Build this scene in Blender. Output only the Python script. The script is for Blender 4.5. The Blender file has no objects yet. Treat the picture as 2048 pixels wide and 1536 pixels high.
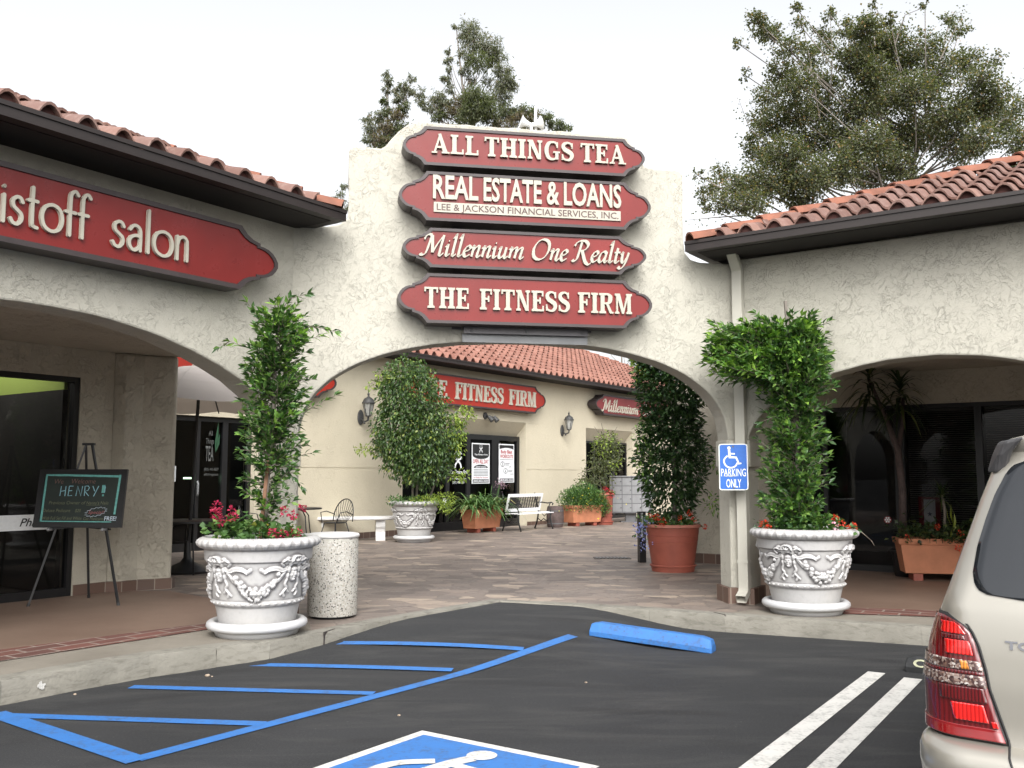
import bpy, bmesh, math, random
import numpy as np
from mathutils import Vector, Matrix
random.seed(7)
PI = math.pi
C = bpy.context.scene.collection
SC = bpy.context.scene
R = math.radians
# ------------------------------------------------------------------ camera, sky, sun, exposure
F_PX, PITCH, EYE = 1874.0, 0.0973, 1.53
cam_d = bpy.data.cameras.new('camera')
cam_d.sensor_width = 36.0
cam_d.lens = F_PX / 2048 * 36.0
cam_d.clip_start = 0.05
cam_d.clip_end = 2000
cam = bpy.data.objects.new('camera', cam_d); C.objects.link(cam)
cam.location = (0, 0, EYE); cam.rotation_euler = (PI / 2 + PITCH, 0, 0)
SC.camera = cam
SC.view_settings.view_transform = 'Standard'
SC.view_settings.look = 'None'
SC.view_settings.exposure = 1.16
SC.view_settings.gamma = 1.0
try: SC.view_settings.use_curve_mapping = False
except Exception: pass
SUN_EL, SUN_ROT = R(44), R(178)
world = bpy.data.worlds.new('World'); SC.world = world
world.use_nodes = True
wn = world.node_tree.nodes; wl = world.node_tree.links
bgn = wn['Background']
sky = wn.new('ShaderNodeTexSky'); sky.sky_type = 'NISHITA'; sky.sun_disc = False
sky.sun_elevation = SUN_EL; sky.sun_rotation = SUN_ROT
sky.air_density = 1.0; sky.dust_density = 6.0; sky.ozone_density = 1.0
hs = wn.new('ShaderNodeHueSaturation'); hs.inputs['Saturation'].default_value = 0.14   # an overcast, almost colourless sky
hs.inputs['Value'].default_value = 1.12
wl.new(sky.outputs[0], hs.inputs['Color']); wl.new(hs.outputs[0], bgn.inputs[0])
bgn.inputs[1].default_value = 0.15
sun_d = bpy.data.lights.new('sun', 'SUN'); sun_d.energy = 0.32; sun_d.angle = R(70); sun_d.color = (1.0, 0.97, 0.92)
sun = bpy.data.objects.new('sun', sun_d); C.objects.link(sun)
# the brightest part of the cloud lies behind the camera
sdir = Vector((0.04 * math.cos(SUN_EL), -1.0 * math.cos(SUN_EL), math.sin(SUN_EL)))
sun.location = sdir * 40; sun.rotation_euler = sdir.to_track_quat('Z', 'Y').to_euler()
try:
    SC.cycles.max_bounces = 8; SC.cycles.transparent_max_bounces = 12
except Exception: pass

# ------------------------------------------------------------------ frames of the place
aL = 0.6065                                        # the left wing runs 34.7 degrees off the view axis
sa, ca = math.sin(aL), math.cos(aL)
dL = Vector((sa, ca, 0)); nL = Vector((ca, -sa, 0))
dR = Vector((ca, -sa, 0)); nR = Vector((-sa, -ca, 0))
aC = aL + PI / 4
dC = Vector((math.sin(aC), math.cos(aC), 0)); nC = Vector((dC.y, -dC.x, 0))
CRp = Vector((2.440, 10.255, 0)); CLp = Vector((-2.237, 9.409, 0)); L0 = Vector((-0.82, 24.23, 0))
rotL = PI / 2 - aL; rotR = rotL - PI / 2; rotC = PI / 2 - aC
FL = 0.16                                          # level of the plaza above the parking lot
def at(x, y, Y):
    """world point at depth Y on the sight line through pixel (x, y) of the photograph"""
    cp, sp = math.cos(PITCH), math.sin(PITCH)
    d = Vector((x - 1024, F_PX * cp + (y - 768) * sp, F_PX * sp - (y - 768) * cp))
    return Vector((0, 0, EYE)) + d * (Y / d.y)
def frame_xy(o, rz, u, y, z=0):
    c, s = math.cos(rz), math.sin(rz)
    return Vector((o.x + u * c - y * s, o.y + u * s + y * c, z))

# ------------------------------------------------------------------ object helpers
def tag(o, label=None, cat=None, group=None, kind=None):
    if label: o['label'] = label
    if cat: o['category'] = cat
    if group: o['group'] = group
    if kind: o['kind'] = kind
    return o
def thing(name, label, cat, loc=(0, 0, 0), rotz=0.0, group=None):
    o = bpy.data.objects.new(name, None); C.objects.link(o)
    o.empty_display_size = 0.2
    o.location = loc; o.rotation_euler = (0, 0, rotz)
    return tag(o, label, cat, group)
def dup(o, parent=None, loc=None, rotz=None, label=None):
    c = o.copy(); C.objects.link(c)
    if parent is not None: c.parent = parent
    if loc is not None: c.location = loc
    if rotz is not None: c.rotation_euler = (0, 0, rotz)
    if label: c['label'] = label
    for ch in list(o.children): dup(ch, c)
    return c

class MB:
    """collects vertices and faces, then links them as one mesh object"""
    def __init__(s): s.v = []; s.f = []; s.m = []; s.mi = 0
    def vert(s, p): s.v.append((p[0], p[1], p[2])); return len(s.v) - 1
    def face(s, idx): s.f.append(tuple(idx)); s.m.append(s.mi)
    def poly(s, pts): s.face([s.vert(p) for p in pts])
    def add(s, vs, fs, mi=None):
        o = len(s.v); s.v.extend([tuple(p) for p in vs])
        s.f.extend([tuple(i + o for i in f) for f in fs]); s.m.extend([s.mi if mi is None else mi] * len(fs))
    def box(s, a, b, M=None):
        x0, y0, z0 = a; x1, y1, z1 = b
        vs = [(x0,y0,z0),(x1,y0,z0),(x1,y1,z0),(x0,y1,z0),(x0,y0,z1),(x1,y0,z1),(x1,y1,z1),(x0,y1,z1)]
        if M: vs = [M @ Vector(p) for p in vs]
        s.add(vs, [(0,3,2,1),(4,5,6,7),(0,1,5,4),(1,2,6,5),(2,3,7,6),(3,0,4,7)])
    def bar(s, p, q, w, h=None, upv=(0, 0, 1)):
        p, q = Vector(p), Vector(q); h = h or w
        d = (q - p).normalized(); u = Vector(upv)
        if abs(d.dot(u)) > 0.98: u = Vector((1, 0, 0))
        x = d.cross(u).normalized() * (w / 2); y = x.cross(d).normalized() * (h / 2)
        vs = [p-x-y, p+x-y, p+x+y, p-x+y, q-x-y, q+x-y, q+x+y, q-x+y]
        s.add(vs, [(0,3,2,1),(4,5,6,7),(0,1,5,4),(1,2,6,5),(2,3,7,6),(3,0,4,7)])
    def tube(s, pts, r, n=8, cap=True):
        pts = [Vector(p) for p in pts]; rs = r if isinstance(r, (list, tuple)) else [r] * len(pts)
        o = len(s.v); prev = None
        for i, p in enumerate(pts):
            d = (pts[min(i + 1, len(pts) - 1)] - pts[max(i - 1, 0)])
            if d.length < 1e-9: d = Vector((0, 0, 1))
            d.normalize()
            if prev is None:
                u = Vector((0, 0, 1)) if abs(d.z) < 0.9 else Vector((1, 0, 0))
                x = d.cross(u).normalized()
            else:
                x = (prev - d * prev.dot(d))
                if x.length < 1e-6: x = d.orthogonal()
                x.normalize()
            prev = x; y = d.cross(x)
            for k in range(n):
                t = 2 * PI * k / n
                s.v.append(tuple(p + (x * math.cos(t) + y * math.sin(t)) * rs[i]))
        for i in range(len(pts) - 1):
            for k in range(n):
                a = o + i * n + k; b = o + i * n + (k + 1) % n
                s.face((a, b, b + n, a + n))
        if cap:
            s.face([o + k for k in range(n)][::-1]); e = o + (len(pts) - 1) * n
            s.face([e + k for k in range(n)])
    def lathe(s, prof, n=32, c=(0, 0, 0), cap=True):
        o = len(s.v)
        for z, r in prof:
            for k in range(n):
                t = 2 * PI * k / n
                s.v.append((c[0] + r * math.cos(t), c[1] + r * math.sin(t), c[2] + z))
        for i in range(len(prof) - 1):
            for k in range(n):
                a = o + i * n + k; b = o + i * n + (k + 1) % n
                s.face((a, b, b + n, a + n))
        if cap:
            s.face([o + k for k in range(n)][::-1]); e = o + (len(prof) - 1) * n
            s.face([e + k for k in range(n)])
    def ball(s, c, rx, ry=None, rz=None, n=10, m=6):
        ry = ry or rx; rz = rz or rx; o = len(s.v)
        for i in range(m + 1):
            ph = PI * i / m - PI / 2
            for k in range(n):
                t = 2 * PI * k / n
                s.v.append((c[0] + rx*math.cos(ph)*math.cos(t), c[1] + ry*math.cos(ph)*math.sin(t), c[2] + rz*math.sin(ph)))
        for i in range(m):
            for k in range(n):
                a = o + i*n + k; b = o + i*n + (k+1) % n
                s.face((a, b, b + n, a + n))
    def prism(s, pts, y0, y1, back=True):
        """polygon given as (x, z), front face at y0 (towards the viewer), back at y1"""
        n = len(pts); o = len(s.v)
        s.v.extend([(p[0], y0, p[1]) for p in pts]); s.v.extend([(p[0], y1, p[1]) for p in pts])
        s.face([o + i for i in range(n)])
        if back: s.face([o + n + i for i in range(n)][::-1])
        for i in range(n):
            j = (i + 1) % n
            s.face((o + i, o + n + i, o + n + j, o + j))
    def plan(s, pts, z0, z1):
        n = len(pts); o = len(s.v)
        s.v.extend([(p[0], p[1], z0) for p in pts]); s.v.extend([(p[0], p[1], z1) for p in pts])
        s.face([o + i for i in range(n)][::-1]); s.face([o + n + i for i in range(n)])
        for i in range(n):
            j = (i + 1) % n
            s.face((o + i, o + j, o + n + j, o + n + i))
    def grid(s, fn, nu, nv, wrap=False):
        o = len(s.v)
        for j in range(nv + 1):
            for i in range(nu + (0 if wrap else 1)):
                s.v.append(tuple(fn(i / nu, j / nv)))
        w = nu if wrap else nu + 1
        for j in range(nv):
            for i in range(nu):
                a = o + j * w + i; b = o + j * w + (i + 1) % w
                s.face((a, b, b + w, a + w))
    def build(s, name, mats, parent=None, smooth=False, bevel=0.0, fixn=True, keep=None):
        me = bpy.data.meshes.new(name)
        me.from_pydata(s.v, [], s.f)
        if not isinstance(mats, (list, tuple)): mats = [mats]
        for m in mats: me.materials.append(m)
        if len(mats) > 1: me.polygons.foreach_set('material_index', s.m)
        if fixn and len(s.f) < 40000:
            bm = bmesh.new(); bm.from_mesh(me); bmesh.ops.recalc_face_normals(bm, faces=bm.faces); bm.to_mesh(me); bm.free()
        if smooth:
            me.polygons.foreach_set('use_smooth', [True] * len(me.polygons))
            if smooth is not True: me.set_sharp_from_angle(angle=R(smooth))
        me.update()
        o = bpy.data.objects.new(name, me); C.objects.link(o)
        if parent is not None: o.parent = parent
        if bevel:
            b = o.modifiers.new('bevel', 'BEVEL'); b.width = bevel; b.segments = 2; b.limit_method = 'ANGLE'; b.angle_limit = R(40)
            if keep is not None:
                bm = bmesh.new(); bm.from_mesh(me); wt = bm.edges.layers.float.new('bevel_weight_edge')
                for e in bm.edges:
                    if len(e.link_faces) == 2 and e.calc_face_angle(0) > R(40) and not all(any(abs(v.co.x - k) < .002 for k in keep) for v in e.verts): e[wt] = 1.0
                bm.to_mesh(me); bm.free(); b.limit_method = 'WEIGHT'
        return o

# ------------------------------------------------------------------ materials
MATS = {}
class NT:
    def __init__(s, name):
        s.m = bpy.data.materials.new(name); s.m.use_nodes = True
        s.n = s.m.node_tree.nodes; s.l = s.m.node_tree.links; s.b = s.n['Principled BSDF']; MATS[name] = s.m
        s.co = None
    def new(s, t, **kw):
        nd = s.n.new(t)
        for k, v in kw.items():
            if k in nd.inputs.keys():
                if hasattr(v, 'node'): s.l.new(v, nd.inputs[k])
                else: nd.inputs[k].default_value = v
            else: setattr(nd, k, v)
        return nd
    def coord(s, kind='Object', scale=(1, 1, 1), rot=(0, 0, 0)):
        tc = s.n.new('ShaderNodeTexCoord'); mp = s.n.new('ShaderNodeMapping')
        mp.inputs['Scale'].default_value = scale; mp.inputs['Rotation'].default_value = rot
        s.l.new(tc.outputs[kind], mp.inputs[0]); return mp.outputs[0]
    def noise(s, co, scale, detail=4, rough=0.55, dist=0.0):
        nd = s.new('ShaderNodeTexNoise'); nd.inputs['Scale'].default_value = scale; nd.inputs['Detail'].default_value = detail
        nd.inputs['Roughness'].default_value = rough; nd.inputs['Distortion'].default_value = dist
        s.l.new(co, nd.inputs['Vector']); return nd.outputs['Fac']
    def ramp(s, fac, stops, interp='LINEAR'):
        nd = s.n.new('ShaderNodeValToRGB'); cr = nd.color_ramp; cr.interpolation = interp
        while len(cr.elements) < len(stops): cr.elements.new(0.5)
        for e, (p, c) in zip(cr.elements, stops):
            e.position = p; e.color = (c, c, c, 1) if isinstance(c, (int, float)) else (c[0], c[1], c[2], 1)
        s.l.new(fac, nd.inputs[0]); return nd.outputs[0]
    def mix(s, fac, a, b, mode='MIX'):
        nd = s.n.new('ShaderNodeMix'); nd.data_type = 'RGBA'; nd.blend_type = mode
        for sock, v in ((nd.inputs[0], fac), (nd.inputs[6], a), (nd.inputs[7], b)):
            if hasattr(v, 'node'): s.l.new(v, sock)
            elif isinstance(v, (int, float)): sock.default_value = v
            else: sock.default_value = (v[0], v[1], v[2], 1)
        return nd.outputs[2]
    def math(s, op, a, b=0.0, clamp=False):
        nd = s.n.new('ShaderNodeMath'); nd.operation = op; nd.use_clamp = clamp
        for i, v in enumerate((a, b)):
            if hasattr(v, 'node'): s.l.new(v, nd.inputs[i])
            else: nd.inputs[i].default_value = v
        return nd.outputs[0]
    def bump(s, h, strength=0.5, dist=0.01, prev=None):
        nd = s.n.new('ShaderNodeBump'); nd.inputs['Strength'].default_value = strength; nd.inputs['Distance'].default_value = dist
        s.l.new(h, nd.inputs['Height'])
        if prev is not None: s.l.new(prev, nd.inputs['Normal'])
        s.l.new(nd.outputs[0], s.b.inputs['Normal']); return nd.outputs[0]
    def col(s, v):
        if hasattr(v, 'node'): s.l.new(v, s.b.inputs['Base Color'])
        else: s.b.inputs['Base Color'].default_value = (v[0], v[1], v[2], 1)
    def set(s, **kw):
        for k, v in kw.items():
            k = k.replace('_', ' ')
            if hasattr(v, 'node'): s.l.new(v, s.b.inputs[k])
            else: s.b.inputs[k].default_value = v
        return s
def simple(name, col, rough=0.6, var=0.12, scale=6.0, bump=0.0, metallic=0.0, spec=0.5, bscale=None, coat=0.0):
    t = NT(name); co = t.coord()
    n = t.noise(co, scale)
    d = [c * (1 - var) for c in col]; h = [min(1, c * (1 + var)) for c in col]
    t.col(t.ramp(n, [(0.3, d), (0.7, h)]))
    t.set(Roughness=rough, Metallic=metallic); t.b.inputs['Specular IOR Level'].default_value = spec
    if coat: t.b.inputs['Coat Weight'].default_value = coat; t.b.inputs['Coat Roughness'].default_value = 0.08
    if bump: t.bump(t.noise(co, bscale or scale * 6, 3), bump, 0.01)
    return t.m

def stucco(name, col, scale=1.0, strength=1.0, stain=0.10):
    """skip-trowelled plaster: flat islands with curled lips over a sandy ground"""
    t = NT(name); co = t.coord(scale=(scale,) * 3)
    w = t.new('ShaderNodeTexNoise'); w.inputs['Scale'].default_value = 5.0; w.inputs['Detail'].default_value = 3; t.l.new(co, w.inputs['Vector'])
    ad = t.new('ShaderNodeVectorMath', operation='MULTIPLY_ADD'); t.l.new(w.outputs['Color'], ad.inputs[0]); ad.inputs[1].default_value = (.16, .16, .16); t.l.new(co, ad.inputs[2])
    a = t.noise(ad.outputs[0], 11.0, 5, 0.6, 0.5)
    lip = t.ramp(a, [(0.478, 0.0), (0.498, 1.0), (0.512, 0.45), (0.58, 0.08), (0.75, 0.05)])
    b = t.noise(ad.outputs[0], 19.0, 4, 0.6, 0.9)
    lip2 = t.ramp(b, [(0.540, 0.0), (0.558, 1.0), (0.570, 0.4), (0.64, 0.0)])
    mk = t.ramp(t.noise(co, 4.5, 3, 0.6), [(0.40, 0.35), (0.56, 1.0)])
    g = t.noise(co, 110.0, 2)
    h = t.math('MULTIPLY', t.math('ADD', lip, t.math('MULTIPLY', lip2, 0.7)), mk); h = t.math('ADD', h, t.math('MULTIPLY', g, 0.10))
    st = t.noise(co, 0.8, 4, 0.6)
    dk = [c * (1 - stain) for c in col]
    c1 = t.ramp(st, [(0.3, dk), (0.65, col)])
    sp = t.ramp(t.noise(co, 60, 2), [(0.3, 0.93), (0.5, 1.0)])
    t.col(t.mix(1.0, c1, sp, 'MULTIPLY'))
    t.set(Roughness=0.9); t.b.inputs['Specular IOR Level'].default_value = 0.2
    t.bump(h, 1.0, 0.0034 * strength)
    return t.m
M = MATS
stucco('stucco', (0.46, 0.442, 0.380), 1.0, 1.0)
stucco('stucco_shop', (0.45, 0.415, 0.34), 1.0, 1.5)
stucco('stucco_court', (0.57, 0.515, 0.395), 0.9, 0.8)
simple('brown_metal', (0.017, 0.0115, 0.010), 0.45, 0.15, 5)
simple('soffit_wood', (0.012, 0.0085, 0.0075), 0.8, 0.25, 9)
def tile_mat(name, cols, px, py, rough=0.75):
    t = NT(name); co = t.coord()
    sp = t.new('ShaderNodeSeparateXYZ'); t.l.new(co, sp.inputs[0])
    fx = t.math('FLOOR', t.math('DIVIDE', sp.outputs[0], px)); fy = t.math('FLOOR', t.math('DIVIDE', sp.outputs[1], py))
    cb = t.new('ShaderNodeCombineXYZ'); t.l.new(fx, cb.inputs[0]); t.l.new(fy, cb.inputs[1])
    wnz = t.new('ShaderNodeTexWhiteNoise'); t.l.new(cb.outputs[0], wnz.inputs[0])
    c = t.ramp(wnz.outputs[0], cols)
    n = t.noise(co, 14, 4, 0.65)
    c = t.mix(t.ramp(n, [(0.5, 0.0), (0.75, 0.5)]), c, (0.30, 0.22, 0.19))
    t.col(c); t.set(Roughness=rough); t.bump(t.noise(co, 60, 3), 0.3, 0.006); return t.m
tile_mat('roof_tile', [(0.0, (0.128, 0.066, 0.051)), (0.35, (0.183, 0.098, 0.076)), (0.7, (0.165, 0.095, 0.078)), (1.0, (0.244, 0.132, 0.100))], 0.30, 0.37)
tile_mat('roof_tile_court', [(0.0, (0.17, 0.067, 0.046)), (0.5, (0.21, 0.092, 0.066)), (1.0, (0.26, 0.118, 0.086))], 0.30, 0.37)
simple('ridge_tile', (0.200, 0.075, 0.044), 0.75, 0.25, 5, 0.3)
simple('tile_end', (0.055, 0.018, 0.014), 0.85, 0.3, 14)
simple('mortar', (0.16, 0.15, 0.135), 0.95, 0.25, 18, 0.5)
simple('sign_frame', (0.040, 0.030, 0.030), 0.45, 0.15, 6)
def red_mat(name, col, rough):
    t = NT(name); co = t.coord()
    n = t.noise(co, 1.6, 4, 0.6)
    t.col(t.ramp(n, [(0.3, [c * .86 for c in col]), (0.7, [c * 1.12 for c in col])]))
    t.set(Roughness=t.ramp(t.noise(co, 9, 4), [(0.3, rough * .8), (0.7, rough * 1.3)])); t.b.inputs['Specular IOR Level'].default_value = 0.35; return t.m
red_mat('sign_red', (0.165, 0.014, 0.012), 0.30)
red_mat('sign_red_bright', (0.30, 0.024, 0.014), 0.4)
red_mat('sign_maroon', (0.19, 0.030, 0.032), 0.35)
simple('letter_cream', (0.39, 0.37, 0.305), 0.5, 0.06, 8)
simple('letter_edge', (0.50, 0.42, 0.26), 0.6, 0.1, 8)
simple('letter_brown', (0.09, 0.055, 0.05), 0.6)
# ground
t = NT('asphalt'); co = t.coord()
a = t.noise(co, 0.7, 6, 0.6, 0.6); b = t.noise(co, 260, 2); c3 = t.noise(t.coord(scale=(0.5, 2.2, 1), rot=(0, 0, -0.55)), 1.4, 5, 0.6, 1.2)
base = t.ramp(a, [(0.25, (0.015, 0.0157, 0.0172)), (0.75, (0.030, 0.0308, 0.0325))])
base = t.mix(t.ramp(c3, [(0.48, 0.0), (0.68, 0.6)]), base, (0.048, 0.0475, 0.046))
base = t.mix(t.ramp(b, [(0.55, 0.0), (0.72, 0.5)]), base, (0.06, 0.06, 0.06))
wv = t.new('ShaderNodeTexWave', Scale=0.42, wave_type='RINGS', rings_direction='Z'); t.l.new(t.coord(), wv.inputs['Vector']); wv.inputs['Distortion'].default_value = 3.0; wv.inputs['Detail'].default_value = 3.0
base = t.mix(t.math('MULTIPLY', t.ramp(wv.outputs['Fac'], [(0.86, 0.0), (0.97, 0.5)]), t.ramp(t.noise(co, 0.9, 4), [(0.45, 0.0), (0.65, 1.0)])), base, (0.012, 0.012, 0.0125))
g2 = t.noise(co, 75, 3, 0.7); base = t.mix(t.ramp(g2, [(0.52, 0.0), (0.70, 0.55)]), base, (0.058, 0.058, 0.057))
fl = t.new('ShaderNodeTexVoronoi', Scale=11.0); t.l.new(co, fl.inputs['Vector'])
base = t.mix(t.ramp(fl.outputs['Distance'], [(0.022, 1.0), (0.034, 0.0)]), base, (0.20, 0.19, 0.17))
t.col(base); t.set(Roughness=t.ramp(a, [(0.3, 0.75), (0.7, 0.92)])); t.b.inputs['Specular IOR Level'].default_value = 0.3; t.bump(t.math('ADD', b, g2), 0.6, 0.005)
def paint(name, col, wear):
    t = NT(name); co = t.coord()
    n = t.noise(co, 240, 2); n2 = t.noise(co, 7, 5, 0.65); n3 = t.noise(co, 40, 3)
    c = t.mix(t.ramp(n2, [(0.35, 0.0), (0.75, 0.35)]), col, [x * .70 for x in col])
    f = t.ramp(t.math('ADD', t.math('MULTIPLY', n2, .5), t.math('MULTIPLY', n3, .5)), [(0.50, 0.0), (0.64, wear)])
    t.col(t.mix(f, c, (0.055, 0.056, 0.058))); t.set(Roughness=0.65); t.bump(n, 0.4, 0.003); return t.m
paint('paint_blue', (0.028, 0.140, 0.40), 0.5)
paint('paint_white', (0.56, 0.55, 0.52), 0.5)
t = NT('concrete'); co = t.coord()
n = t.noise(co, 1.5, 6, 0.65); n2 = t.noise(co, 35, 4, 0.6); n3 = t.noise(co, 5.0, 5, 0.7, 0.5)
c = t.ramp(n, [(0.3, (0.140, 0.123, 0.098)), (0.7, (0.212, 0.191, 0.157))])
c = t.mix(t.ramp(n3, [(0.55, 0.0), (0.72, 0.55)]), c, (0.16, 0.14, 0.115))
c = t.mix(t.ramp(n2, [(0.6, 0.0), (0.78, 0.6)]), c, (0.13, 0.115, 0.10))
t.col(c); t.set(Roughness=0.92); t.bump(n2, 0.4, 0.006)
t = NT('kerb_concrete'); co = t.coord()
n = t.noise(co, 2.2, 6, 0.65); n3 = t.noise(t.coord(scale=(1.5, 1.5, 5)), 4.0, 5, 0.7, 0.6); n2 = t.noise(co, 40, 4)
c = t.ramp(n, [(0.3, (0.160, 0.152, 0.128)), (0.7, (0.232, 0.220, 0.188))])
c = t.mix(t.ramp(n3, [(0.50, 0.0), (0.70, 0.75)]), c, (0.095, 0.088, 0.072))
t.col(c); t.set(Roughness=0.92); t.bump(n2, 0.5, 0.008)
def stone_mat(name, scale, cols, mort, edge, dist=0.6, stretch=(1, 1, 1), rot=0.0):
    t = NT(name); co0 = t.coord(scale=stretch, rot=(0, 0, rot))
    w = t.new('ShaderNodeTexNoise', Scale=2.6, Detail=4.0); t.l.new(co0, w.inputs['Vector'])
    ad = t.new('ShaderNodeVectorMath', operation='MULTIPLY_ADD'); t.l.new(w.outputs['Color'], ad.inputs[0]); ad.inputs[1].default_value = (dist * .3,) * 3; t.l.new(co0, ad.inputs[2])
    v = t.new('ShaderNodeTexVoronoi', Scale=scale); t.l.new(ad.outputs[0], v.inputs['Vector'])
    ve = t.new('ShaderNodeTexVoronoi', feature='DISTANCE_TO_EDGE', Scale=scale); t.l.new(ad.outputs[0], ve.inputs['Vector'])
    sp = t.new('ShaderNodeSeparateColor'); t.l.new(v.outputs['Color'], sp.inputs[0])
    n = t.noise(co0, 22, 5, 0.65); big = t.noise(co0, 0.45, 4, 0.6)
    k = t.math('ADD', t.math('MULTIPLY', sp.outputs[0], 0.62), t.math('MULTIPLY', n, 0.38))
    c = t.ramp(k, cols)
    c = t.mix(t.ramp(ve.outputs['Distance'], [(0.0, 0.85), (edge, 0.0)]), c, mort)
    c = t.mix(1.0, c, t.ramp(big, [(0.3, 0.78), (0.7, 1.1)]), 'MULTIPLY')
    t.col(c); t.set(Roughness=t.ramp(n, [(0.3, 0.5), (0.7, 0.75)])); 
    t.bump(t.math('ADD', t.ramp(ve.outputs['Distance'], [(0.0, 0.0), (edge * 1.5, 1.0)]), t.math('MULTIPLY', n, 0.6)), 0.35, 0.008); return t.m
stone_mat('flagstone', 3.4, [(0.22, (0.118, 0.096, 0.083)), (0.42, (0.207, 0.168, 0.142)), (0.56, (0.157, 0.131, 0.114)), (0.70, (0.224, 0.179, 0.148)), (0.84, (0.370, 0.302, 0.235))], (0.129, 0.105, 0.090), 0.035, 0.9, (0.9, 1.25, 1), 0.5)
t = NT('brown_floor'); co = t.coord()
n = t.noise(co, 1.2, 6, 0.65); n2 = t.noise(co, 30, 4)
c = t.ramp(n, [(0.3, (0.145, 0.095, 0.070)), (0.7, (0.20, 0.137, 0.103))])
t.col(t.mix(t.ramp(n2, [(0.55, 0.0), (0.8, 0.4)]), c, (0.10, 0.062, 0.045))); t.set(Roughness=0.5); t.bump(n2, 0.2, 0.004)
t = NT('brick'); co = t.coord('UV')
br = t.new('ShaderNodeTexBrick', Scale=1.0); t.l.new(co, br.inputs['Vector'])
br.inputs['Color1'].default_value = (0.135, 0.047, 0.035, 1); br.inputs['Color2'].default_value = (0.085, 0.034, 0.027, 1); br.inputs['Mortar'].default_value = (0.23, 0.19, 0.16, 1)
br.inputs['Mortar Size'].default_value = 0.011; br.inputs['Brick Width'].default_value = 0.34; br.inputs['Row Height'].default_value = 0.17; br.inputs['Bias'].default_value = 0.0
n = t.noise(t.coord(), 20, 4)
t.col(t.mix(t.ramp(n, [(0.4, 0.0), (0.8, 0.4)]), br.outputs['Color'], (0.14, 0.08, 0.062))); t.set(Roughness=0.8)
t = NT('base_tile'); co = t.coord('UV')
br = t.new('ShaderNodeTexBrick', Scale=1.0, offset=0.0); t.l.new(co, br.inputs['Vector'])
br.inputs['Color1'].default_value = (0.125, 0.075, 0.055, 1); br.inputs['Color2'].default_value = (0.075, 0.048, 0.037, 1); br.inputs['Mortar'].default_value = (0.25, 0.21, 0.17, 1)
br.inputs['Mortar Size'].default_value = 0.006; br.inputs['Brick Width'].default_value = 0.2; br.inputs['Row Height'].default_value = 0.5
t.col(br.outputs['Color']); t.set(Roughness=0.55)
# things
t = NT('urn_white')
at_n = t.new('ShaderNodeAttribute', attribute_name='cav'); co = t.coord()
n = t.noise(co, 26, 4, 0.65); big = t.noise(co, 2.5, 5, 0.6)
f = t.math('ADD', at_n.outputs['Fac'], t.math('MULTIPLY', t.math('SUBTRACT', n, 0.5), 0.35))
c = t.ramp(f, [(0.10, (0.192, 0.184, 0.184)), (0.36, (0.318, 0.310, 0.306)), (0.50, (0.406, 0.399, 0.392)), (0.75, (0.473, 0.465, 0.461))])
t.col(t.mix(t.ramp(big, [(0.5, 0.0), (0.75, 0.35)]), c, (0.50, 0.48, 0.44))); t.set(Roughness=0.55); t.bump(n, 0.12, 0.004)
simple('saucer_white', (0.488, 0.488, 0.492), 0.35, 0.05, 6)
simple('soil', (0.035, 0.024, 0.017), 0.95, 0.4, 20, 0.8)
simple('terracotta', (0.42, 0.165, 0.085), 0.75, 0.16, 4, 0.2)
simple('terracotta_red', (0.27, 0.070, 0.045), 0.6, 0.14, 4, 0.1)
simple('terracotta_rim', (0.42, 0.16, 0.115), 0.55, 0.08, 4)
t = NT('aggregate'); co = t.coord()
v = t.new('ShaderNodeTexVoronoi', Scale=75.0); t.l.new(co, v.inputs['Vector'])
sp = t.new('ShaderNodeSeparateColor'); t.l.new(v.outputs['Color'], sp.inputs[0])
c = t.ramp(sp.outputs[0], [(0.0, (0.044, 0.041, 0.037)), (0.13, (0.089, 0.081, 0.074)), (0.17, (0.326, 0.311, 0.274)), (0.6, (0.429, 0.414, 0.377)), (0.85, (0.296, 0.266, 0.222)), (0.95, (0.488, 0.474, 0.444))], 'CONSTANT')
c = t.mix(t.ramp(v.outputs['Distance'], [(0.35, 0.0), (0.6, 0.8)]), c, (0.38, 0.365, 0.33))
t.col(c); t.set(Roughness=0.8); t.bump(v.outputs['Distance'], 0.3, 0.004)
simple('white_plaster', (0.592, 0.584, 0.568), 0.6, 0.06, 6, 0.1)
simple('black_iron', (0.012, 0.012, 0.013), 0.45, 0.2, 8)
simple('black_frame', (0.010, 0.010, 0.011), 0.35, 0.2, 8)
simple('white_slat', (0.80, 0.80, 0.81), 0.4, 0.04, 8)
simple('lamp_bronze', (0.045, 0.045, 0.045), 0.55, 0.3, 20)
simple('lamp_glass', (0.30, 0.30, 0.28), 0.25, 0.2, 12)
simple('galv_metal', (0.22, 0.225, 0.23), 0.5, 0.10, 5, metallic=0.3)
simple('mail_dark', (0.10, 0.10, 0.105), 0.5)
simple('bracket_metal', (0.10, 0.095, 0.10), 0.4, 0.2, 6, metallic=0.4)
simple('downspout_paint', (0.47, 0.455, 0.395), 0.5, 0.06, 3)
simple('wood_stake', (0.20, 0.105, 0.06), 0.8, 0.25, 14)
simple('bark', (0.17, 0.145, 0.115), 0.9, 0.3, 14, 0.6)
simple('bark_grey', (0.17, 0.15, 0.13), 0.9, 0.25, 6, 0.4)
simple('barrel_wood', (0.075, 0.052, 0.047), 0.75, 0.3, 12)
simple('chalk_ground', (0.018, 0.026, 0.022), 0.85, 0.2, 5)
simple('chalk_teal', (0.13, 0.36, 0.33), 0.95, 0.2, 40)
simple('chalk_blue', (0.24, 0.45, 0.52), 0.95, 0.2, 40)
simple('chalk_red', (0.16, 0.085, 0.075), 0.95, 0.2, 40)
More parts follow.
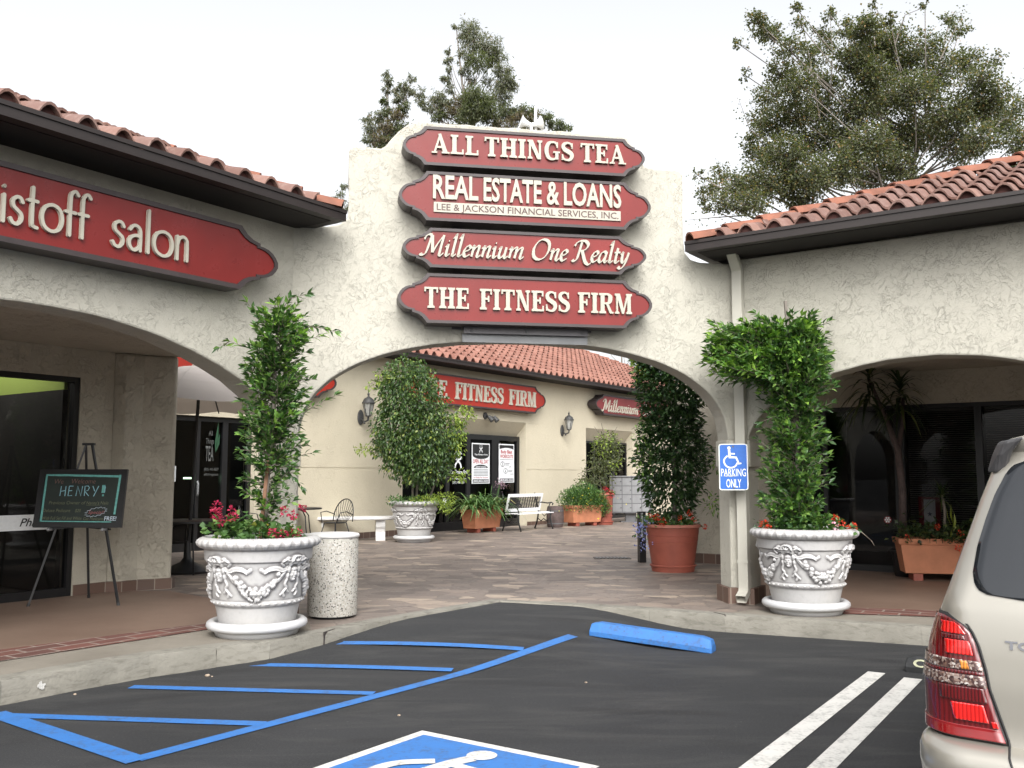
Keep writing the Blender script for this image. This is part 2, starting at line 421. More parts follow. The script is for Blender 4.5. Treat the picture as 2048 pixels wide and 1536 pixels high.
simple('chalk_pink', (0.30, 0.10, 0.11), 0.95, 0.2, 40)
simple('chalk_olive', (0.13, 0.14, 0.085), 0.95, 0.2, 40)
simple('chalk_white', (0.45, 0.52, 0.60), 0.95, 0.2, 40)
simple('sign_blue', (0.018, 0.115, 0.45), 0.4, 0.08, 30)
simple('sign_white', (0.72, 0.74, 0.74), 0.4, 0.05, 30)
simple('poster_black', (0.012, 0.012, 0.013), 0.5)
simple('poster_white', (0.72, 0.74, 0.76), 0.5, 0.04)
simple('poster_grey', (0.20, 0.21, 0.22), 0.5)
simple('poster_red', (0.36, 0.05, 0.05), 0.5)
simple('horn_white', (0.72, 0.72, 0.72), 0.4, 0.05)
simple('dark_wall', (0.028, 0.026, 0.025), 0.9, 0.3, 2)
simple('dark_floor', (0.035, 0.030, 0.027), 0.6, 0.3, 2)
simple('lime_wall', (0.42, 0.55, 0.12), 0.8, 0.05, 1)
simple('shelf_goods', (0.10, 0.09, 0.08), 0.6, 0.6, 9)
simple('tin_grey', (0.30, 0.32, 0.34), 0.35, 0.4, 12, metallic=0.4)
simple('blind', (0.42, 0.41, 0.38), 0.6, 0.06)
simple('copper', (0.40, 0.20, 0.10), 0.35, 0.2, 6, metallic=0.9)
simple('counter', (0.16, 0.13, 0.10), 0.6, 0.2, 4)
t = NT('lit_tube'); t.col((0.6, 0.8, 0.6)); t.set(Emission_Color=(0.62, 1.0, 0.62, 1), Emission_Strength=4.0)
def glass(name, tint, spec):
    t = NT(name); t.n.remove(t.b)
    out = t.n['Material Output']
    tr = t.new('ShaderNodeBsdfTransparent'); tr.inputs[0].default_value = (tint, tint, tint * 1.02, 1)
    gl = t.new('ShaderNodeBsdfGlossy'); gl.inputs['Roughness'].default_value = 0.02; gl.inputs[0].default_value = (spec, spec, spec, 1)
    fr = t.new('ShaderNodeFresnel'); fr.inputs[0].default_value = 1.5
    mx = t.new('ShaderNodeMixShader'); t.l.new(fr.outputs[0], mx.inputs[0]); t.l.new(tr.outputs[0], mx.inputs[1]); t.l.new(gl.outputs[0], mx.inputs[2])
    t.l.new(mx.outputs[0], out.inputs[0]); return t.m
glass('shop_glass', 0.42, 0.5)
# foliage
def leaf_mat(name, cols, rough=0.42, trans=0.22, spec=0.5):
    t = NT(name); g = t.new('ShaderNodeNewGeometry')
    c = t.ramp(g.outputs['Random Per Island'], cols)
    t.col(c); t.set(Roughness=rough); t.b.inputs['Specular IOR Level'].default_value = spec
    tl = t.new('ShaderNodeBsdfTranslucent'); c2 = t.mix(1.0, c, (1.5, 1.7, 0.6), 'MULTIPLY'); t.l.new(c2, tl.inputs[0])
    mx = t.new('ShaderNodeMixShader'); mx.inputs[0].default_value = trans
    t.l.new(t.b.outputs[0], mx.inputs[1]); t.l.new(tl.outputs[0], mx.inputs[2]); t.l.new(mx.outputs[0], t.n['Material Output'].inputs[0]); return t.m
leaf_mat('leaf_ficus', [(0.0, (0.023, 0.060, 0.018)), (0.5, (0.048, 0.112, 0.027)), (0.8, (0.098, 0.189, 0.043)), (1.0, (0.183, 0.297, 0.069))])
leaf_mat('leaf_ficus_bright', [(0.0, (0.044, 0.106, 0.022)), (0.5, (0.094, 0.206, 0.035)), (1.0, (0.237, 0.388, 0.062))])
leaf_mat('leaf_dark', [(0.0, (0.014, 0.039, 0.014)), (0.6, (0.030, 0.071, 0.021)), (1.0, (0.063, 0.121, 0.034))])
leaf_mat('leaf_lime', [(0.0, (0.10, 0.17, 0.02)), (1.0, (0.30, 0.38, 0.06))])
leaf_mat('leaf_benjamin', [(0.0, (0.019, 0.047, 0.013)), (0.55, (0.045, 0.092, 0.020)), (0.9, (0.094, 0.154, 0.037)), (1.0, (0.225, 0.262, 0.056))])
leaf_mat('leaf_gum', [(0.0, (0.095, 0.105, 0.078)), (0.6, (0.135, 0.145, 0.105)), (0.9, (0.18, 0.18, 0.13)), (1.0, (0.22, 0.17, 0.12))], 0.55, 0.4)
leaf_mat('leaf_gum_dark', [(0.0, (0.065, 0.080, 0.042)), (0.6, (0.098, 0.115, 0.058)), (1.0, (0.145, 0.155, 0.08))], 0.55, 0.4)
leaf_mat('leaf_gum_rust', [(0.0, (0.13, 0.10, 0.068)), (0.6, (0.16, 0.128, 0.085)), (1.0, (0.125, 0.13, 0.085))], 0.6, 0.4)
leaf_mat('leaf_plane', [(0.0, (0.058, 0.070, 0.038)), (0.5, (0.095, 0.108, 0.058)), (0.85, (0.140, 0.148, 0.082)), (0.95, (0.21, 0.17, 0.07)), (1.0, (0.28, 0.16, 0.07))], 0.5, 0.4)
leaf_mat('leaf_geranium', [(0.0, (0.036, 0.084, 0.022)), (0.7, (0.072, 0.156, 0.036)), (0.97, (0.144, 0.228, 0.060)), (1.0, (0.660, 0.504, 0.048))], 0.6)
leaf_mat('leaf_strap', [(0.0, (0.042, 0.102, 0.026)), (0.6, (0.090, 0.174, 0.054)), (0.9, (0.240, 0.312, 0.144)), (1.0, (0.480, 0.432, 0.180))], 0.35)
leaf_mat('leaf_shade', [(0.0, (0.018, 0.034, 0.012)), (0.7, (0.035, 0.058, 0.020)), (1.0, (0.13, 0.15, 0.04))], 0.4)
leaf_mat('leaf_tassel', [(0.0, (0.16, 0.20, 0.02)), (1.0, (0.24, 0.27, 0.04))], 0.4)
leaf_mat('petal_red', [(0.0, (0.30, 0.012, 0.020)), (1.0, (0.48, 0.03, 0.05))], 0.6)
leaf_mat('petal_crimson', [(0.0, (0.26, 0.008, 0.035)), (1.0, (0.48, 0.03, 0.10))], 0.6)
leaf_mat('petal_scarlet', [(0.0, (0.50, 0.03, 0.012)), (1.0, (0.62, 0.07, 0.03))], 0.6)
leaf_mat('petal_yellow', [(0.0, (0.60, 0.48, 0.03)), (1.0, (0.70, 0.6, 0.08))], 0.6)
leaf_mat('petal_blue', [(0.0, (0.20, 0.24, 0.62)), (1.0, (0.34, 0.36, 0.75))], 0.6)
leaf_mat('petal_mauve', [(0.0, (0.24, 0.16, 0.22)), (1.0, (0.36, 0.24, 0.30))], 0.6)
leaf_mat('petal_pink', [(0.0, (0.60, 0.24, 0.34)), (1.0, (0.7, 0.35, 0.45))], 0.6)
leaf_mat('canvas', [(0.0, (0.42, 0.385, 0.36)), (1.0, (0.43, 0.395, 0.37))], 0.85, 0.3, 0.2)
M['canvas'].node_tree.nodes['Mix'].inputs[7].default_value = (.9, .82, .7, 1)
# car
t = NT('car_paint'); t.col((0.37, 0.35, 0.305)); t.set(Roughness=0.34, Metallic=0.6); t.b.inputs['Coat Weight'].default_value = 0.8; t.b.inputs['Coat Roughness'].default_value = 0.04
t = NT('car_glass'); t.col((0.012, 0.014, 0.017)); t.set(Roughness=0.03); t.b.inputs['IOR'].default_value = 1.62
simple('rubber_black', (0.012, 0.012, 0.012), 0.6)
simple('spoiler_grey', (0.045, 0.044, 0.046), 0.55, 0.05, 4)
def lens(name, col, ribs, rough=0.12, depth=0.5):
    t = NT(name); co = t.coord()
    w = t.new('ShaderNodeTexWave', Scale=ribs, wave_type='BANDS', bands_direction='X'); t.l.new(co, w.inputs['Vector']); w.inputs['Distortion'].default_value = 0.4
    c = t.ramp(w.outputs['Fac'], [(0.1, [x * depth for x in col]), (0.8, col)])
    t.col(c); t.set(Roughness=rough); t.b.inputs['Coat Weight'].default_value = 1.0; t.b.inputs['Coat Roughness'].default_value = 0.03
    t.bump(w.outputs['Fac'], 0.3, 0.004); return t.m
lens('lens_deep', (0.13, 0.006, 0.008), 20, depth=0.7); lens('lens_red', (0.72, 0.012, 0.010), 26, depth=0.45); lens('lens_dark', (0.10, 0.004, 0.006), 30)
lens('lens_smooth', (0.20, 0.006, 0.008), 3, depth=0.9)
t = NT('lens_clear'); co = t.coord(); v = t.new('ShaderNodeTexVoronoi', Scale=130.0); t.l.new(co, v.inputs['Vector'])
sp = t.new('ShaderNodeSeparateColor'); t.l.new(v.outputs['Color'], sp.inputs[0])
t.col(t.ramp(sp.outputs[0], [(0.0, (0.03, 0.012, 0.012)), (0.40, (0.10, 0.055, 0.05)), (0.65, (0.20, 0.12, 0.09)), (0.88, (0.34, 0.28, 0.25)), (1.0, (0.6, 0.56, 0.52))])); t.set(Roughness=0.15, Metallic=0.3); t.b.inputs['Coat Weight'].default_value = 1.0
lens('lens_amber', (0.62, 0.22, 0.03), 30)
simple('chrome', (0.30, 0.30, 0.32), 0.22, 0.02, metallic=1.0)
simple('stop_black', (0.016, 0.017, 0.018), 0.7, 0.3, 8, 0.4)
simple('stop_letter', (0.45, 0.45, 0.30), 0.7, 0.2, 20)
simple('drain_iron', (0.06, 0.05, 0.045), 0.6, 0.4, 20)
simple('banner_red', (0.22, 0.016, 0.02), 0.7)
simple('banner_navy', (0.02, 0.03, 0.12), 0.7)
simple('pebble_mat', (0.30, 0.24, 0.18), 0.9, 0.4, 30)
simple('decal_white', (0.40, 0.42, 0.42), 0.6, 0.1, 30)
simple('decal_dim', (0.10, 0.105, 0.10), 0.6, 0.2, 30)
simple('decal_green', (0.02, 0.075, 0.035), 0.6, 0.2, 30)
# ------------------------------------------------------------------ lettering
def catmull(P, n=6, closed=False):
    P = [Vector((p[0], p[1])) for p in P]; out = []
    m = len(P)
    for i in range(m - 1):
        p0 = P[max(i - 1, 0)]; p1 = P[i]; p2 = P[i + 1]; p3 = P[min(i + 2, m - 1)]
        if closed:
            if i == 0: p0 = P[m - 2]
            if i == m - 2: p3 = P[1]
        for k in range(n):
            t = k / n
            out.append(0.5 * ((2 * p1) + (p2 - p0) * t + (2 * p0 - 5 * p1 + 4 * p2 - p3) * t * t + (3 * p1 - p0 - 3 * p2 + p3) * t ** 3))
    out.append(P[-1]); return out
def ribbon(mb, pts, ws, y0, y1):
    n = len(pts); o = len(mb.v)
    for i, p in enumerate(pts):
        d = pts[min(i + 1, n - 1)] - pts[max(i - 1, 0)]
        d = d.normalized() if d.length > 1e-9 else Vector((1, 0))
        q = Vector((-d.y, d.x)) * (ws[i] / 2)
        for s in (q, -q):
            for y in (y0, y1): mb.v.append((p.x + s.x, y, p.y + s.y))
    for i in range(n - 1):
        a = o + i * 4; b = a + 4
        mb.face((a, a + 2, b + 2, b)); mb.face((a, b, b + 1, a + 1)); mb.face((a + 2, a + 3, b + 3, b + 2))
    e = o + (n - 1) * 4
    mb.face((o, o + 1, o + 3, o + 2)); mb.face((e, e + 2, e + 3, e + 1))
def disc(mb, c, r, y0, y1, n=12):
    mb.prism([(c[0] + r * math.cos(2 * PI * k / n), c[1] + r * math.sin(2 * PI * k / n)) for k in range(n)], y0, y1, back=False)

ST, TH = 0.215, 0.10                                 # thick and thin strokes of the slab serif, in cap heights
def serif_glyph(ch):
    P = []; S = 0.085; E = 0.085
    def stem(x, w=ST, y0=0.0, y1=1.0, s0=True, s1=True, e=E):
        P.append(('p', [(x - w/2, y0), (x + w/2, y0), (x + w/2, y1), (x - w/2, y1)]))
        if s0: P.append(('p', [(x - w/2 - e, 0), (x + w/2 + e, 0), (x + w/2 + e, S), (x + w/2, S + .05), (x - w/2, S + .05), (x - w/2 - e, S)]))
        if s1: P.append(('p', [(x - w/2 - e, 1 - S), (x - w/2, .95 - S), (x + w/2, .95 - S), (x + w/2 + e, 1 - S), (x + w/2 + e, 1), (x - w/2 - e, 1)]))
    def arm(x0, x1, y, up):                          # thin arm with a slab at its end; up = +1 slab rises, -1 slab drops, 0 both
        P.append(('p', [(x0, y - TH/2), (x1, y - TH/2), (x1, y + TH/2), (x0, y + TH/2)]))
        lo = y - TH/2 - (.17 if up < 0 else 0.10 if up == 0 else 0); hi = y + TH/2 + (.17 if up > 0 else 0.10 if up == 0 else 0)
        P.append(('p', [(x1 - .085, lo), (x1, lo), (x1, hi), (x1 - .085, hi)]))
    def c(pts, wf): P.append(('c', pts, wf))
    nib = lambda d: 0.10 + (ST - 0.10) * abs(d.y) ** 1.3
    if ch == 'T': stem(.37, s1=False); arm(.37, .74, .95, -1); P.append(('p', [(0, .78), (.085, .78), (.085, .9), (0, 1.0)])); P.append(('p', [(0, .9), (.37, .9), (.37, 1), (0, 1)])); w = .74
    elif ch == 'H': stem(.19); stem(.66); P.append(('p', [(.19, .45), (.66, .45), (.66, .56), (.19, .56)])); w = .85
    elif ch == 'I': stem(.19); w = .38
    elif ch in 'EF':
        stem(.19); arm(.19, .66, .95, -1); arm(.19, .52, .52, 0)
        if ch == 'E': arm(.19, .69, .05, 1)
        w = .71 if ch == 'E' else .67
    elif ch == 'L': stem(.19); arm(.19, .66, .05, 1); w = .68
    elif ch == 'N':
        stem(.15, .10, e=.075); stem(.67, .10, s0=False, e=.075); P.append(('p', [(.06, 1), (.30, 1), (.72, 0), (.54, 0)])); w = .82
    elif ch == 'M':
        stem(.14, .09, e=.07); stem(.83, .19, e=.07); P.append(('p', [(.09, 1), (.31, 1), (.54, .14), (.42, .0)])); P.append(('p', [(.44, .0), (.52, .0), (.82, 1), (.72, 1)])); w = 1.0
    elif ch == 'A':
        P.append(('p', [(.08, 0), (.18, 0), (.46, .93), (.38, 1)])); P.append(('p', [(.32, 1), (.46, 1.03), (.82, 0), (.58, 0)]))
        P.append(('p', [(.22, .27), (.62, .27), (.60, .37), (.25, .37)]))
        P.append(('p', [(0, 0), (.28, 0), (.28, S), (0, S)])); P.append(('p', [(.50, 0), (.90, 0), (.90, S), (.50, S)])); w = .88
    elif ch == 'R':
        stem(.19); c([(.19, .95), (.42, .955), (.60, .88), (.63, .74), (.58, .57), (.42, .50), (.19, .50)], nib)
        P.append(('p', [(.36, .52), (.50, .52), (.72, .09), (.60, .0), (.56, .06)])); P.append(('p', [(.58, 0), (.80, 0), (.80, S), (.62, S)])); w = .80
    elif ch == 'S':
        c([(.57, .74), (.52, .89), (.34, .955), (.15, .88), (.11, .73), (.20, .59), (.36, .50), (.51, .40), (.56, .25), (.47, .09), (.30, .04), (.12, .11), (.07, .27)],
          [.09, .10, .10, .16, .19, .22, .23, .22, .19, .15, .10, .10, .09])
        P.append(('p', [(.53, .66), (.61, .66), (.61, .96), (.55, .96)])); P.append(('p', [(.03, .04), (.09, .04), (.11, .34), (.03, .34)])); w = .66
    elif ch == 'G':
        c([(.68, .74), (.62, .90), (.44, .955), (.22, .86), (.12, .50), (.22, .14), (.45, .045), (.62, .12), (.66, .26)],
          [.09, .10, .10, .18, .215, .18, .10, .10, .12])
        P.append(('p', [(.64, .66), (.72, .66), (.72, .96), (.66, .96)])); P.append(('p', [(.58, .04), (.74, .04), (.74, .44), (.58, .44)])); P.append(('p', [(.48, .38), (.82, .38), (.82, .47), (.48, .47)])); w = .82
    else: w = .32
    return w, P
def write_serif(mb, text, x0, x1, zb, cap, y0, y1, gap=0.07):
    tot = sum(serif_glyph(c)[0] + gap for c in text) - gap
    kx = (x1 - x0) / tot; x = x0; j = 0
    for ch in text:
        w, P = serif_glyph(ch)
        for it in P:
            yy = y0 - (j % 9) * 0.0005; j += 1
            if it[0] == 'p': mb.prism([(x + p[0] * kx, zb + p[1] * cap) for p in it[1]], yy, y1, back=False)
            else:
                pts = catmull(it[1], 7); n = len(pts)
                if callable(it[2]):
                    ws = []
                    for i in range(n):
                        d = (pts[min(i + 1, n - 1)] - pts[max(i - 1, 0)]).normalized(); ws.append(it[2](d))
                else:
                    k = len(it[2]) - 1; ws = []
                    for i in range(n):
                        q = i / (n - 1) * k; a = min(int(q), k - 1); ws.append(it[2][a] * (1 - q + a) + it[2][a + 1] * (q - a))
                ribbon(mb, [Vector((x + p.x * kx, zb + p.y * cap)) for p in pts], [w_ * (kx + cap) / 2 for w_ in ws], yy, y1)
        x += (w + gap) * kx
CHANCERY = {
 'i': (.26, [[(.0,.38),(.06,.47),(.09,.5),(.09,.12),(.12,.01),(.17,.02),(.23,.10)], [(.09,.66),(.12,.70)]]),
 'l': (.25, [[(.0,.80),(.07,.93),(.10,.94),(.09,.12),(.12,.01),(.17,.02),(.23,.10)]]),
 'e': (.32, [[(.05,.22),(.18,.27),(.27,.38),(.22,.49),(.12,.45),(.05,.28),(.07,.07),(.16,.0),(.30,.10)]]),
 'n': (.44, [[(.0,.38),(.07,.5),(.09,.44),(.07,.0)], [(.08,.22),(.17,.42),(.26,.5),(.31,.43),(.29,.11),(.32,.01),(.37,.02),(.43,.10)]]),
 'u': (.44, [[(.0,.38),(.07,.5),(.08,.40),(.06,.12),(.12,.0),(.21,.07),(.30,.30)], [(.31,.5),(.29,.11),(.33,.01),(.37,.02),(.43,.10)]]),
 'm': (.68, [[(.0,.38),(.07,.5),(.09,.44),(.07,.0)], [(.08,.22),(.17,.42),(.26,.5),(.31,.43),(.29,.0)], [(.31,.22),(.40,.42),(.49,.5),(.54,.43),(.52,.11),(.55,.01),(.60,.02),(.66,.10)]]),
 'a': (.42, [[(.31,.43),(.22,.5),(.10,.42),(.04,.20),(.07,.03),(.14,.0),(.24,.13),(.31,.33)], [(.33,.5),(.29,.11),(.33,.01),(.37,.02),(.42,.10)]]),
 't': (.28, [[(.11,.70),(.09,.13),(.13,.01),(.19,.03),(.26,.11)], [(.0,.47),(.24,.50)]]),
 'y': (.38, [[(.0,.38),(.07,.5),(.08,.36),(.09,.13),(.15,.02),(.22,.09),(.31,.32)], [(.34,.5),(.29,.12),(.20,-.18),(.08,-.27),(-.02,-.20)]]),
 'M': (.86, [[(-.06,.72),(-.01,.88),(.10,.95),(.22,.92)], [(.21,.93),(.14,.25),(.08,.04),(-.04,.0),(-.10,.06)], [(.22,.93),(.30,.55),(.38,.12)], [(.38,.12),(.52,.55),(.70,.95)], [(.70,.94),(.67,.14),(.70,.01),(.76,.02),(.83,.12)]]),
 'O': (.78, [[(.40,.95),(.18,.84),(.05,.50),(.12,.13),(.33,.0),(.56,.11),(.69,.46),(.63,.82),(.40,.95)]]),
 'R': (.72, [[(.20,.90),(.15,.25),(.10,.05),(.0,.0),(-.06,.05)], [(-.07,.70),(-.02,.86),(.14,.96),(.36,.95),(.49,.80),(.45,.62),(.33,.52),(.17,.48)], [(.28,.50),(.40,.20),(.52,-.05),(.66,-.14),(.76,-.06)]]),
 ' ': (.30, [])}
def write_chancery(mb, text, x0, x1, zb, cap, y0, y1, nib=0.15, shear=0.20):
    tot = sum(CHANCERY[c][0] for c in text); kx = (x1 - x0) / tot; x = x0; j = 0
    na = R(38); nv = Vector((math.cos(na), math.sin(na)))
    for ch in text:
        w, strokes = CHANCERY[ch]
        for s in strokes:
            closed = len(s) > 3 and s[0] == s[-1]
            pts = [Vector((x + (p.x + p.y * shear) * kx, zb + p.y * cap)) for p in catmull(s, 6, closed)]
            n = len(pts); ws = []
            for i in range(n):
                d = (pts[min(i + 1, n - 1)] - pts[max(i - 1, 0)]).normalized()
                ws.append(cap * max(0.045, nib * abs(d.x * nv.y - d.y * nv.x)))
            ribbon(mb, pts, ws, y0 - (j % 7) * 0.0005, y1); j += 1
        x += w * kx
MONO = {
 'i': (.16, [[(.08,0),(.08,.56)], [(.08,.74),(.08,.745)]]),
 's': (.40, [[(.34,.48),(.28,.56),(.17,.57),(.08,.49),(.10,.37),(.20,.30),(.31,.22),(.32,.10),(.22,.0),(.10,.01),(.03,.09)]]),
 't': (.30, [[(.13,.86),(.13,.12),(.18,.02),(.27,.0)], [(.02,.57),(.26,.57)]]),
 'o': (.62, [[(.31,.0),(.10,.08),(.02,.29),(.10,.50),(.31,.58),(.52,.50),(.60,.29),(.52,.08),(.31,.0)]]),
 'f': (.30, [[(.12,0),(.12,.78),(.16,.95),(.26,1.0),(.34,.93)], [(.0,.52),(.28,.52)]]),
 'a': (.44, [[(.05,.46),(.14,.56),(.27,.56),(.36,.44),(.36,.0)], [(.36,.33),(.20,.34),(.06,.26),(.03,.13),(.10,.02),(.22,.0),(.36,.12)]]),
 'l': (.16, [[(.08,0),(.08,1.0)]]),
 'n': (.46, [[(.06,0),(.06,.56)], [(.06,.36),(.12,.51),(.24,.57),(.36,.50),(.38,.36),(.38,0)]]),
 ' ': (.55, [])}
def write_mono(mb, text, x0, x1, zb, cap, wd, y0, y1, gap=.07):
    tot = sum(MONO[c][0] + gap for c in text) - gap; kx = (x1 - x0) / tot; x = x0; j = 0
    for ch in text:
        w, strokes = MONO[ch]
        for s in strokes:
            closed = len(s) > 3 and s[0] == s[-1]
            raw = catmull(s, 7, closed) if len(s) > 2 else [Vector(p) for p in s]
            pts = [Vector((x + p.x * kx, zb + p.y * cap)) for p in raw]
            yy = y0 - (j % 7) * 0.0006; j += 1
            ribbon(mb, pts, [wd] * len(pts), yy, y1)
            if not closed:
                disc(mb, pts[0], wd / 2, yy - .0003, y1); disc(mb, pts[-1], wd / 2, yy - .0003, y1)
        x += (w + gap) * kx
_tc = {}
def text_mesh(s, bold=0.0, depth=0.0):
    key = (s, bold, depth)
    if key in _tc: return _tc[key]
    cu = bpy.data.curves.new('lettering', 'FONT'); cu.body = s; cu.size = 1.0; cu.offset = bold; cu.extrude = depth; cu.resolution_u = 3
    o = bpy.data.objects.new('lettering', cu)
    me = o.to_mesh()
    v = [tuple(x.co) for x in me.vertices]; f = [tuple(p.vertices) for p in me.polygons]
    o.to_mesh_clear(); bpy.data.objects.remove(o); bpy.data.curves.remove(cu)
    _tc[key] = (v, f); return v, f
def write_sans(mb, s, x0, x1, zb, cap, y0, y1=None, bold=0.0, shear=0.0):
    """the built-in face, fitted to a width and a cap height; y1 given: raised letters"""
    v, f = text_mesh(s, bold, 0.5 if y1 is not None else 0.0)
    hv, _ = text_mesh('H')
    ch = max(p[1] for p in hv); a = min(p[0] for p in v); b = max(p[0] for p in v)
    kx = (x1 - x0) / (b - a); kz = cap / ch
    out = []
    for p in v:
        y = y0 if y1 is None else (y0 if p[2] > 0 else y1)
        out.append((x0 + (p[0] - a) * kx + p[1] * kz * shear, y, zb + p[1] * kz))
    mb.add(out, f)

# ------------------------------------------------------------------ ground
APEX = (-0.13, 10.42)
def smooth(t): t = max(0.0, min(1.0, t)); return t * t * (3 - 2 * t)
def gz(x, y):
    """height of the asphalt: a kerb ramp rises to the plaza around the re-entrant corner"""
    dx, dy = x - APEX[0], y - APEX[1]; d = math.hypot(dx, dy)
    a = math.atan2(dx, -dy)                            # 0 = towards the camera, + = right
    k = max(0.0, min(1.0, (a + 0.85) / 2.0))
    d0 = 1.05 * (1 - k) + 0.80 * k; d1 = 3.7 * (1 - k) + 2.2 * k
    return 0.152 * (1 - smooth((d - d0) / (d1 - d0)))
def axis(a, b, fa, fb, fine, coarse):
    out = []; x = a
    while x < b:
        out.append(x)
        x += fine if fa <= x < fb else (coarse if abs(x) < 16 else 20)
    out.append(b); return out
xs = axis(-240, 240, -4.4, 4.4, 0.085, 0.8); ys = axis(-240, 260, 4.6, 12.2, 0.085, 0.8)
mb = MB(); nx = len(xs)
for y in ys:
    for x in xs: mb.v.append((x, y, gz(x, y)))
for j in range(len(ys) - 1):
    for i in range(nx - 1): mb.face((j*nx + i, j*nx + i + 1, (j+1)*nx + i + 1, (j+1)*nx + i))
o = mb.build('asphalt', M['asphalt'], smooth=True, fixn=False); tag(o, kind='structure')
def sheet(name, pts, z, mat, uvdir=None):
    m_ = MB(); m_.poly([(p[0], p[1], z) for p in pts]); o = m_.build(name, mat, fixn=False); tag(o, kind='structure')
    if o.data.polygons[0].normal.z < 0: o.data.flip_normals()
    if uvdir is not None:
        uv = o.data.uv_layers.new(name='UVMap'); p0 = Vector(pts[0][:2]); d = Vector(uvdir).normalized(); q = Vector((-d.y, d.x))
        for l in o.data.loops:
            c = Vector(o.data.vertices[l.vertex_index].co[:2]) - p0; uv.data[l.index].uv = (c.dot(d), c.dot(q) + 0.002)
    return o
KERB = [(-9.6, -2.9), (-6.2, 2.2), (-3.42, 6.42), (-3.12, 6.86), (-2.76, 7.31), (-2.36, 7.66), (-2.0, 7.92), (-1.64, 8.36), (-1.16, 9.1), (-0.13, 10.42),
        (0.64, 10.1), (1.41, 9.77), (2.09, 9.38), (2.74, 9.10), (3.71, 8.66), (6.6, 7.05), (9.8, 4.95), (14.0, 2.2)]
def offset_line(L, d):
    out = []
    for i, p in enumerate(L):
        a = Vector(L[max(i - 1, 0)]); b = Vector(L[min(i + 1, len(L) - 1)]); t = (b - a).normalized(); n = Vector((-t.y, t.x))
        out.append((p[0] + n.x * d, p[1] + n.y * d))
    return out
K2 = offset_line(KERB, 0.17)
sheet('plaza_paving', K2 + [(30, 2), (40, 70), (-40, 70), (-30, -3)], FL, M['flagstone'])
# kerb: a real step with a slightly broken front edge, joints cut into it
mb = MB(); rnd = random.Random(3)
for i in range(len(KERB) - 1):
    a, b = Vector(KERB[i]), Vector(KERB[i + 1]); c, d = Vector(K2[i]), Vector(K2[i + 1]); n = max(2, int((b - a).length / 0.08))
    mb.grid(lambda u, v, a=a, b=b, c=c, d=d: (lambda p, q: [
        (p.x, p.y, -0.05), (p.x - .004, p.y, FL - .025), (p.x + (q.x-p.x)*.07, p.y + (q.y-p.y)*.07, FL + .004), (q.x, q.y, FL + .006), (q.x, q.y, FL - .05)][int(round(v * 4))])(
        a.lerp(b, u) + Vector((rnd.uniform(-.006, .006), rnd.uniform(-.006, .006))), c.lerp(d, u)), n, 4)
o = mb.build('kerb', M['kerb_concrete'], smooth=50); tag(o, kind='structure')
mb = MB()
for px, py in ((648, 1266), (1450, 1231)):
    p = at(px, py, 1.0); s = (FL - EYE) / (p.z - EYE); q = Vector((p.x * s, p.y * s, 0))
    dv = Vector((-q.x * .2, 1, 0)).normalized()
    mb.bar(q + Vector((0, 0, .02)) - dv * .008, q + Vector((0, 0, .02)) + dv * .19, .007, .300)
o = mb.build('kerb_joint', M['drain_iron']); tag(o, kind='structure')
# walks under the arcades
LEFT_WALK = [(-9.6, -1.2), (-4.02, 7.50), (-2.76, 8.90), (-2.15, 9.6), (-3.05, 10.35), (-4.05, 11.3), (-5.0, 11.4), (-12.5, 1.0)]
sheet('arcade_walk', LEFT_WALK, FL + 0.006, M['brown_floor'])
sheet('arcade_walk', [(2.6, 10.55), (3.3, 9.98), (4.25, 9.70), (9.5, 6.6), (16, 2.5), (19, 7), (4.6, 15.6), (3.2, 14.2)], FL + 0.006, M['brown_floor'])
sheet('concrete_walk', [(K2[i][0], K2[i][1]) for i in range(0, 8)] + [(-1.9, 8.95), (-2.3, 9.4), (-2.70, 8.50), (-3.77, 7.07), (-9.3, -1.55)], FL + 0.0045, M['concrete'])
sheet('concrete_walk', [(2.45, 9.75), (3.3, 9.44), (4.05, 9.26), (9.4, 6.2), (15.8, 2.1)] + [(K2[i][0], K2[i][1]) for i in range(len(K2) - 1, 11, -1)], FL + 0.0045, M['concrete'])
sheet('brick_border', [(-9.3, -1.55), (-3.77, 7.07), (-2.70, 8.50), (-2.62, 8.70), (-2.79, 8.90), (-4.03, 7.50), (-9.55, -1.2)], FL + 0.010, M['brick'], (5.53, 8.62))
sheet('brick_border', [(3.1, 9.53), (3.30, 9.445), (4.05, 9.265), (9.4, 6.2), (15.8, 2.1), (15.95, 2.35), (9.53, 6.45), (4.25, 9.68), (3.32, 9.93), (3.15, 9.95)], FL + 0.010, M['brick'], (5.35, -3.06))
# painted markings: strips that follow the asphalt
def stripe(mb, a, b, w, lift=0.005, taper=None):
    a, b = Vector(a), Vector(b); d = (b - a).normalized(); q = Vector((-d.y, d.x)) * (w / 2); n = max(1, int((b - a).length / 0.08)); o = len(mb.v)
    sk = taper or Vector((0, 0))
    for i in range(n + 1):
        p = a.lerp(b, i / n)
        for s in (1, -1):
            c = p + q * s
            if i in (0, n): c = c + sk * s
            mb.v.append((c.x, c.y, gz(c.x, c.y) + lift))
    for i in range(n): mb.face((o + 2*i, o + 2*i + 1, o + 2*i + 3, o + 2*i + 2))
def gp(px, py):
    """asphalt point seen at a pixel"""
    z = 0.0
    for _ in range(12):
        p = at(px, py, 1.0); s = (z - EYE) / (p.z - EYE); q = (p.x * s, p.y * s); z = gz(*q)
    return q
mb = MB()
hl = dL * 0.02
stripe(mb, gp(272, 1520), gp(1146, 1272), 0.105)
for (p, q) in (((648, 1287), (1047, 1299)), ((480, 1330), (905, 1341)), ((262, 1375), (748, 1388)), ((5, 1432), (528, 1449))):
    stripe(mb, gp(*p), gp(*q), 0.105, 0.0062)
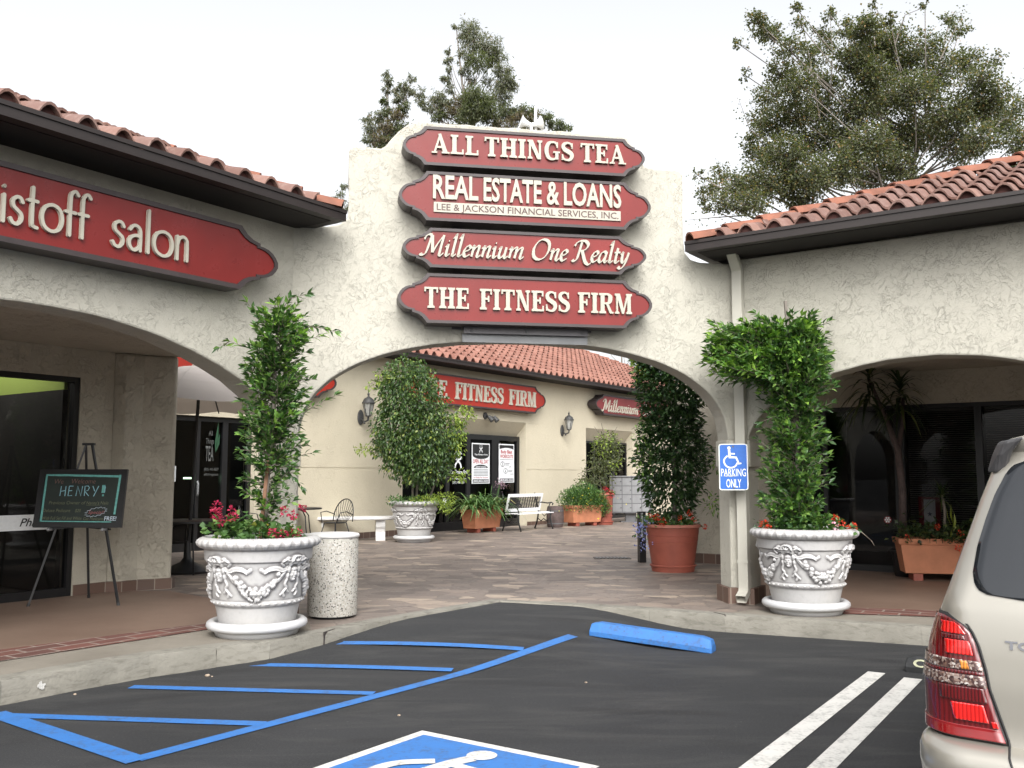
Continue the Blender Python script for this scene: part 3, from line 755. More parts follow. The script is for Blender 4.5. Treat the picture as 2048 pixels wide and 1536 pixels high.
stripe(mb, gp(-10, 1428), gp(275, 1524), 0.135, 0.0074)
o = mb.build('hatched_aisle_marking', M['paint_blue'], fixn=False); tag(o, kind='structure')
mb = MB()
stripe(mb, (1.74 - .570*2.6 - .38, 5.11 - .822*2.6), (2.84, 7.48), 0.13)
stripe(mb, (1.74 - .570*2.6, 5.11 - .822*2.6), (3.03, 7.26), 0.13)
o = mb.build('parking_line', M['paint_white'], fixn=False); tag(o, kind='structure')
# wheelchair emblem on a blue square, edged white
SQ = Vector((-0.54, 5.81, 0)); ex, ey = dR.copy(), -dL.copy(); SZ = 1.22
def sq(u, v, z): p = SQ + ex * u + ey * v; return (p.x, p.y, gz(p.x, p.y) + z)
mb = MB(); mb.poly([sq(0,0,.004), sq(0,SZ,.004), sq(SZ,SZ,.004), sq(SZ,0,.004)]); mb.mi = 1
b = .075; mb.poly([sq(b,b,.008), sq(b,SZ-b,.008), sq(SZ-b,SZ-b,.008), sq(SZ-b,b,.008)]); mb.mi = 0
def flat_rib(mb, pts, ws, z, fn):
    n = len(pts); o = len(mb.v)
    for i, p in enumerate(pts):
        d = (pts[min(i+1, n-1)] - pts[max(i-1, 0)]).normalized(); q = Vector((-d.y, d.x)) * ws[i] / 2
        for s in (1, -1): c = p + q * s; mb.v.append(fn(c.x, c.y, z))
    for i in range(n - 1): mb.face((o+2*i, o+2*i+1, o+2*i+3, o+2*i+2))
hd = [Vector((.61 + .085*math.cos(t), .22 + .085*math.sin(t))) for t in [2*PI*k/16 for k in range(16)]]
mb.poly([sq(p.x, p.y, .012) for p in hd])
flat_rib(mb, catmull([(.60,.30),(.56,.42),(.53,.62)], 5), [.10]*11, .0125, sq)
flat_rib(mb, [Vector((.53,.60)), Vector((.80,.62)), Vector((.94,.93)), Vector((1.03,.90))], [.09]*4, .013, sq)
flat_rib(mb, [Vector((.55,.44)), Vector((.78,.46))], [.07]*2, .0135, sq)
flat_rib(mb, catmull([(.47,.45),(.32,.60),(.31,.82),(.45,.98),(.64,.98),(.77,.84)], 6), [.08]*31, .014, sq)
o = mb.build('wheelchair_symbol_marking', [M['paint_white'], M['paint_blue']], fixn=False); tag(o, kind='structure')
for p in o.data.polygons:
    pass
o.data.polygons.foreach_set('use_smooth', [False] * len(o.data.polygons))
bm = bmesh.new(); bm.from_mesh(o.data)
for f in bm.faces:
    if f.normal.z < 0: f.normal_flip()
bm.to_mesh(o.data); bm.free()
# an old splash of white paint on the kerb face
mb = MB(); rs = random.Random(2); kd = Vector((.564, .826, 0)); kn = Vector((.826, -.564, 0)); c = Vector((-3.262, 6.652, .085)) + kn * .008
mb.poly([c + kd * (.030 * q * math.cos(a)) + Vector((0, 0, .030 * q * math.sin(a))) for a, q in [(2*PI*k/18, rs.uniform(.45, 1.15)) for k in range(18)]])
mb.build('paint_splash', M['paint_white'], fixn=False)['kind'] = 'structure'
# cast-iron floor grate in the plaza
g = thing('floor_drain', 'dark iron drain grate let into the plaza paving near the red pot', 'drain', (1.66, 15.75, FL))
mb = MB(); mb.box((-.30, -.16, .002), (.30, .16, .012)); mb.build('grate_frame', M['drain_iron'], g)
mb = MB()
for k in range(9): mb.box((-.27 + k*.06, -.13, .0125), (-.24 + k*.06, .13, .02))
mb.build('grate_bar', M['mail_dark'], g)
# little pebbles and a leaf on the asphalt
for k, (px, py, r) in enumerate(((415, 1353, .022), (449, 1328, .012), (150, 1390, .013), (424, 1354, .010), (798, 1432, .012), (1172, 1366, .012))):
    q = gp(px, py); mb = MB(); mb.ball((0, 0, r * .4), r, r * .75, r * .5, 7, 4); o = mb.build('pebble', M['pebble_mat'], smooth=True)
    o.location = (q[0], q[1], gz(*q)); tag(o, 'small tan pebble lying on the dark asphalt', 'pebble', 'pebbles on the asphalt')
# ------------------------------------------------------------------ buildings
def arch_pts(xa, xb, zs, rise, n, N=44, jit=0.004, rnd=random.Random(5)):
    """points of a basket arch from (xb, FL) over to (xa, FL)"""
    cx, hw = (xa + xb) / 2, (xb - xa) / 2; out = [(xb, FL - .02)]
    for i in range(N + 1):
        t = PI * i / N; c, s = math.cos(t), math.sin(t)
        x = abs(c) ** (2 / n) * (1 if c >= 0 else -1); z = abs(s) ** (2 / n)
        j = jit if 0 < i < N else 0
        out.append((cx + hw * x + rnd.uniform(-j, j), zs + rise * z + rnd.uniform(-j, j)))
    out.append((xa, FL - .02)); return out
def tri_fill(o):
    bm = bmesh.new(); bm.from_mesh(o.data)
    bmesh.ops.triangulate(bm, faces=[f for f in bm.faces if len(f.verts) > 4], quad_method='BEAUTY', ngon_method='EAR_CLIP')
    bm.to_mesh(o.data); bm.free()
def wall_poly(name, pts, y0, y1, mat, parent, bevel=0.018, keep=(0,)):
    mb = MB(); mb.prism(pts, y0, y1); o = mb.build(name, mat, parent, bevel=bevel, keep=keep)
    return o
def tile_band(name, pts, z0, z1, parent, mat=None):
    """skirting of tiles along a plan polyline (counter-clockwise seen from outside it runs left to right)"""
    mb = MB(); uv = []; s = 0.0
    for i in range(len(pts) - 1):
        a, b = Vector(pts[i]), Vector(pts[i + 1]); L = (b - a).length; n = Vector((-(b-a).y, (b-a).x)).normalized() * .03
        mb.poly([(a.x, a.y, z0), (b.x, b.y, z0), (b.x, b.y, z1), (a.x, a.y, z1)]); uv += [(s, 0), (s+L, 0), (s+L, .2), (s, .2)]
        mb.poly([(a.x, a.y, z1), (b.x, b.y, z1), (b.x + n.x, b.y + n.y, z1 + .004), (a.x + n.x, a.y + n.y, z1 + .004)]); uv += [(s, .2), (s+L, .2), (s+L, .23), (s, .23)]
        s += L
    o = mb.build(name, mat or M['base_tile'], parent, fixn=False); l = o.data.uv_layers.new(name='UVMap')
    for k, c in enumerate(uv): l.data[k].uv = c
    return o
def tile_roof(parent, xa, xb, run, z0, slope, hipL, hipR, mats, y0=-0.60, p=0.30, e=0.37, sub=10):
    def prof(x):
        t = (x / p) % 1.0
        return 0.100 * math.sin(PI * t / .62) ** 0.85 if t < .62 else -0.012 * math.sin(PI * (t - .62) / .38)
    mb = MB(); nc = int(run / e); dx = p / sub
    for j in range(nc):
        yA, yB = y0 + j * e, y0 + (j + 1) * e + .05
        xl = xa + (j * e + e * .5 + .13 if hipL else 0); xr = xb - (j * e + e * .5 + .13 if hipR else 0)
        i0, i1 = int(math.ceil(xl / dx)), int(math.floor(xr / dx))
        zA, zB = z0 + slope * (yA - y0), z0 + slope * (yB - y0); w = i1 - i0 + 1
        if w < 3: continue
        o = len(mb.v); rw = random.Random(j * 31 + 5)
        jt = {}
        for i in range(i0, i1 + 1):
            h = prof(i * dx); k = int(math.floor(i * dx / p))
            if k not in jt: jt[k] = (rw.uniform(-.010, .010), rw.uniform(-.006, .006))
            jy, jz = jt[k]
            mb.v += [(i * dx, yA + .05, zA - .02), (i * dx, yA + .05, zA + h + .038 + jz), (i * dx, yA + jy + .004, zA + h + .036 + jz), (i * dx, yA + jy, zA + h + .058 + jz), (i * dx, yB, zB + h)]
        for i in range(w - 1):
            a = o + i * 5; b = a + 5
            mb.mi = 2; mb.face((a, b, b + 1, a + 1)); mb.mi = 0
            for q in (1, 2, 3): mb.face((a + q, b + q, b + q + 1, a + q + 1))
    mb.mi = 3; zt = z0 + slope * run
    xl, xr = (xa + run if hipL else xa), (xb - run if hipR else xb)
    mb.poly([(xa, y0 + .03, z0 - .01), (xb, y0 + .03, z0 - .01), (xr, y0 + run, zt - .01), (xl, y0 + run, zt - .01)])
    if hipR: mb.poly([(xb, y0, z0 - .012), (xb, y0 + 2 * run, z0 - .012), (xr, y0 + run, zt - .012)])
    if hipL: mb.poly([(xa, y0, z0 - .012), (xl, y0 + run, zt - .012), (xa, y0 + 2 * run, z0 - .012)])
    mb.poly([(xl, y0 + run, zt - .011), (xr, y0 + run, zt - .011), (xr + (run if hipR else 0), y0 + 2*run, z0 - .011), (xl - (run if hipL else 0), y0 + 2*run, z0 - .011)])
    r = mb.build('tiled_roof', mats, parent, smooth=38, fixn=False)
    mb = MB()
    def caps(p0, d, n, step):
        p0, d = Vector(p0), Vector(d).normalized(); side = d.cross(Vector((0, 0, 1))).normalized(); up = side.cross(d)
        for k in range(n):
            a = p0 + d * (k * step); b = a + d * (step + .06); o = len(mb.v); N = 8
            for q, (c, rr, lf) in enumerate(((a, .105, .042), (a, .12, .05), (b, .10, .02))):
                for i in range(N + 1):
                    t = PI * i / N
                    v = c + side * math.cos(t) * rr + up * (math.sin(t) * rr * .85 + lf - .01); mb.v.append(tuple(v))
            for q in range(2):
                for i in range(N): s = o + q * (N + 1) + i; mb.face((s, s + 1, s + N + 2, s + N + 1))
    L = math.hypot(run * math.sqrt(2), slope * run)
    if hipR: caps((xb - .04, y0 + .02, z0 + .02), (-1, 1, slope), int(L / .42), .42)
    if hipL: caps((xa + .04, y0 + .02, z0 + .02), (1, 1, slope), int(L / .42), .42)
    caps((xl, y0 + run, zt), (1, 0, 0), int((xr - xl) / .42), .42)
    rt = mb.build('ridge_tiles', M['ridge_tile'], r, smooth=40, fixn=False)
    return r
def gutter(parent, xa, xb, z, retL=0, retR=0, fascia=True):
    mb = MB()
    def run(a, b, n):                               # n: outward direction
        a, b, n = Vector(a), Vector(b), Vector(n)
        for (o0, o1, z0, z1) in ((-.005, .105, -.11, -.035), (-.018, .108, -.035, 0.0)):
            p = [a - n * 0 + n * (-o1), b + n * (-o1), b + n * (-o0), a + n * (-o0)]
            mb.plan([(q.x, q.y) for q in p], z + z0, z + z1)
    run((xa, -.60), (xb, -.60), (0, -1))
    if retR: run((xb, -.60 + .11), (xb, retR), (1, 0))
    if retL: run((xa, -.60 + .11), (xa, retL), (-1, 0))
    mb.build('gutter', M['brown_metal'], parent)
    mb = MB()
    mb.box((xa + (.10 if retL else 0), -.495, z - .115), (xb - (.10 if retR else 0), -.002, z - .088))
    mb.build('soffit', M['soffit_wood'], parent)
def boxwall(mb, x0, x1, z0, z1, y0, y1): mb.box((x0, y0, z0), (x1, y1, z1))
def storefront(parent, x0, x1, z0, z1, y, bars, transoms=(), bw=.055, glass_mat='shop_glass'):
    fr = MB()
    fr.box((x0, y, z0), (x0 + bw, y + .10, z1)); fr.box((x1 - bw, y, z0), (x1, y + .10, z1))
    fr.box((x0 + bw, y + .002, z1 - bw), (x1 - bw, y + .098, z1)); fr.box((x0 + bw, y + .002, z0), (x1 - bw, y + .098, z0 + bw * 1.6))
    for b, w in bars: fr.box((b - w/2, y + .004, z0 + bw * 1.6), (b + w/2, y + .096, z1 - bw))
    for t, a, b in transoms: fr.box((a, y + .006, t - .022), (b, y + .094, t + .022))
    f = fr.build('window_frame', M['black_frame'], parent)
    g = MB(); g.poly([(x0 + bw, y + .05, z0 + bw), (x1 - bw, y + .05, z0 + bw), (x1 - bw, y + .05, z1 - bw), (x0 + bw, y + .05, z1 - bw)])
    g.build('pane', M[glass_mat], f, fixn=False)
    return f
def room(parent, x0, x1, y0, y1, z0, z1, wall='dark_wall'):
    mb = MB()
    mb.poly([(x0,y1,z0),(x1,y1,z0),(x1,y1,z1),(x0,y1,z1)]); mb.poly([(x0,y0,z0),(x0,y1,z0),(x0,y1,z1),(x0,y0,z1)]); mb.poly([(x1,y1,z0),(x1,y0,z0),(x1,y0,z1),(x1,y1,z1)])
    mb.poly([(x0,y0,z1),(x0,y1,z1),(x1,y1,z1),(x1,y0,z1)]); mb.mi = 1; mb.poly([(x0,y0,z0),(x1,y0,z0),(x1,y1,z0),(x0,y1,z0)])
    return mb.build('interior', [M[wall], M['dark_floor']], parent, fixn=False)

# ---- left wing: the salon
salon = thing('salon_building', 'cream stucco building on the left with arched arcade and red sign', 'building', (CLp.x, CLp.y, 0), rotL)
TH_W = 0.32
ptsL = [(0, FL - .02), (0, 4.092), (-11.5, 4.092), (-11.5, FL - .02)]
a1 = arch_pts(-5.12, -.085, 1.86, 1.01, 1.85); a2 = arch_pts(-10.6, -5.5, 1.86, 1.01, 1.85)
wall_poly('arcade_wall', [(0, FL - .02), (0, 4.092), (-11.5, 4.092), (-11.5, FL - .02)] + a2[::-1] + a1[::-1], 0, TH_W, M['stucco'], salon)
SWY = 3.10
mb = MB()
boxwall(mb, -.40, .02, FL, 3.0, SWY, 3.4); boxwall(mb, -11.5, -8.4, FL, 3.0, SWY, 3.4); boxwall(mb, -8.4, -.40, 2.665, 3.0, SWY, 3.4)
mb.build('shop_wall', M['stucco_shop'], salon)
mb = MB(); mb.plan([(.022, 3.13), (.10, 2.985), (.34, 2.985), (.69, 2.82), (.745, 2.88), (.745, 3.5), (.022, 3.5)], FL, 3.0)
mb.build('pier', M['stucco_shop'], salon, bevel=.03)
tile_band('base_tiles', [(-.40, 3.085), (.0, 3.085), (.085, 2.955), (.33, 2.955), (.69, 2.785), (.785, 2.86), (.785, 3.5)], FL, FL + .125, salon)
mb = MB(); mb.box((-11.5, TH_W + .003, 3.002), (.72, 3.5, 4.0)); mb.build('ceiling', M['stucco_shop'], salon)
bk = MB(); bk.box((-11.5, 7.1, FL), (.745, 7.3, 4.05)); bk.box((.54, 3.51, FL), (.745, 7.1, 4.05)); bk.build('rear_wall', M['stucco_court'], salon)
storefront(salon, -8.4, -.40, FL, 2.665, SWY + .02, [(-2.9, .06), (-5.6, .06)], bw=.062)
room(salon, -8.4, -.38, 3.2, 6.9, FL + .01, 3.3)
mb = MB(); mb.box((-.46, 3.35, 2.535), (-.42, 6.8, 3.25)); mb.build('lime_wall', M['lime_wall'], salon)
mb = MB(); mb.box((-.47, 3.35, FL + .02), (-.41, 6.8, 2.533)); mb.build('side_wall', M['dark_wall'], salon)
lamp_d = bpy.data.lights.new('lime_wall_fill', 'AREA'); lamp_d.shape = 'RECTANGLE'; lamp_d.size = .12; lamp_d.size_y = 3.2; lamp_d.energy = 17; lamp_d.color = (1, .97, .86)  # unseen lamp added inside the salon to brighten the lime wall
lo = bpy.data.objects.new('lime_wall_fill', lamp_d); C.objects.link(lo); lo.parent = salon; lo.location = (-1.15, 5.1, 3.22); lo.rotation_euler = (0, R(-50), 0)
mb = MB(); mb.box((-8.0, SWY + .012, .93), (-.48, SWY + .019, 1.10)); wb = mb.build('window_band', M['sign_white'], salon)
mb = MB(); write_sans(mb, 'Phb', -1.03, -.84, .975, .085, SWY + .008, bold=.01, shear=.35)
write_sans(mb, 'Phb', -2.35, -2.16, .975, .085, SWY + .008, bold=.01, shear=.35)
mb.build('band_lettering', M['poster_black'], wb)
mb = MB()                                            # dim things seen through the glass
mb.box((-4.2, 5.6, FL + .9), (-.9, 6.2, FL + .98)); mb.box((-4.2, 6.0, FL), (-.9, 6.2, 2.3))
mb.build('salon_shelf', M['counter'], salon)
mb = MB(); rnd = random.Random(4)
for k in range(34):
    x = -4.0 + .088 * k; z = (FL + .98) if k % 2 else FL + 1.3; mb.box((x, 5.65, z), (x + .06, 5.75, z + rnd.uniform(.1, .28)))
mb.build('salon_bottles', M['shelf_goods'], salon)
mb = MB()
for (x0, z0, x1, z1) in ((-2.35, 1.95, -1.45, 2.35), (-1.32, 1.98, -.8, 2.3)): mb.box((x0, 5.0, z0), (x1, 5.02, z1))
mb.build('salon_poster', M['poster_grey'], salon)
tile_roof(salon, -12.2, .12, 4.9, 4.112, 0.40, False, True, [M['roof_tile'], M['roof_tile'], M['tile_end'], M['mortar']])
gutter(salon, -12.2, .14, 4.172, retR=3.4)

# ---- right wing
rb = thing('office_building', 'cream stucco building on the right with tiled hip roof and shaded arcade', 'building', (CRp.x, CRp.y, 0), rotR)
a1 = arch_pts(.137, 3.80, 1.86, .84, 1.9); a2 = arch_pts(4.15, 7.8, 1.86, .84, 1.9)
wall_poly('arcade_wall', [(0, FL - .02)] + a1[::-1] + a2[::-1] + [(8.2, FL - .02), (8.2, 3.912), (0, 3.912)], 0, TH_W, M['stucco'], rb)
RWY = 4.28
mb = MB()
boxwall(mb, -2.62, -.96, FL, 3.0, RWY - .16, 4.6); boxwall(mb, -.96, 8.2, 2.53, 3.0, RWY, 4.6)
mb.build('shop_wall', M['stucco_shop'], rb)
tile_band('base_tiles', [(-2.65, 4.6), (-2.65, RWY - .19), (-.95, RWY - .19)], FL, FL + .15, rb)
mb = MB(); mb.box((-1.2, TH_W + .003, 3.002), (8.2, 4.7, 3.82)); mb.build('ceiling', M['stucco_shop'], rb)
bk = MB(); bk.box((-2.62, 8.2, FL), (8.2, 8.4, 3.88)); bk.box((-2.62, 4.61, FL), (-2.40, 8.2, 3.88)); bk.box((8.0, TH_W + .004, FL), (8.19, 4.27, 3.0)); bk.build('rear_wall', M['stucco_court'], rb)  # last box: unseen end wall added to keep sky light out of the arcade
storefront(rb, -.96, 8.2, FL, 2.53, RWY + .02, [(.745, .13), (1.78, .09), (3.3, .09), (-.30, .06)], bw=.06)
room(rb, -.95, 8.2, RWY + .14, 7.9, FL + .01, 3.0)
mb = MB()
for (x0, x1) in ((.84, 1.73), (1.85, 3.24), (3.36, 5.5)):
    k = 0; z = 2.42
    while z > .62:
        mb.poly([(x0, RWY + .17, z), (x1, RWY + .17, z), (x1, RWY + .19, z - .014), (x0, RWY + .19, z - .014)]); z -= .030
    mb.box((x0, RWY + .165, 2.43), (x1, RWY + .2, 2.47))
mb.build('window_blind', M['blind'], rb, fixn=False)
tile_roof(rb, -.26, 9.0, 4.9, 3.982, 0.40, True, False, [M['roof_tile'], M['roof_tile'], M['tile_end'], M['mortar']])
gutter(rb, -.28, 9.0, 4.042, retL=3.4)

# ---- entrance archway between the wings
gate = thing('entrance_archway', 'cream stucco archway wall between the two wings carrying four red signs', 'archway', (CRp.x, CRp.y, 0), rotC)
W = 4.753
a1 = arch_pts(-4.665, -.08, 1.88, 1.065, 2.35)
rr = random.Random(9)
def jag(pts, n=6, j=.006):
    out = []
    for i in range(len(pts) - 1):
        a, b = Vector(pts[i]), Vector(pts[i + 1]); m = max(1, int((b - a).length / .12))
        for k in range(m):
            p = a.lerp(b, k / m); q = j if 0 < k else 0; out.append((p.x + rr.uniform(-q, q), p.y + rr.uniform(-q, q)))
    out.append(pts[-1]); return out
top = [(-W, 4.085), (-4.42, 4.09), (-4.30, 4.115), (-4.215, 4.19), (-4.207, 4.30), (-4.212, 4.90), (-4.19, 4.945), (-4.14, 4.96), (-3.88, 4.955), (-3.83, 4.985), (-3.78, 5.055), (-3.70, 5.15), (-3.60, 5.235), (-3.48, 5.275),
       (-2.34, 5.272), (-1.27, 5.268), (-1.18, 5.235), (-1.09, 5.12), (-1.03, 4.99), (-.985, 4.935), (-.92, 4.915), (-.61, 4.912), (-.565, 4.895), (-.545, 4.85), (-.548, 4.10), (-.535, 3.98), (-.47, 3.905), (-.37, 3.878), (0, 3.875)]
wall_poly('arch_wall', [(-W, FL - .02)] + jag(top) + [(0, FL - .02)] + a1, 0, .30, M['stucco'], gate, bevel=.016, keep=(0, -W))
def loc2(o, rz, p):                                  # world plan point -> local frame
    d = Vector((p[0] - o.x, p[1] - o.y)); c, s = math.cos(rz), math.sin(rz); return (d.x * c + d.y * s, -d.x * s + d.y * c)
for side in (1, -1):
    if side == 1:
        col = [CRp - nC * .30 + dC * -.08, CRp + dC * -.08, CRp + dR * .137, CRp + dR * .137 - nR * .32]; core = [CRp - nC * .297 + dC * -.004, CRp + Vector((-.002, .006, 0)), CRp - nR * .317 + dR * .004]
    else:
        col = [CLp - nL * .32 + dL * -.085, CLp + dL * -.085, CLp + dC * .088, CLp + dC * .088 - nC * .30]; core = [CLp - nL * .317 + dL * .004, CLp + Vector((.002, .006, 0)), CLp - nC * .297 - dC * .004]
    q = [loc2(CRp, rotC, p) for p in col]; kq = [loc2(CRp, rotC, p) for p in core]
    corner = loc2(CRp, rotC, CRp if side == 1 else CLp)
    full = [q[0], q[1], corner, q[2], q[3]]
    def grow(P, d):
        c = Vector((sum(p[0] for p in P) / len(P), sum(p[1] for p in P) / len(P))); out = []
        for p in P: v = Vector(p) - c; out.append(tuple(c + v * (1 + d / v.length)))
        return out
    mb = MB(); mb.plan(kq, FL, 3.86 if side == 1 else 4.07); mb.build('corner_fill', M['stucco'], gate)
    mb = MB(); mb.plan(grow(full, .035), 1.615, 1.915); mb.build('capital', M['stucco'], gate, bevel=.02)
    b = grow(full, .055)
    tile_band('base_tiles', b + [b[0]], FL, FL + .17, gate)

# ---- courtyard building behind, seen through the arch
court = thing('courtyard_building', 'long cream stucco shop building across the courtyard with red tiled roof', 'building', (L0.x, L0.y, 0), rotL)
zt = 4.30
def cw(mb, x0, x1, z0=FL):
    mb.box((x0, 0, z0), (x1, .34, 1.684)); mb.box((x0, 0, 1.698), (x1, .34, zt)); mb.box((x0, .010, 1.684), (x1, .335, 1.698))
mb = MB()
cw(mb, -16, -12.2); cw(mb, -7.30, -3.0); cw(mb, 2.12, 5.40); cw(mb, 8.46, 17.2)
mb.box((-12.2, 0, 2.62), (-7.30, .34, zt))
for x0, x1 in ((-3.0, 2.12), (5.40, 8.46)): mb.box((x0, 0, 2.98), (x1, .34, zt))
mb.build('shop_wall', M['stucco_court'], court)
for x0, x1 in ((-3.0, 2.12), (5.40, 8.46)):
    e = .62 if x0 < 0 else .1; mb = MB()             # sloping plaster hood over a recessed door
    mb.poly([(x0, .0, 2.975), (x1 + e, -.004, 2.975), (x1, .335, 2.60), (x0, .335, 2.60)]); mb.poly([(x1 + .002, -.004, 2.6), (x1 + e, -.006, 2.975), (x1 + .002, .335, 2.60)])
    mb.build('door_hood', M['stucco_court'], court, fixn=False)
tile_band('base_tiles', [(-7.28, -.02), (-3.0, -.02)], FL, FL + .13, court); tile_band('base_tiles', [(2.14, -.02), (5.38, -.02)], FL, FL + .10, court)
storefront(court, -12.2, -7.30, FL, 2.62, .12, [(-7.92, .12), (-9.10, .06), (-8.52, .07), (-10.6, .08)], bw=.09)
storefront(court, -3.0, 2.12, FL, 2.60, .22, [(-1.05, .14), (-.20, .16), (1.0, .34)], bw=.13)
storefront(court, 5.40, 8.46, FL, 2.60, .22, [(6.3, .08), (7.55, .14)], bw=.06)
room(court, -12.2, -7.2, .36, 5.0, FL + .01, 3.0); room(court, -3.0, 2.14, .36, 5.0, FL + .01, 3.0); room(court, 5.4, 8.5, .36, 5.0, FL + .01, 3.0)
mb = MB(); mb.box((1.45, .75, FL + .02), (1.98, .78, 2.45)); mb.box((5.5, .6, FL + .02), (6.25, .63, 2.5)); mb.box((7.25, .40, FL + .02), (7.46, .43, 2.5)); mb.build('curtain', M['blind'], court)
tile_roof(court, -17, 17.0, 5.2, 4.272, 0.44, False, True, [M['roof_tile_court'], M['roof_tile_court'], M['tile_end'], M['mortar']], sub=8)
gutter(court, -17, 17.0, 4.315, retR=3.6)
# inside the tea shop
mb = MB()
for z in (.75, 1.15, 1.55, 1.95): mb.box((-9.9, 2.9, z), (-7.35, 3.2, z + .03))
mb.build('tea_shelf', M['counter'], court)
mb = MB(); rnd = random.Random(8)
for z in (.78, 1.18, 1.58):
    x = -9.8
    while x < -7.5:
        w = rnd.uniform(.05, .13); mb.box((x, 2.92, z), (x + w, 3.05, z + rnd.uniform(.10, .26))); x += w + rnd.uniform(.04, .25)
mb.build('tea_tins', M['tin_grey'], court)
for x in (-8.88, -8.28):
    mb = MB(); mb.box((x - .14, .62, 1.465), (x + .14, .68, 1.495)); mb.build('lit_tube', M['lit_tube'], court)
    mb = MB(); mb.box((x - .16, .61, 1.497), (x + .16, .70, 1.515)); mb.build('tube_reflector', M['decal_green'], court)
mb = MB(); write_sans(mb, 'TEA', -8.37, -8.19, 1.80, .27, .112, bold=.012)
write_sans(mb, 'All', -8.31, -8.22, 2.27, .09, .112); write_sans(mb, 'Things', -8.37, -8.19, 2.12, .10, .112)
write_sans(mb, '(805) 445-8327', -8.39, -8.07, 1.62, .05, .112); write_sans(mb, 'allthingstea', -8.39, -8.07, 1.53, .045, .112)
mb.build('door_lettering', M['decal_dim'], court)
mb = MB()
for (a, b) in (((-8.15, 1.95), (-8.10, 2.55)), ((-8.13, 1.98), (-8.06, 2.32))):
    a, b = Vector(a), Vector(b); d = (b - a); n = Vector((-d.y, d.x)).normalized() * .035
    pts = [a, a + d*.35 + n, b, a + d*.45 - n]; mb.poly([(p.x, .111, p.y) for p in pts])
mb.build('leaf_emblem', M['decal_green'], court)
mb = MB(); mb.tube([(-8.55, .08, 1.15), (-8.55, .06, 1.2), (-8.55, .06, 1.38), (-8.55, .08, 1.43)], .02, 6); mb.build('door_handle', M['galv_metal'], court, smooth=True)
mb = MB(); mb.box((-9.06, .10, 1.42), (-9.0, .115, 1.70)); mb.build('push_sign', M['decal_white'], court)
# the gym's window emblem: a figure under an arc, with the name below
def gym_emblem(mb, cx, cz, s, y):
    flat = lambda x, z_, yy: (cx + x * s, y + yy, cz + z_ * s)
    mb.prism([(cx + .10*s*math.cos(t), cz + (.30 + .10*math.sin(t))*s) for t in [2*PI*k/14 for k in range(14)]], y - .001, y, back=False)
    flat_rib(mb, catmull([(-.42,.28),(-.30,.10),(-.06,.02),(0,-.08),(.06,.02),(.30,.10),(.42,.28)], 4), [.05,.1,.12,.13,.14]+[.15]*16+[.14,.12,.1,.05], 0, flat)
    flat_rib(mb, catmull([(-.36,-.62),(-.30,-.34),(0,-.10),(.30,-.34),(.36,-.62)], 5), [.05]+[.15]*19+[.05], -.0005, flat)
    flat_rib(mb, catmull([(-.46,.42),(-.25,.60),(0,.66),(.25,.60),(.46,.42)], 5), [.05]*21, -.001, flat)
mb = MB(); gym_emblem(mb, -.66, 1.92, .34, .205); 
write_sans(mb, 'The Fitness Firm', -1.02, -.27, 1.57, .10, .205, bold=.008, shear=.3); write_sans(mb, 'a private gymnasium', -.88, -.32, 1.43, .045, .205); write_sans(mb, '(805) 402-2533', -.88, -.40, 1.33, .06, .205)
mb.build('window_lettering', M['poster_white'], court)
mb = MB(); mb.box((-1.26, .19, .80), (-1.14, .2, .96)); mb.build('door_sticker', M['sign_white'], court)

# ------------------------------------------------------------------ red signs
def sign_outline(c, h, e, k=1.0):
    """quarter outline of a plaque: ogee shoulder, small notch, rounded nose"""
    a = c - e
    q = [(a, h), (a + .06*e, .90*h), (a + .16*e, .76*h), (a + .30*e, .645*h), (a + .46*e, .585*h), (a + .50*e, .575*h), (a + .50*e, .49*h), (a + .58*e, .485*h),
         (a + .72*e, .44*h), (a + .84*e, .345*h), (a + .93*e, .21*h), (a + .985*e, .08*h)]
    right = q + [(x, -z) for x, z in reversed(q)]
    return right + [(-x, z) for x, z in reversed(right)]
def sign(name, label, o, rz, uc, zc, c, h, e, depth, face_mat, lettering, rim=.030, gap=.035, group=None):
    t = thing(name, label, 'sign', frame_xy(o, rz, uc, -gap, zc), rz, group)
    words_ = []; outer = sign_outline(c, h, e); kx, kz = (c - rim) / c, (h - rim) / h
    inner = [(x * kx, z * kz) for x, z in outer]
    mb = MB(); n = len(outer); o0 = len(mb.v)
    mb.v += [(p[0], -depth, p[1]) for p in outer]; mb.v += [(p[0], 0, p[1]) for p in outer]
    mb.v += [(p[0], -depth, p[1]) for p in inner]; mb.v += [(p[0], -depth + .016, p[1]) for p in inner]
    for i in range(n):
        j = (i + 1) % n
        mb.face((i, j, n + j, n + i)); mb.face((i, 2*n + i, 2*n + j, j)); mb.face((2*n + i, 3*n + i, 3*n + j, 2*n + j))
    mb.face([n + i for i in range(n)])
    fr = mb.build('sign_frame', M['sign_frame'], t)
    mb = MB(); mb.poly([(p[0], -depth + .0145, p[1]) for p in inner]); pn = mb.build('sign_face', M[face_mat], t, fixn=False)
    lettering(lambda: (lambda q_: (words_.append(q_), q_)[1])(MB()), -depth - .014, -depth + .0142)
    for q_ in words_: q_.build('lettering', M['letter_cream'], t)
    return t
OG = CRp
UC = -2.372
def l1(mb, y0, y1):
    b = -.080
    for txt, x0, x1 in (('ALL', -1.0, -.51), ('THINGS', -.45, .505), ('TEA', .58, 1.075)): write_serif(mb(), txt, x0, x1, b, .205, y0, y1)
sign('shop_sign', 'topmost red plaque reading ALL THINGS TEA on the archway', OG, rotC, UC, 4.918, 1.298, .205, .225, .24, 'sign_red', l1, group='red plaques on the archway')
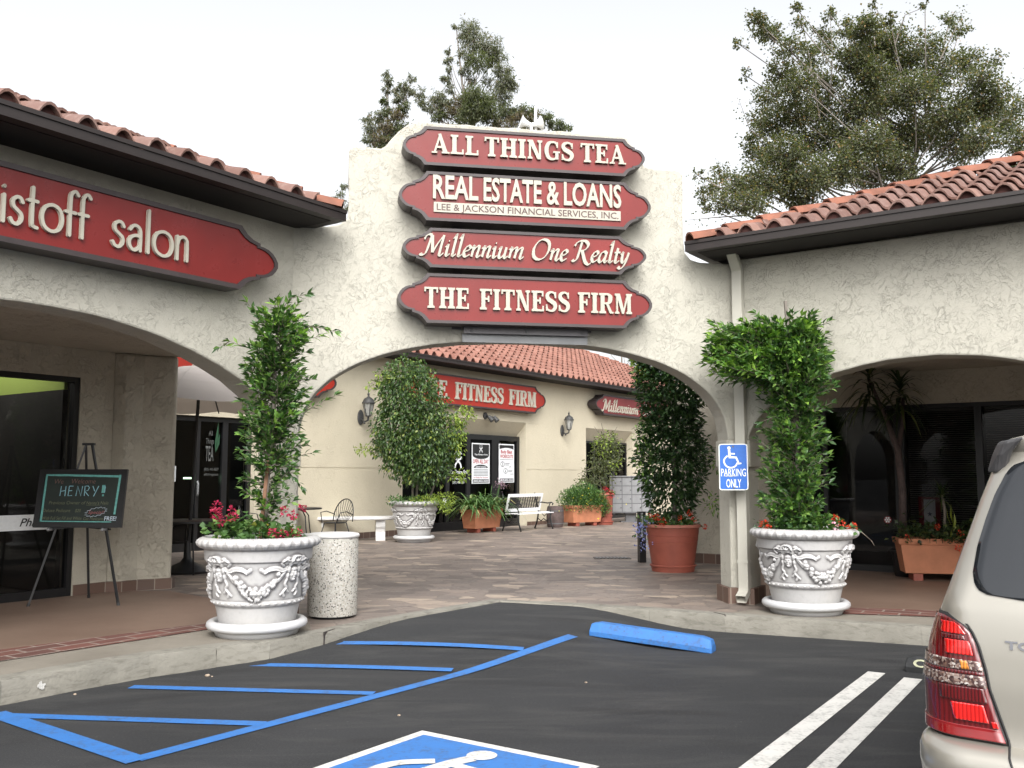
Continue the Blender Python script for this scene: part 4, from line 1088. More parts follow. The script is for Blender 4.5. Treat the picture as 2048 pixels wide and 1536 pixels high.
def l2(mb, y0, y1):
    for txt, x0, x1 in (('REAL', -.995, -.525), ('ESTATE', -.47, .145), ('&', .20, .335), ('LOANS', .385, 1.01)): write_sans(mb(), txt, x0, x1, -.022, .235, y0, y1, bold=.022)
s2_ = sign('shop_sign', 'tallest plaque, second from the top, reading REAL ESTATE & LOANS', OG, rotC, UC + .012, 4.388, 1.345, .258, .285, .24, 'sign_red', l2, group='red plaques on the archway')
mb = MB(); mb.box((-.985, -.2415, -.166), (1.005, -.2262, -.062)); bp = mb.build('name_strip', M['letter_cream'], s2_)
mb = MB(); write_sans(mb, 'LEE & JACKSON FINANCIAL SERVICES, INC.', -.955, .98, -.146, .066, -.2435, bold=.012); mb.build('strip_lettering', M['letter_brown'], bp)
def l3(mb, y0, y1): write_chancery(mb(), 'Millennium One Realty', -1.09, 1.08, -.082, .225, y0, y1, nib=.17)
sign('shop_sign', 'plaque with italic script reading Millennium One Realty, third from the top', OG, rotC, UC + .005, 3.848, 1.295, .205, .285, .24, 'sign_red', l3, group='red plaques on the archway')
def l4(mb, y0, y1):
    for txt, x0, x1 in (('THE', -1.075, -.615), ('FITNESS', -.505, .44), ('FIRM', .53, 1.115)): write_serif(mb(), txt, x0, x1, -.105, .215, y0, y1)
sign('shop_sign', 'lowest plaque on the archway reading THE FITNESS FIRM', OG, rotC, UC + .012, 3.325, 1.345, .255, .30, .24, 'sign_red', l4, group='red plaques on the archway')
# backing rails the plaques hang from
mb = MB()
for u in (-.7, .7): mb.box((u - .05, -.030, -1.05), (u + .05, -.002, 1.0))
o = mb.build('sign_rail', M['bracket_metal']); o.location = frame_xy(OG, rotC, UC, 0, 4.1); o.rotation_euler = (0, 0, rotC); tag(o, 'dark metal mounting rails on the archway behind the four plaques', 'rail')
sb = thing('sign_bracket', 'grey metal channel under the lowest plaque at the crown of the arch', 'bracket', frame_xy(OG, rotC, UC + .03, -.003, 2.915), rotC)
mb = MB(); mb.box((-.665, -.10, .085), (.665, -.085, .155)); mb.box((-.665, -.085, .14), (.665, -.002, .152)); mb.build('channel', M['bracket_metal'], sb)
mb = MB(); mb.box((-.672, -.045, .0), (.672, -.005, .088)); mb.build('flashing', M['galv_metal'], sb)
mb = MB()
for x in (-.58, 0, .6): mb.box((x - .012, -.108, .10), (x + .012, -.0995, .135))
mb.build('clip', M['mail_dark'], sb)
def ls(mb, y0, y1):
    write_mono(mb(), 'istoff', -.665, .023, -.150, .355, .027, y0, y1, gap=.08); write_mono(mb(), 'salon', .228, .968, -.152, .36, .027, y0, y1, gap=.08)
# the salon sign: its left end runs out of the picture
sal = sign('shop_sign', 'long red plaque with cream letters ending in istoff salon on the left wing', CLp, rotL, -2.40, 3.550, 1.99, .302, .45, .22, 'sign_red', ls, rim=.042)
def lf(mb, y0, y1):
    for txt, x0, x1 in (('THE', -2.55, -1.42), ('FITNESS', -1.10, .95), ('FIRM', 1.22, 2.52)): write_serif(mb(), txt, x0, x1, -.21, .42, y0, y1)
sign('shop_sign', 'bright red sign reading THE FITNESS FIRM on the courtyard wall', L0, rotL, -.25, 3.615, 3.03, .375, .52, .20, 'sign_red_bright', lf, rim=.04)
def lm(mb, y0, y1): write_chancery(mb(), 'Millennium One Realty', -2.45, 2.5, -.20, .38, y0, y1, nib=.16)
sign('shop_sign', 'maroon sign beginning with Millennium, half hidden behind the tall shrub', L0, rotL, 8.30, 3.72, 2.85, .315, .5, .30, 'sign_maroon', lm, rim=.05)
def lt_(mb, y0, y1):
    mb = mb(); ribbon(mb, catmull([(1.75, .02), (2.0, .10), (2.28, .12)], 6), [.01] + [.045] * 11 + [.01], y0, y1)
    ribbon(mb, catmull([(-1.20, .06), (-1.08, .0), (-.92, -.05), (-.70, -.13), (-.5, -.16)], 6), [.03] + [.12] * 6 + [.10] * 6 + [.07] * 11 + [.02], y0, y1)
sign('shop_sign', 'bright red tea shop sign on the courtyard wall above the cafe umbrella', L0, rotL, -7.76, 3.46, 2.38, .335, .5, .20, 'sign_red_bright', lt_, rim=.045)
# ------------------------------------------------------------------ things of the place
GF = FL + .0002
def ground_at(px, py, z=FL):
    p = at(px, py, 1.0); s = (z - EYE) / (p.z - EYE); return Vector((p.x * s, p.y * s, z))
# ---- ornate urn planters
def urn_meshes():
    prof = [(.03,.325),(.10,.342),(.245,.378),(.258,.398),(.272,.408),(.288,.408),(.300,.398),(.312,.400),(.45,.432),(.56,.452),(.600,.462),(.612,.482),(.66,.488),(.696,.490),(.704,.505),(.715,.532),(.735,.552),(.752,.556),(.770,.549),(.785,.530),(.794,.508),(.797,.497)]
    pz = np.array([p[0] for p in prof]); pr = np.array([p[1] for p in prof])
    NT_, NZ = 560, 210
    zz = np.interp(np.linspace(0, 1, NZ), np.linspace(0, 1, len(prof)), pz)
    zz = np.linspace(.03, .797, NZ); rr_ = np.interp(zz, pz, pr)
    th = np.linspace(0, 2 * PI, NT_, endpoint=False); T, Z = np.meshgrid(th, zz); Rb = np.repeat(rr_[:, None], NT_, 1)
    H = np.zeros_like(T)
    def wrap(a): return (a + PI) % (2 * PI) - PI
    def dome(t0, z0, ra, rb, h):
        nonlocal H
        X = wrap(T - t0) * .44; q = 1 - (X / ra) ** 2 - ((Z - z0) / rb) ** 2
        H = np.maximum(H, np.where(q > 0, h * np.sqrt(np.maximum(q, 0)), 0))
    def ridge(t0, pts, w, h):
        nonlocal H
        pts = catmull(pts, 5); X = wrap(T - t0) * .44
        sel = np.abs(X) < .36
        best = np.full(T.shape, 9.0)
        for i in range(len(pts) - 1):
            a, b = pts[i], pts[i + 1]; dx, dz = b.x - a.x, b.y - a.y; L2 = dx*dx + dz*dz + 1e-9
            t = np.clip(((X - a.x) * dx + (Z - a.y) * dz) / L2, 0, 1)
            d = np.hypot(X - a.x - t * dx, Z - a.y - t * dz); best = np.minimum(best, d)
        q = 1 - (best / w) ** 2
        H = np.maximum(H, np.where((q > 0) & sel, h * np.sqrt(np.maximum(q, 0)), 0))
    rnd = random.Random(11)
    # egg-and-leaf rim, bead row
    band = (Z > .706) & (Z < .788)
    ph = (T * 34 / (2 * PI)) % 1.0; zc = (Z - .706) / .082
    leaf = np.clip(1 - np.abs(ph - .5) * 2 / (0.25 + .75 * zc), 0, 1); vein = np.exp(-((ph - .5) / .05) ** 2)
    H += np.where(band, .010 * np.sqrt(leaf) * np.sin(PI * np.clip(zc, 0, 1)) ** .5 - .005 * vein * leaf, 0)
    for k in range(36):
        dome(2 * PI * k / 36, .280, .022 if k % 3 == 0 else .011, .010, .012)
    for q in range(4):
        t0 = q * PI / 2
        # mask: face, brow, nose, chin, hair curls, shell and rosette
        dome(t0, .510, .044, .062, .030); dome(t0, .545, .036, .020, .036); dome(t0, .510, .009, .028, .047); dome(t0, .466, .018, .016, .036)
        dome(t0, .485, .017, .006, .040)
        for s in (-1, 1):
            dome(t0 + s * .035, .522, .011, .007, .038); dome(t0 + s * .055, .500, .016, .018, .032)
            dome(t0 + s * .125, .545, .020, .034, .028); dome(t0 + s * .135, .495, .016, .028, .024); dome(t0 + s * .10, .585, .026, .020, .030); dome(t0 + s * .19, .60, .030, .018, .024); dome(t0 + s * .18, .635, .026, .016, .018)
            ridge(t0, [(s*.05,.60),(s*.10,.625),(s*.13,.600),(s*.11,.578)], .010, .026)
            ridge(t0, [(s*.06,.555),(s*.11,.545),(s*.16,.560),(s*.22,.558),(s*.27,.535),(s*.30,.548)], .017, .016)
            ridge(t0, [(s*.06,.548),(s*.12,.530),(s*.17,.545),(s*.23,.541),(s*.27,.520)], .008, .022)
            ridge(t0, [(s*.06,.47),(s*.075,.43),(s*.055,.40),(s*.085,.365),(s*.07,.335)], .012, .017)
            ridge(t0, [(s*.055,.39),(s*.03,.365)], .009, .015); ridge(t0, [(s*.085,.37),(s*.11,.345)], .009, .015)
            ridge(t0, [(s*.10,.52),(s*.14,.48),(s*.17,.44)], .013, .020); ridge(t0, [(s*.105,.52),(s*.15,.47)], .005, .026)
        for k in range(7): ridge(t0, [(0, .59), (.060 * math.sin((k - 3) * .5), .59 + .055 * math.cos((k - 3) * .5))], .008, .034)
        ridge(t0, [(-.05,.60),(-.03,.645),(.03,.645),(.05,.60)], .011, .040); dome(t0, .612, .022, .020, .042)
        # fruit garland to the next mask
        for k in range(110):
            u = rnd.uniform(.0, 1.0); a = t0 + .34 + u * (PI / 2 - .68)
            zc_ = .352 + .155 * (2 * u - 1) ** 2; hw = .050 * (1 - .72 * abs(2 * u - 1) ** 1.5)
            r = rnd.uniform(.011, .023); dome(a, zc_ + rnd.uniform(-hw, hw), r, r, .016 + r * .95)
        for u in (.42, .5, .58): dome(t0 + .34 + u * (PI/2 - .68), .352 + .012, .027, .027, .046)
        tm = t0 + PI / 4
        for s in (-1, 1): ridge(tm, [(s*.27,.565),(s*.25,.52),(s*.20,.46)], .014, .018)
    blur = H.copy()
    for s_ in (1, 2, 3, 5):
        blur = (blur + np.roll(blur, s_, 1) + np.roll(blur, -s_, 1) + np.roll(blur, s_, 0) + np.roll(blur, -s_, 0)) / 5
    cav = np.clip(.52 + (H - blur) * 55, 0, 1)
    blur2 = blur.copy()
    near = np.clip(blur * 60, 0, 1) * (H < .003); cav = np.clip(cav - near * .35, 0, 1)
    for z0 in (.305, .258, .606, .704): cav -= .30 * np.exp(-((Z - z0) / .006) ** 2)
    Rr = Rb + H; V = np.stack([Rr * np.cos(T), Rr * np.sin(T), Z], -1).reshape(-1, 3)
    i = np.arange(NT_); F = []
    for j in range(NZ - 1):
        a = j * NT_ + i; b = j * NT_ + (i + 1) % NT_
        F.append(np.stack([a, b, b + NT_, a + NT_], 1))
    F = np.concatenate(F)
    me = bpy.data.meshes.new('bowl')
    # inner wall and bottom
    extra = [(.797, .497), (.790, .478), (.735, .465)]; base = len(V); top0 = (NZ - 1) * NT_; EV = []; EF = []
    for k, (z, r) in enumerate(extra[1:]):
        EV.append(np.stack([r * np.cos(th), r * np.sin(th), np.full(NT_, z)], 1))
        p = top0 if k == 0 else base + (k - 1) * NT_; q = base + k * NT_
        EF.append(np.stack([p + i, p + (i + 1) % NT_, q + (i + 1) % NT_, q + i], 1))
    V = np.concatenate([V] + EV); F = np.concatenate([F] + EF)
    me.from_pydata(V.tolist(), [], F.tolist())
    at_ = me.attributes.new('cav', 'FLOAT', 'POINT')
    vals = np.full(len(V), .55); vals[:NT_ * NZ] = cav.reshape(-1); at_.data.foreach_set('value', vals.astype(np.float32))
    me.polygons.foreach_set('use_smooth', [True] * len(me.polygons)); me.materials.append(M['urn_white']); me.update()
    return me
urn_bowl = urn_meshes()
def saucer(r, h):
    mb = MB(); mb.lathe([(0.0, r*.80), (.035, r*.84), (.05, r*.86), (.055, r*.93), (.065, r*.975), (.085, r), (.108, r*.985), (.122, r*.945), (.128, r*.89), (.122, r*.84), (.10, r*.82), (.07, r*.80)], 72)
    return mb
urn = thing('urn_planter', 'ornate white urn planter near the kerb at the left corner of the archway', 'planter', (-2.22, 8.33, FL), R(-33), 'ornate white urns'); urn.scale = (.945, .945, 1.06)
b_ = bpy.data.objects.new('bowl', urn_bowl); C.objects.link(b_); b_.parent = urn
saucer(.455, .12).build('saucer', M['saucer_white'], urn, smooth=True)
mb = MB(); mb.lathe([(.735, .01), (.735, .468)], 48); mb.build('soil', M['soil'], urn)
urn2 = dup(urn, None, (2.956, 9.60, FL), R(-128), 'ornate white urn planter beside the downspout at the right corner of the archway')
urn3 = dup(urn, None, (-2.04, 19.7, FL), R(-66), 'weathered white urn planter in the courtyard, at the right end of the pale stone bench')
# ---- aggregate litter bin
tb = thing('litter_bin', 'round speckled aggregate litter bin standing behind the left urn', 'bin', (-1.755, 9.32, FL))
mb = MB(); mb.lathe([(.025, .235), (.025, .238), (.09, .240), (.76, .243), (.765, .240)], 48); mb.build('body', M['aggregate'], tb, smooth=40)
mb = MB(); mb.lathe([(.766, .242), (.772, .252), (.790, .254), (.802, .246), (.808, .22), (.795, .20)], 48); mb.build('lid', M['white_plaster'], tb, smooth=True)
mb = MB(); mb.lathe([(0, .20), (.024, .205)], 32); mb.build('base', M['black_iron'], tb)
# ---- easel and chalkboard
es = thing('easel', 'black tripod easel standing outside the salon window', 'easel', (-4.62, 10.12, FL), R(-4))
top_ = Vector((0.03, .06, 1.70))
for nm, f in (('leg', (-.44, -.16, 0)), ('leg', (.47, -.02, 0)), ('leg', (-.16, .55, 0))):
    mb = MB(); tp = top_ + Vector(((-.035 if f[0] < 0 else .035 if f[1] < .2 else 0), 0, 0)); mb.bar(f, tp, .024, .020); mb.tube([Vector(f), Vector(f) + (tp - Vector(f)) * .02], .016, 6); mb.build(nm, M['black_iron'], es)
mb = MB(); mb.box((-.035, .035, 1.695), (.095, .075, 1.72)); mb.build('head_clamp', M['black_iron'], es)
mb = MB(); mb.bar((-.30, -.075, .805), (.02, -.02, .83), .02); mb.bar((.36, -.04, .80), (.02, -.02, .83), .02); mb.build('crossbar', M['black_iron'], es)
for x in (-.265, .325):
    mb = MB(); mb.tube([(x, -.06, .80), (x, -.14, .80)], .014, 8); mb.ball((x, -.145, .802), .020); mb.build('peg', M['galv_metal'], es, smooth=True)
cb = thing('chalkboard', 'black framed chalkboard on the easel welcoming Henry in blue chalk', 'chalkboard', (-4.62, 10.12, FL), R(-4))
BT = Matrix.Translation((.03, -.10, .82)) @ Matrix.Rotation(R(-9), 4, 'X')   # board leans back on the legs
def board(mb, name, mat, parent):
    mb.v = [tuple(BT @ Vector(p)) for p in mb.v]; return mb.build(name, mat, parent)
bw, bh = .485, .62
mb = MB()
for (x0, z0, x1, z1) in ((-bw, 0, bw, .052), (-bw, bh - .052, bw, bh), (-bw, .052, -bw + .062, bh - .052), (bw - .062, .052, bw, bh - .052)): mb.box((x0, -.024, z0), (x1, .006, z1))
board(mb, 'board_frame', M['black_frame'], cb)
mb = MB(); mb.box((-bw + .061, -.012, .051), (bw - .061, .004, bh - .051)); bd = board(mb, 'board_face', M['chalk_ground'], cb)
def chalk(items, mat, nm='chalk_writing'):
    mb = MB()
    for it in items:
        if it[0] == 't': write_sans(mb, it[1], it[2], it[3], it[4], it[5], -.0128, bold=it[6] if len(it) > 6 else -.004, shear=it[7] if len(it) > 7 else .12)
        else: ribbon(mb, [Vector(p) for p in it[1]], [it[2]] * len(it[1]), -.0135, -.0121)
    board(mb, nm, M[mat], bd)
x0, x1, z0, z1 = -.415, .425, .062, .562
chalk([('l', [(x0, z1), (x1 - .02, z1 - .018)], .022), ('l', [(x0 + .008, z1), (x0 + .006, z0)], .022), ('l', [(x1 - .018, z1), (x1 - .035, .14)], .022), ('l', [(x0, z0 + .004), (x1 - .06, z0 - .002)], .010)], 'chalk_teal', 'chalk_border')
def stick(letters, x, z, h, w):
    S = {'H': [[(0,0),(.05,1)],[(.62,-.02),(.62,1)],[(.02,.46),(.66,.56)]], 'E': [[(.05,1),(.02,0),(.5,.05)],[(.05,1),(.55,1.0)],[(.04,.52),(.45,.55)]], 'N': [[(0,0),(.1,1),(.62,.0),(.7,1)]],
         'R': [[(.06,0),(.02,1),(.4,1.02),(.58,.84),(.42,.55),(.06,.48),(.6,.0)]], 'Y': [[(0,1),(.30,.48)],[(.72,1.02),(.22,-.04)]]}
    out = []
    for L in letters:
        for s in S[L]: out.append(('l', [(x + p[0] * w, z + p[1] * h) for p in s], .008))
        x += w * .98
    return out
chalk(stick('HENRY', -.235, .335, .105, .09) + [('l', [(.225, .345 + .09), (.255, .345 + .09), (.252, .37)], .012)], 'chalk_blue')
chalk([('l', [(.238, .452), (.238, .368)], .034), ('l', [(.240, .352), (.240, .332)], .020)], 'chalk_teal')
chalk([('t', 'We', -.32, -.215, .465, .05, -.008), ('t', 'Welcome', -.13, .14, .468, .05, -.008)], 'chalk_red')
chalk([('t', 'Previous Owner of', -.345, .055, .245, .035, -.004), ("t", "Nanny's Nails", .07, .31, .245, .032, -.004), ('t', 'Deluxe Pedicure', -.40, -.10, .163, .034, -.004), ('t', '$20', -.045, .015, .163, .032, -.004), ('l', [(.07, .236), (.22, .238)], .003),
       ('t', 'With Full Set Fill and White', -.40, .035, .083, .032, -.004), ('t', 'Get Manicure', .055, .27, .078, .032, -.004)], 'chalk_olive')
chalk([('t', 'FREE!', .285, .415, .075, .042, .014, .05)], 'chalk_white')
cx, cz = .185, .165; st = []
for k in range(29):
    a = 2 * PI * k / 28; q = 1.0 if k % 2 else .80; st.append((cx + .125 * q * math.cos(a), cz + (.048 * q) * math.sin(a) + .18 * (.125 * q * math.cos(a))))
chalk([('l', st, .0035)], 'chalk_white', 'chalk_starburst'); chalk([('t', 'Special!', .10, .27, .145, .034, .0, .3)], 'chalk_pink')
# ---- wheel stops
def wheel_stop(name, label, a, b, mat, h=.125, w=.17):
    a, b = Vector(a), Vector(b); L = (b - a).length; ang = math.atan2((b - a).y, (b - a).x); mid = (a + b) / 2
    t = thing(name, label, 'wheel stop', (mid.x, mid.y, 0), ang); mb = MB(); prof = [(-w/2, 0), (w/2, 0), (w/2, .045), (w*.28, h), (-w*.28, h), (-w/2, .045)]
    rows = [(-L/2, .55), (-L/2 + .015, .86), (-L/2 + .09, 1), (L/2 - .09, 1), (L/2 - .015, .86), (L/2, .55)]; o = len(mb.v)
    za, zb_ = gz(a.x, a.y), gz(b.x, b.y)
    for x, s in rows:
        f = (x + L/2) / L; z_ = za + (zb_ - za) * f
        for (y, z) in prof: mb.v.append((x, y * (.8 + .2 * s), z_ - .004 + (z * s if z > .05 else z)))
    n = 6
    for i in range(len(rows) - 1):
        for k in range(n): p = o + i*n + k; q = o + i*n + (k+1) % n; mb.face((p, q, q + n, p + n))
    mb.face([o + k for k in range(n)][::-1]); e = o + (len(rows) - 1) * n; mb.face([e + k for k in range(n)])
    mb.build('block', M[mat], t, bevel=.006); return t, L, h
ws, L_, h_ = wheel_stop('wheel_stop', 'bright blue concrete wheel stop in the disabled parking bay', gp(1184, 1268), gp(1428, 1304), 'paint_blue')
c0 = Vector((3.125, 7.60, 0)); c1 = c0 + dR * 1.65
ws2, L2_, h2_ = wheel_stop('wheel_stop', 'black wheel stop stencilled COMPACT in front of the silver car', c0, c1, 'stop_black')
mb = MB(); v0 = len(mb.v)
write_sans(mb, 'COMPACT', -.76, -.12, 0, .062, 0, bold=.03)
mb.v = [(p[0], -.085 + .5 * 0 + (p[2] * .04 / .09) * 0 - .0 + .038 * (p[2] / .09) - .003, .047 + p[2] * .82 - .0) for p in mb.v]
mb.build('stencil', M['stop_letter'], ws2, fixn=False)
# ---- disabled parking sign on the column
ps = thing('parking_sign', 'blue disabled parking sign on the column beside the right urn', 'sign', (2.345, 9.965, 1.62), R(-8))
pw, phh = .150, .245
def rrect(x0, z0, x1, z1, r, n=5):
    P = []
    for cx, cz, a in ((x1 - r, z0 + r, -PI/2), (x1 - r, z1 - r, 0), (x0 + r, z1 - r, PI/2), (x0 + r, z0 + r, PI)):
        for k in range(n + 1): t = a + PI/2 * k / n; P.append((cx + r * math.cos(t), cz + r * math.sin(t)))
    return P
mb = MB(); mb.prism(rrect(-pw, -phh, pw, phh, .028), -.004, .0); pl = mb.build('sign_plate', M['sign_white'], ps)
mb = MB(); mb.poly([(p[0], -.0052, p[1]) for p in rrect(-pw + .010, -phh + .010, pw - .010, phh - .010, .022)]); mb.build('blue_field', M['sign_blue'], ps, fixn=False)
mb = MB()
disc(mb, (-.042, .200), .017, -.0066, -.005)
ribbon(mb, [Vector((-.042, .185)), Vector((-.036, .105))], [.024] * 2, -.0063, -.005); ribbon(mb, [Vector((-.038, .140)), Vector((.018, .138))], [.016] * 2, -.0067, -.005)
ribbon(mb, [Vector((-.046, .103)), Vector((.030, .100)), Vector((.058, .032)), Vector((.082, .040))], [.022, .022, .020, .018], -.0061, -.005)
ribbon(mb, catmull([(-.058, .118), (-.090, .085), (-.094, .045), (-.066, .004), (-.020, -.008), (.022, .010), (.042, .045)], 6), [.016] * 37, -.0059, -.005)
write_sans(mb, 'PARKING', -.128, .128, -.098, .078, -.0065, bold=.004); write_sans(mb, 'ONLY', -.077, .077, -.215, .085, -.0065, bold=.006)
mb.build('sign_lettering', M['sign_white'], ps)
mb = MB(); ribbon(mb, catmull([(-.085, -.098), (-.055, -.092), (-.03, -.098), (0.0, -.090), (.012, -.098)], 4), [.014] * 17, -.0071, -.0068); mb.build('sticker_mark', M['decal_white'], ps)  # pale sticker mark across the lettering
mb = MB(); disc(mb, (0, .215), .010, -.010, -.004); disc(mb, (0.0, -.222), .010, -.010, -.004); mb.build('bolt', M['mail_dark'], ps)
mb = MB(); mb.box((-.02, .001, -.2), (.02, .15, .2)); mb.build('bracket', M['galv_metal'], ps)
# ---- downspout
dsp = thing('downspout', 'cream painted rain downspout with a kicked-out foot at the right corner', 'downspout', (CRp.x, CRp.y, 0), rotR)
mb = MB()
def rect_run(mb, pts, w, d):
    o = len(mb.v)
    for p, n in pts:
        n = Vector(n).normalized()
        for sx, sn in ((-1, 0), (1, 0), (1, 1), (-1, 1)): mb.v.append((.090 + sx * w / 2, p[0] + n.x * sn * d, p[1] + n.y * sn * d))
    for i in range(len(pts) - 1):
        for k in range(4): a = o + i*4 + k; b = o + i*4 + (k+1) % 4; mb.face((a, b, b + 4, a + 4))
rect_run(mb, [((-.20, 4.05), (-1, 0)), ((-.20, 3.99), (-1, 0)), ((-.012, 3.80), (-1, -.4)), ((-.012, 3.6), (-1, 0)), ((-.012, .34), (-1, 0)), ((-.02, .29), (-1, .25)), ((-.15, .19), (-.5, .9))], .108, .085)
mb.build('pipe', M['downspout_paint'], dsp, bevel=.004)
mb = MB()
for z in (2.72, .60): mb.box((.090 - .060, -.102, z), (.090 + .060, -.003, z + .03))
mb.build('strap', M['downspout_paint'], dsp)
# ---- horn loudspeakers on the parapet
hs_ = thing('loudspeaker', 'pair of white horn loudspeakers on a post above the archway', 'loudspeaker', frame_xy(OG, rotC, -2.235, .16, 5.25), rotC); hs_.scale = (.85, .85, .85)
for s in (-1, 1):
    mb = MB(); o = 0; prof = [(.0, .028), (.04, .032), (.08, .044), (.12, .066), (.142, .092), (.145, .096), (.139, .088), (.10, .036), (.08, .01)]
    mb.lathe(prof, 20, cap=False); rm = Matrix.Rotation(s * R(74), 4, 'Y'); mb.v = [tuple(rm @ Vector(p) + Vector((.0, 0, .15))) for p in mb.v]; mb.build('horn', M['horn_white'], hs_, smooth=True)
mb = MB(); mb.tube([(.07, .05, -.05), (.07, .05, .42)], .018, 8); mb.ball((0, 0, .03), .07, .05, .04); mb.tube([(0, 0, .0), (0, 0, .16)], .02, 6); mb.build('post', M['horn_white'], hs_, smooth=True)
# ---- wall lanterns
def lantern():
    t = thing('wall_lantern', 'dark wall lantern left of the leafy round-headed tree', 'lantern', frame_xy(L0, rotL, -4.43, 0, 2.98), rotL, 'wall lanterns on the courtyard building')
    mb = MB(); mb.ball((0, -.02, -.18), .10, .025, .17, 12, 8); mb.tube([(0, -.03, -.22), (0, -.14, -.28), (0, -.24, -.25), (0, -.25, -.16)], .022, 8); mb.ball((0, -.13, -.30), .03); mb.build('bracket', M['lamp_bronze'], t, smooth=True)
    mb = MB(); mb.lathe([(-.15, .06), (.10, .125), (.12, .125)], 6, (0, -.25, 0)); mb.build('glass_body', M['lamp_glass'], t)
    mb = MB()
    for k in range(6):
        a = 2 * PI * k / 6; mb.bar((.062*math.cos(a), -.25 + .062*math.sin(a), -.15), (.128*math.cos(a), -.25 + .128*math.sin(a), .12), .014)
    mb.lathe([(-.17, .055), (-.145, .07)], 6, (0, -.25, 0)); mb.build('cage', M['lamp_bronze'], t)
    mb = MB(); mb.lathe([(.12, .145), (.125, .15), (.17, .125), (.215, .105), (.25, .05), (.27, .025), (.30, .022), (.33, .03), (.345, .012), (.38, .004)], 12, (0, -.25, 0)); mb.build('cap', M['lamp_bronze'], t, smooth=40)
    return t
l1_ = lantern(); dup(l1_, None, frame_xy(L0, rotL, 4.0, 0, 3.02), None, 'dark wall lantern between the two courtyard shop doors')
fl_ = thing('floodlight', 'small twin floodlight with sensor below the red gym sign', 'floodlight', frame_xy(L0, rotL, .20, 0, 3.08), rotL)
mb = MB(); mb.lathe([(0, .09), (.03, .09), (.05, .06)], 14); rm = Matrix.Rotation(R(90), 4, 'X'); mb.v = [tuple(rm @ Vector(p)) for p in mb.v]; mb.build('mount', M['lamp_bronze'], fl_)
for sx, rz in ((-.02, -.9), (.20, .2)):
    mb = MB(); mb.tube([(0, -.04, 0), (sx * .6, -.12, -.02), (sx, -.16, -.05)], .018, 6); mb.tube([(sx, -.14, -.02), (sx + .03, -.24, -.14)], [.045, .07], 12); mb.build('lamp_head', M['lamp_bronze'], fl_, smooth=40)
# ---- posters on the gym doors
def poster(label, x0, z0, x1, z1, y, kind):
    t = thing('poster', label, 'poster', frame_xy(L0, rotL, (x0 + x1) / 2, y, z0), rotL); w, h = (x1 - x0) / 2, z1 - z0
    mb = MB(); mb.box((-w, -.006, 0), (w, 0, h)); mb.build('sheet', M['poster_white'], t)
    bl, rd, gr, wt = MB(), MB(), MB(), MB(); q = -.0075
    def r(mb_, a, b, c, d, y_=q): mb_.poly([(a*w, y_, b*h), (c*w, y_, b*h), (c*w, y_, d*h), (a*w, y_, d*h)])
    r(bl, -.9, .02, .9, .105)
    write_sans(wt, '(805)402-2533', -.84*w, .84*w, .040*h, .046*h, q - .0015, bold=.02)
    if kind == 0:
        pts = [(-.92, .97), (.92, .97), (.92, .70)] + [(.92*math.cos(a), .70 - .095*math.sin(a)) for a in [PI*k/10 for k in range(1, 10)]] + [(-.92, .70)]
        bl.poly([(p[0]*w, q, p[1]*h) for p in pts]); gym_emblem(wt, 0, .86*h, .24*h/1.2*.75, q - .0005)
        write_sans(wt, 'The Fitness Firm', -.75*w, .75*w, .70*h, .038*h, q - .0015, bold=.01, shear=.3)
        write_sans(rd, 'OPEN ALL DAY', -.88*w, .88*w, .50*h, .095*h, q, bold=.03)
        bl.poly([(p[0]*w, q, p[1]*h) for p in [(-.8, .385)] + [(.8*math.cos(PI - a), .385 + .085*math.sin(a)) for a in [PI*k/10 for k in range(11)]]]); write_sans(wt, 'GROUP TRAINING', -.58*w, .58*w, .395*h, .035*h, q - .0015, bold=.02)
        for k in range(5): r(gr, -.8, .335 - .036*k, .8, .352 - .036*k)
        write_sans(rd, "It's Ready For Success!", -.8*w, .8*w, .135*h, .032*h, q, bold=.02)
    else:
        r(bl, -.92, .90, .92, .97); bl.poly([(p[0]*w, q, p[1]*h) for p in [(-.92, .905), (-.92, .86)] + [(-.92 + 1.84*k/8, .86 + .042*math.sin(PI*k/8)) for k in range(9)] + [(.92, .905)]])
        write_sans(rd, 'Body Blast', -.75*w, .75*w, .755*h, .085*h, q, bold=.035); write_sans(rd, 'WORKOUTS', -.85*w, .85*w, .635*h, .085*h, q, bold=.035)
        r(gr, -.85, .585, .85, .60)
        for dg, cx, cz in (('3', -.52, .475), ('6', -.14, .30)):
            ring = [Vector((cx*w + .25*w*math.cos(a), cz*h + .062*h*math.sin(a))) for a in [2*PI*k/20 for k in range(21)]]
            ribbon(bl, ring, [.016]*21, q, q + .001); write_sans(bl, dg, cx*w - .07*w, cx*w + .07*w, (cz - .035)*h, .07*h, q, bold=.02)
            r(gr, cx + .33, cz + .01, cx + .92, cz + .03); r(gr, cx + .33, cz - .03, cx + .85, cz - .01)
        write_sans(bl, '$99', .35*w, .62*w, .385*h, .04*h, q); write_sans(bl, '$189', .5*w, .85*w, .195*h, .04*h, q)
    for m_, nm, mt in ((bl, 'black_print', 'poster_black'), (rd, 'red_print', 'poster_red'), (gr, 'small_print', 'poster_grey'), (wt, 'white_print', 'poster_white')): m_.build(nm, M[mt], t, fixn=False)
poster('white and black gym poster on the middle door panel', -.10, 1.32, .68, 2.37, .20, 0)
poster('gym poster with big numbers 3 and 6 on the right-hand door panel', 1.10, 1.34, 1.82, 2.38, .20, 1)
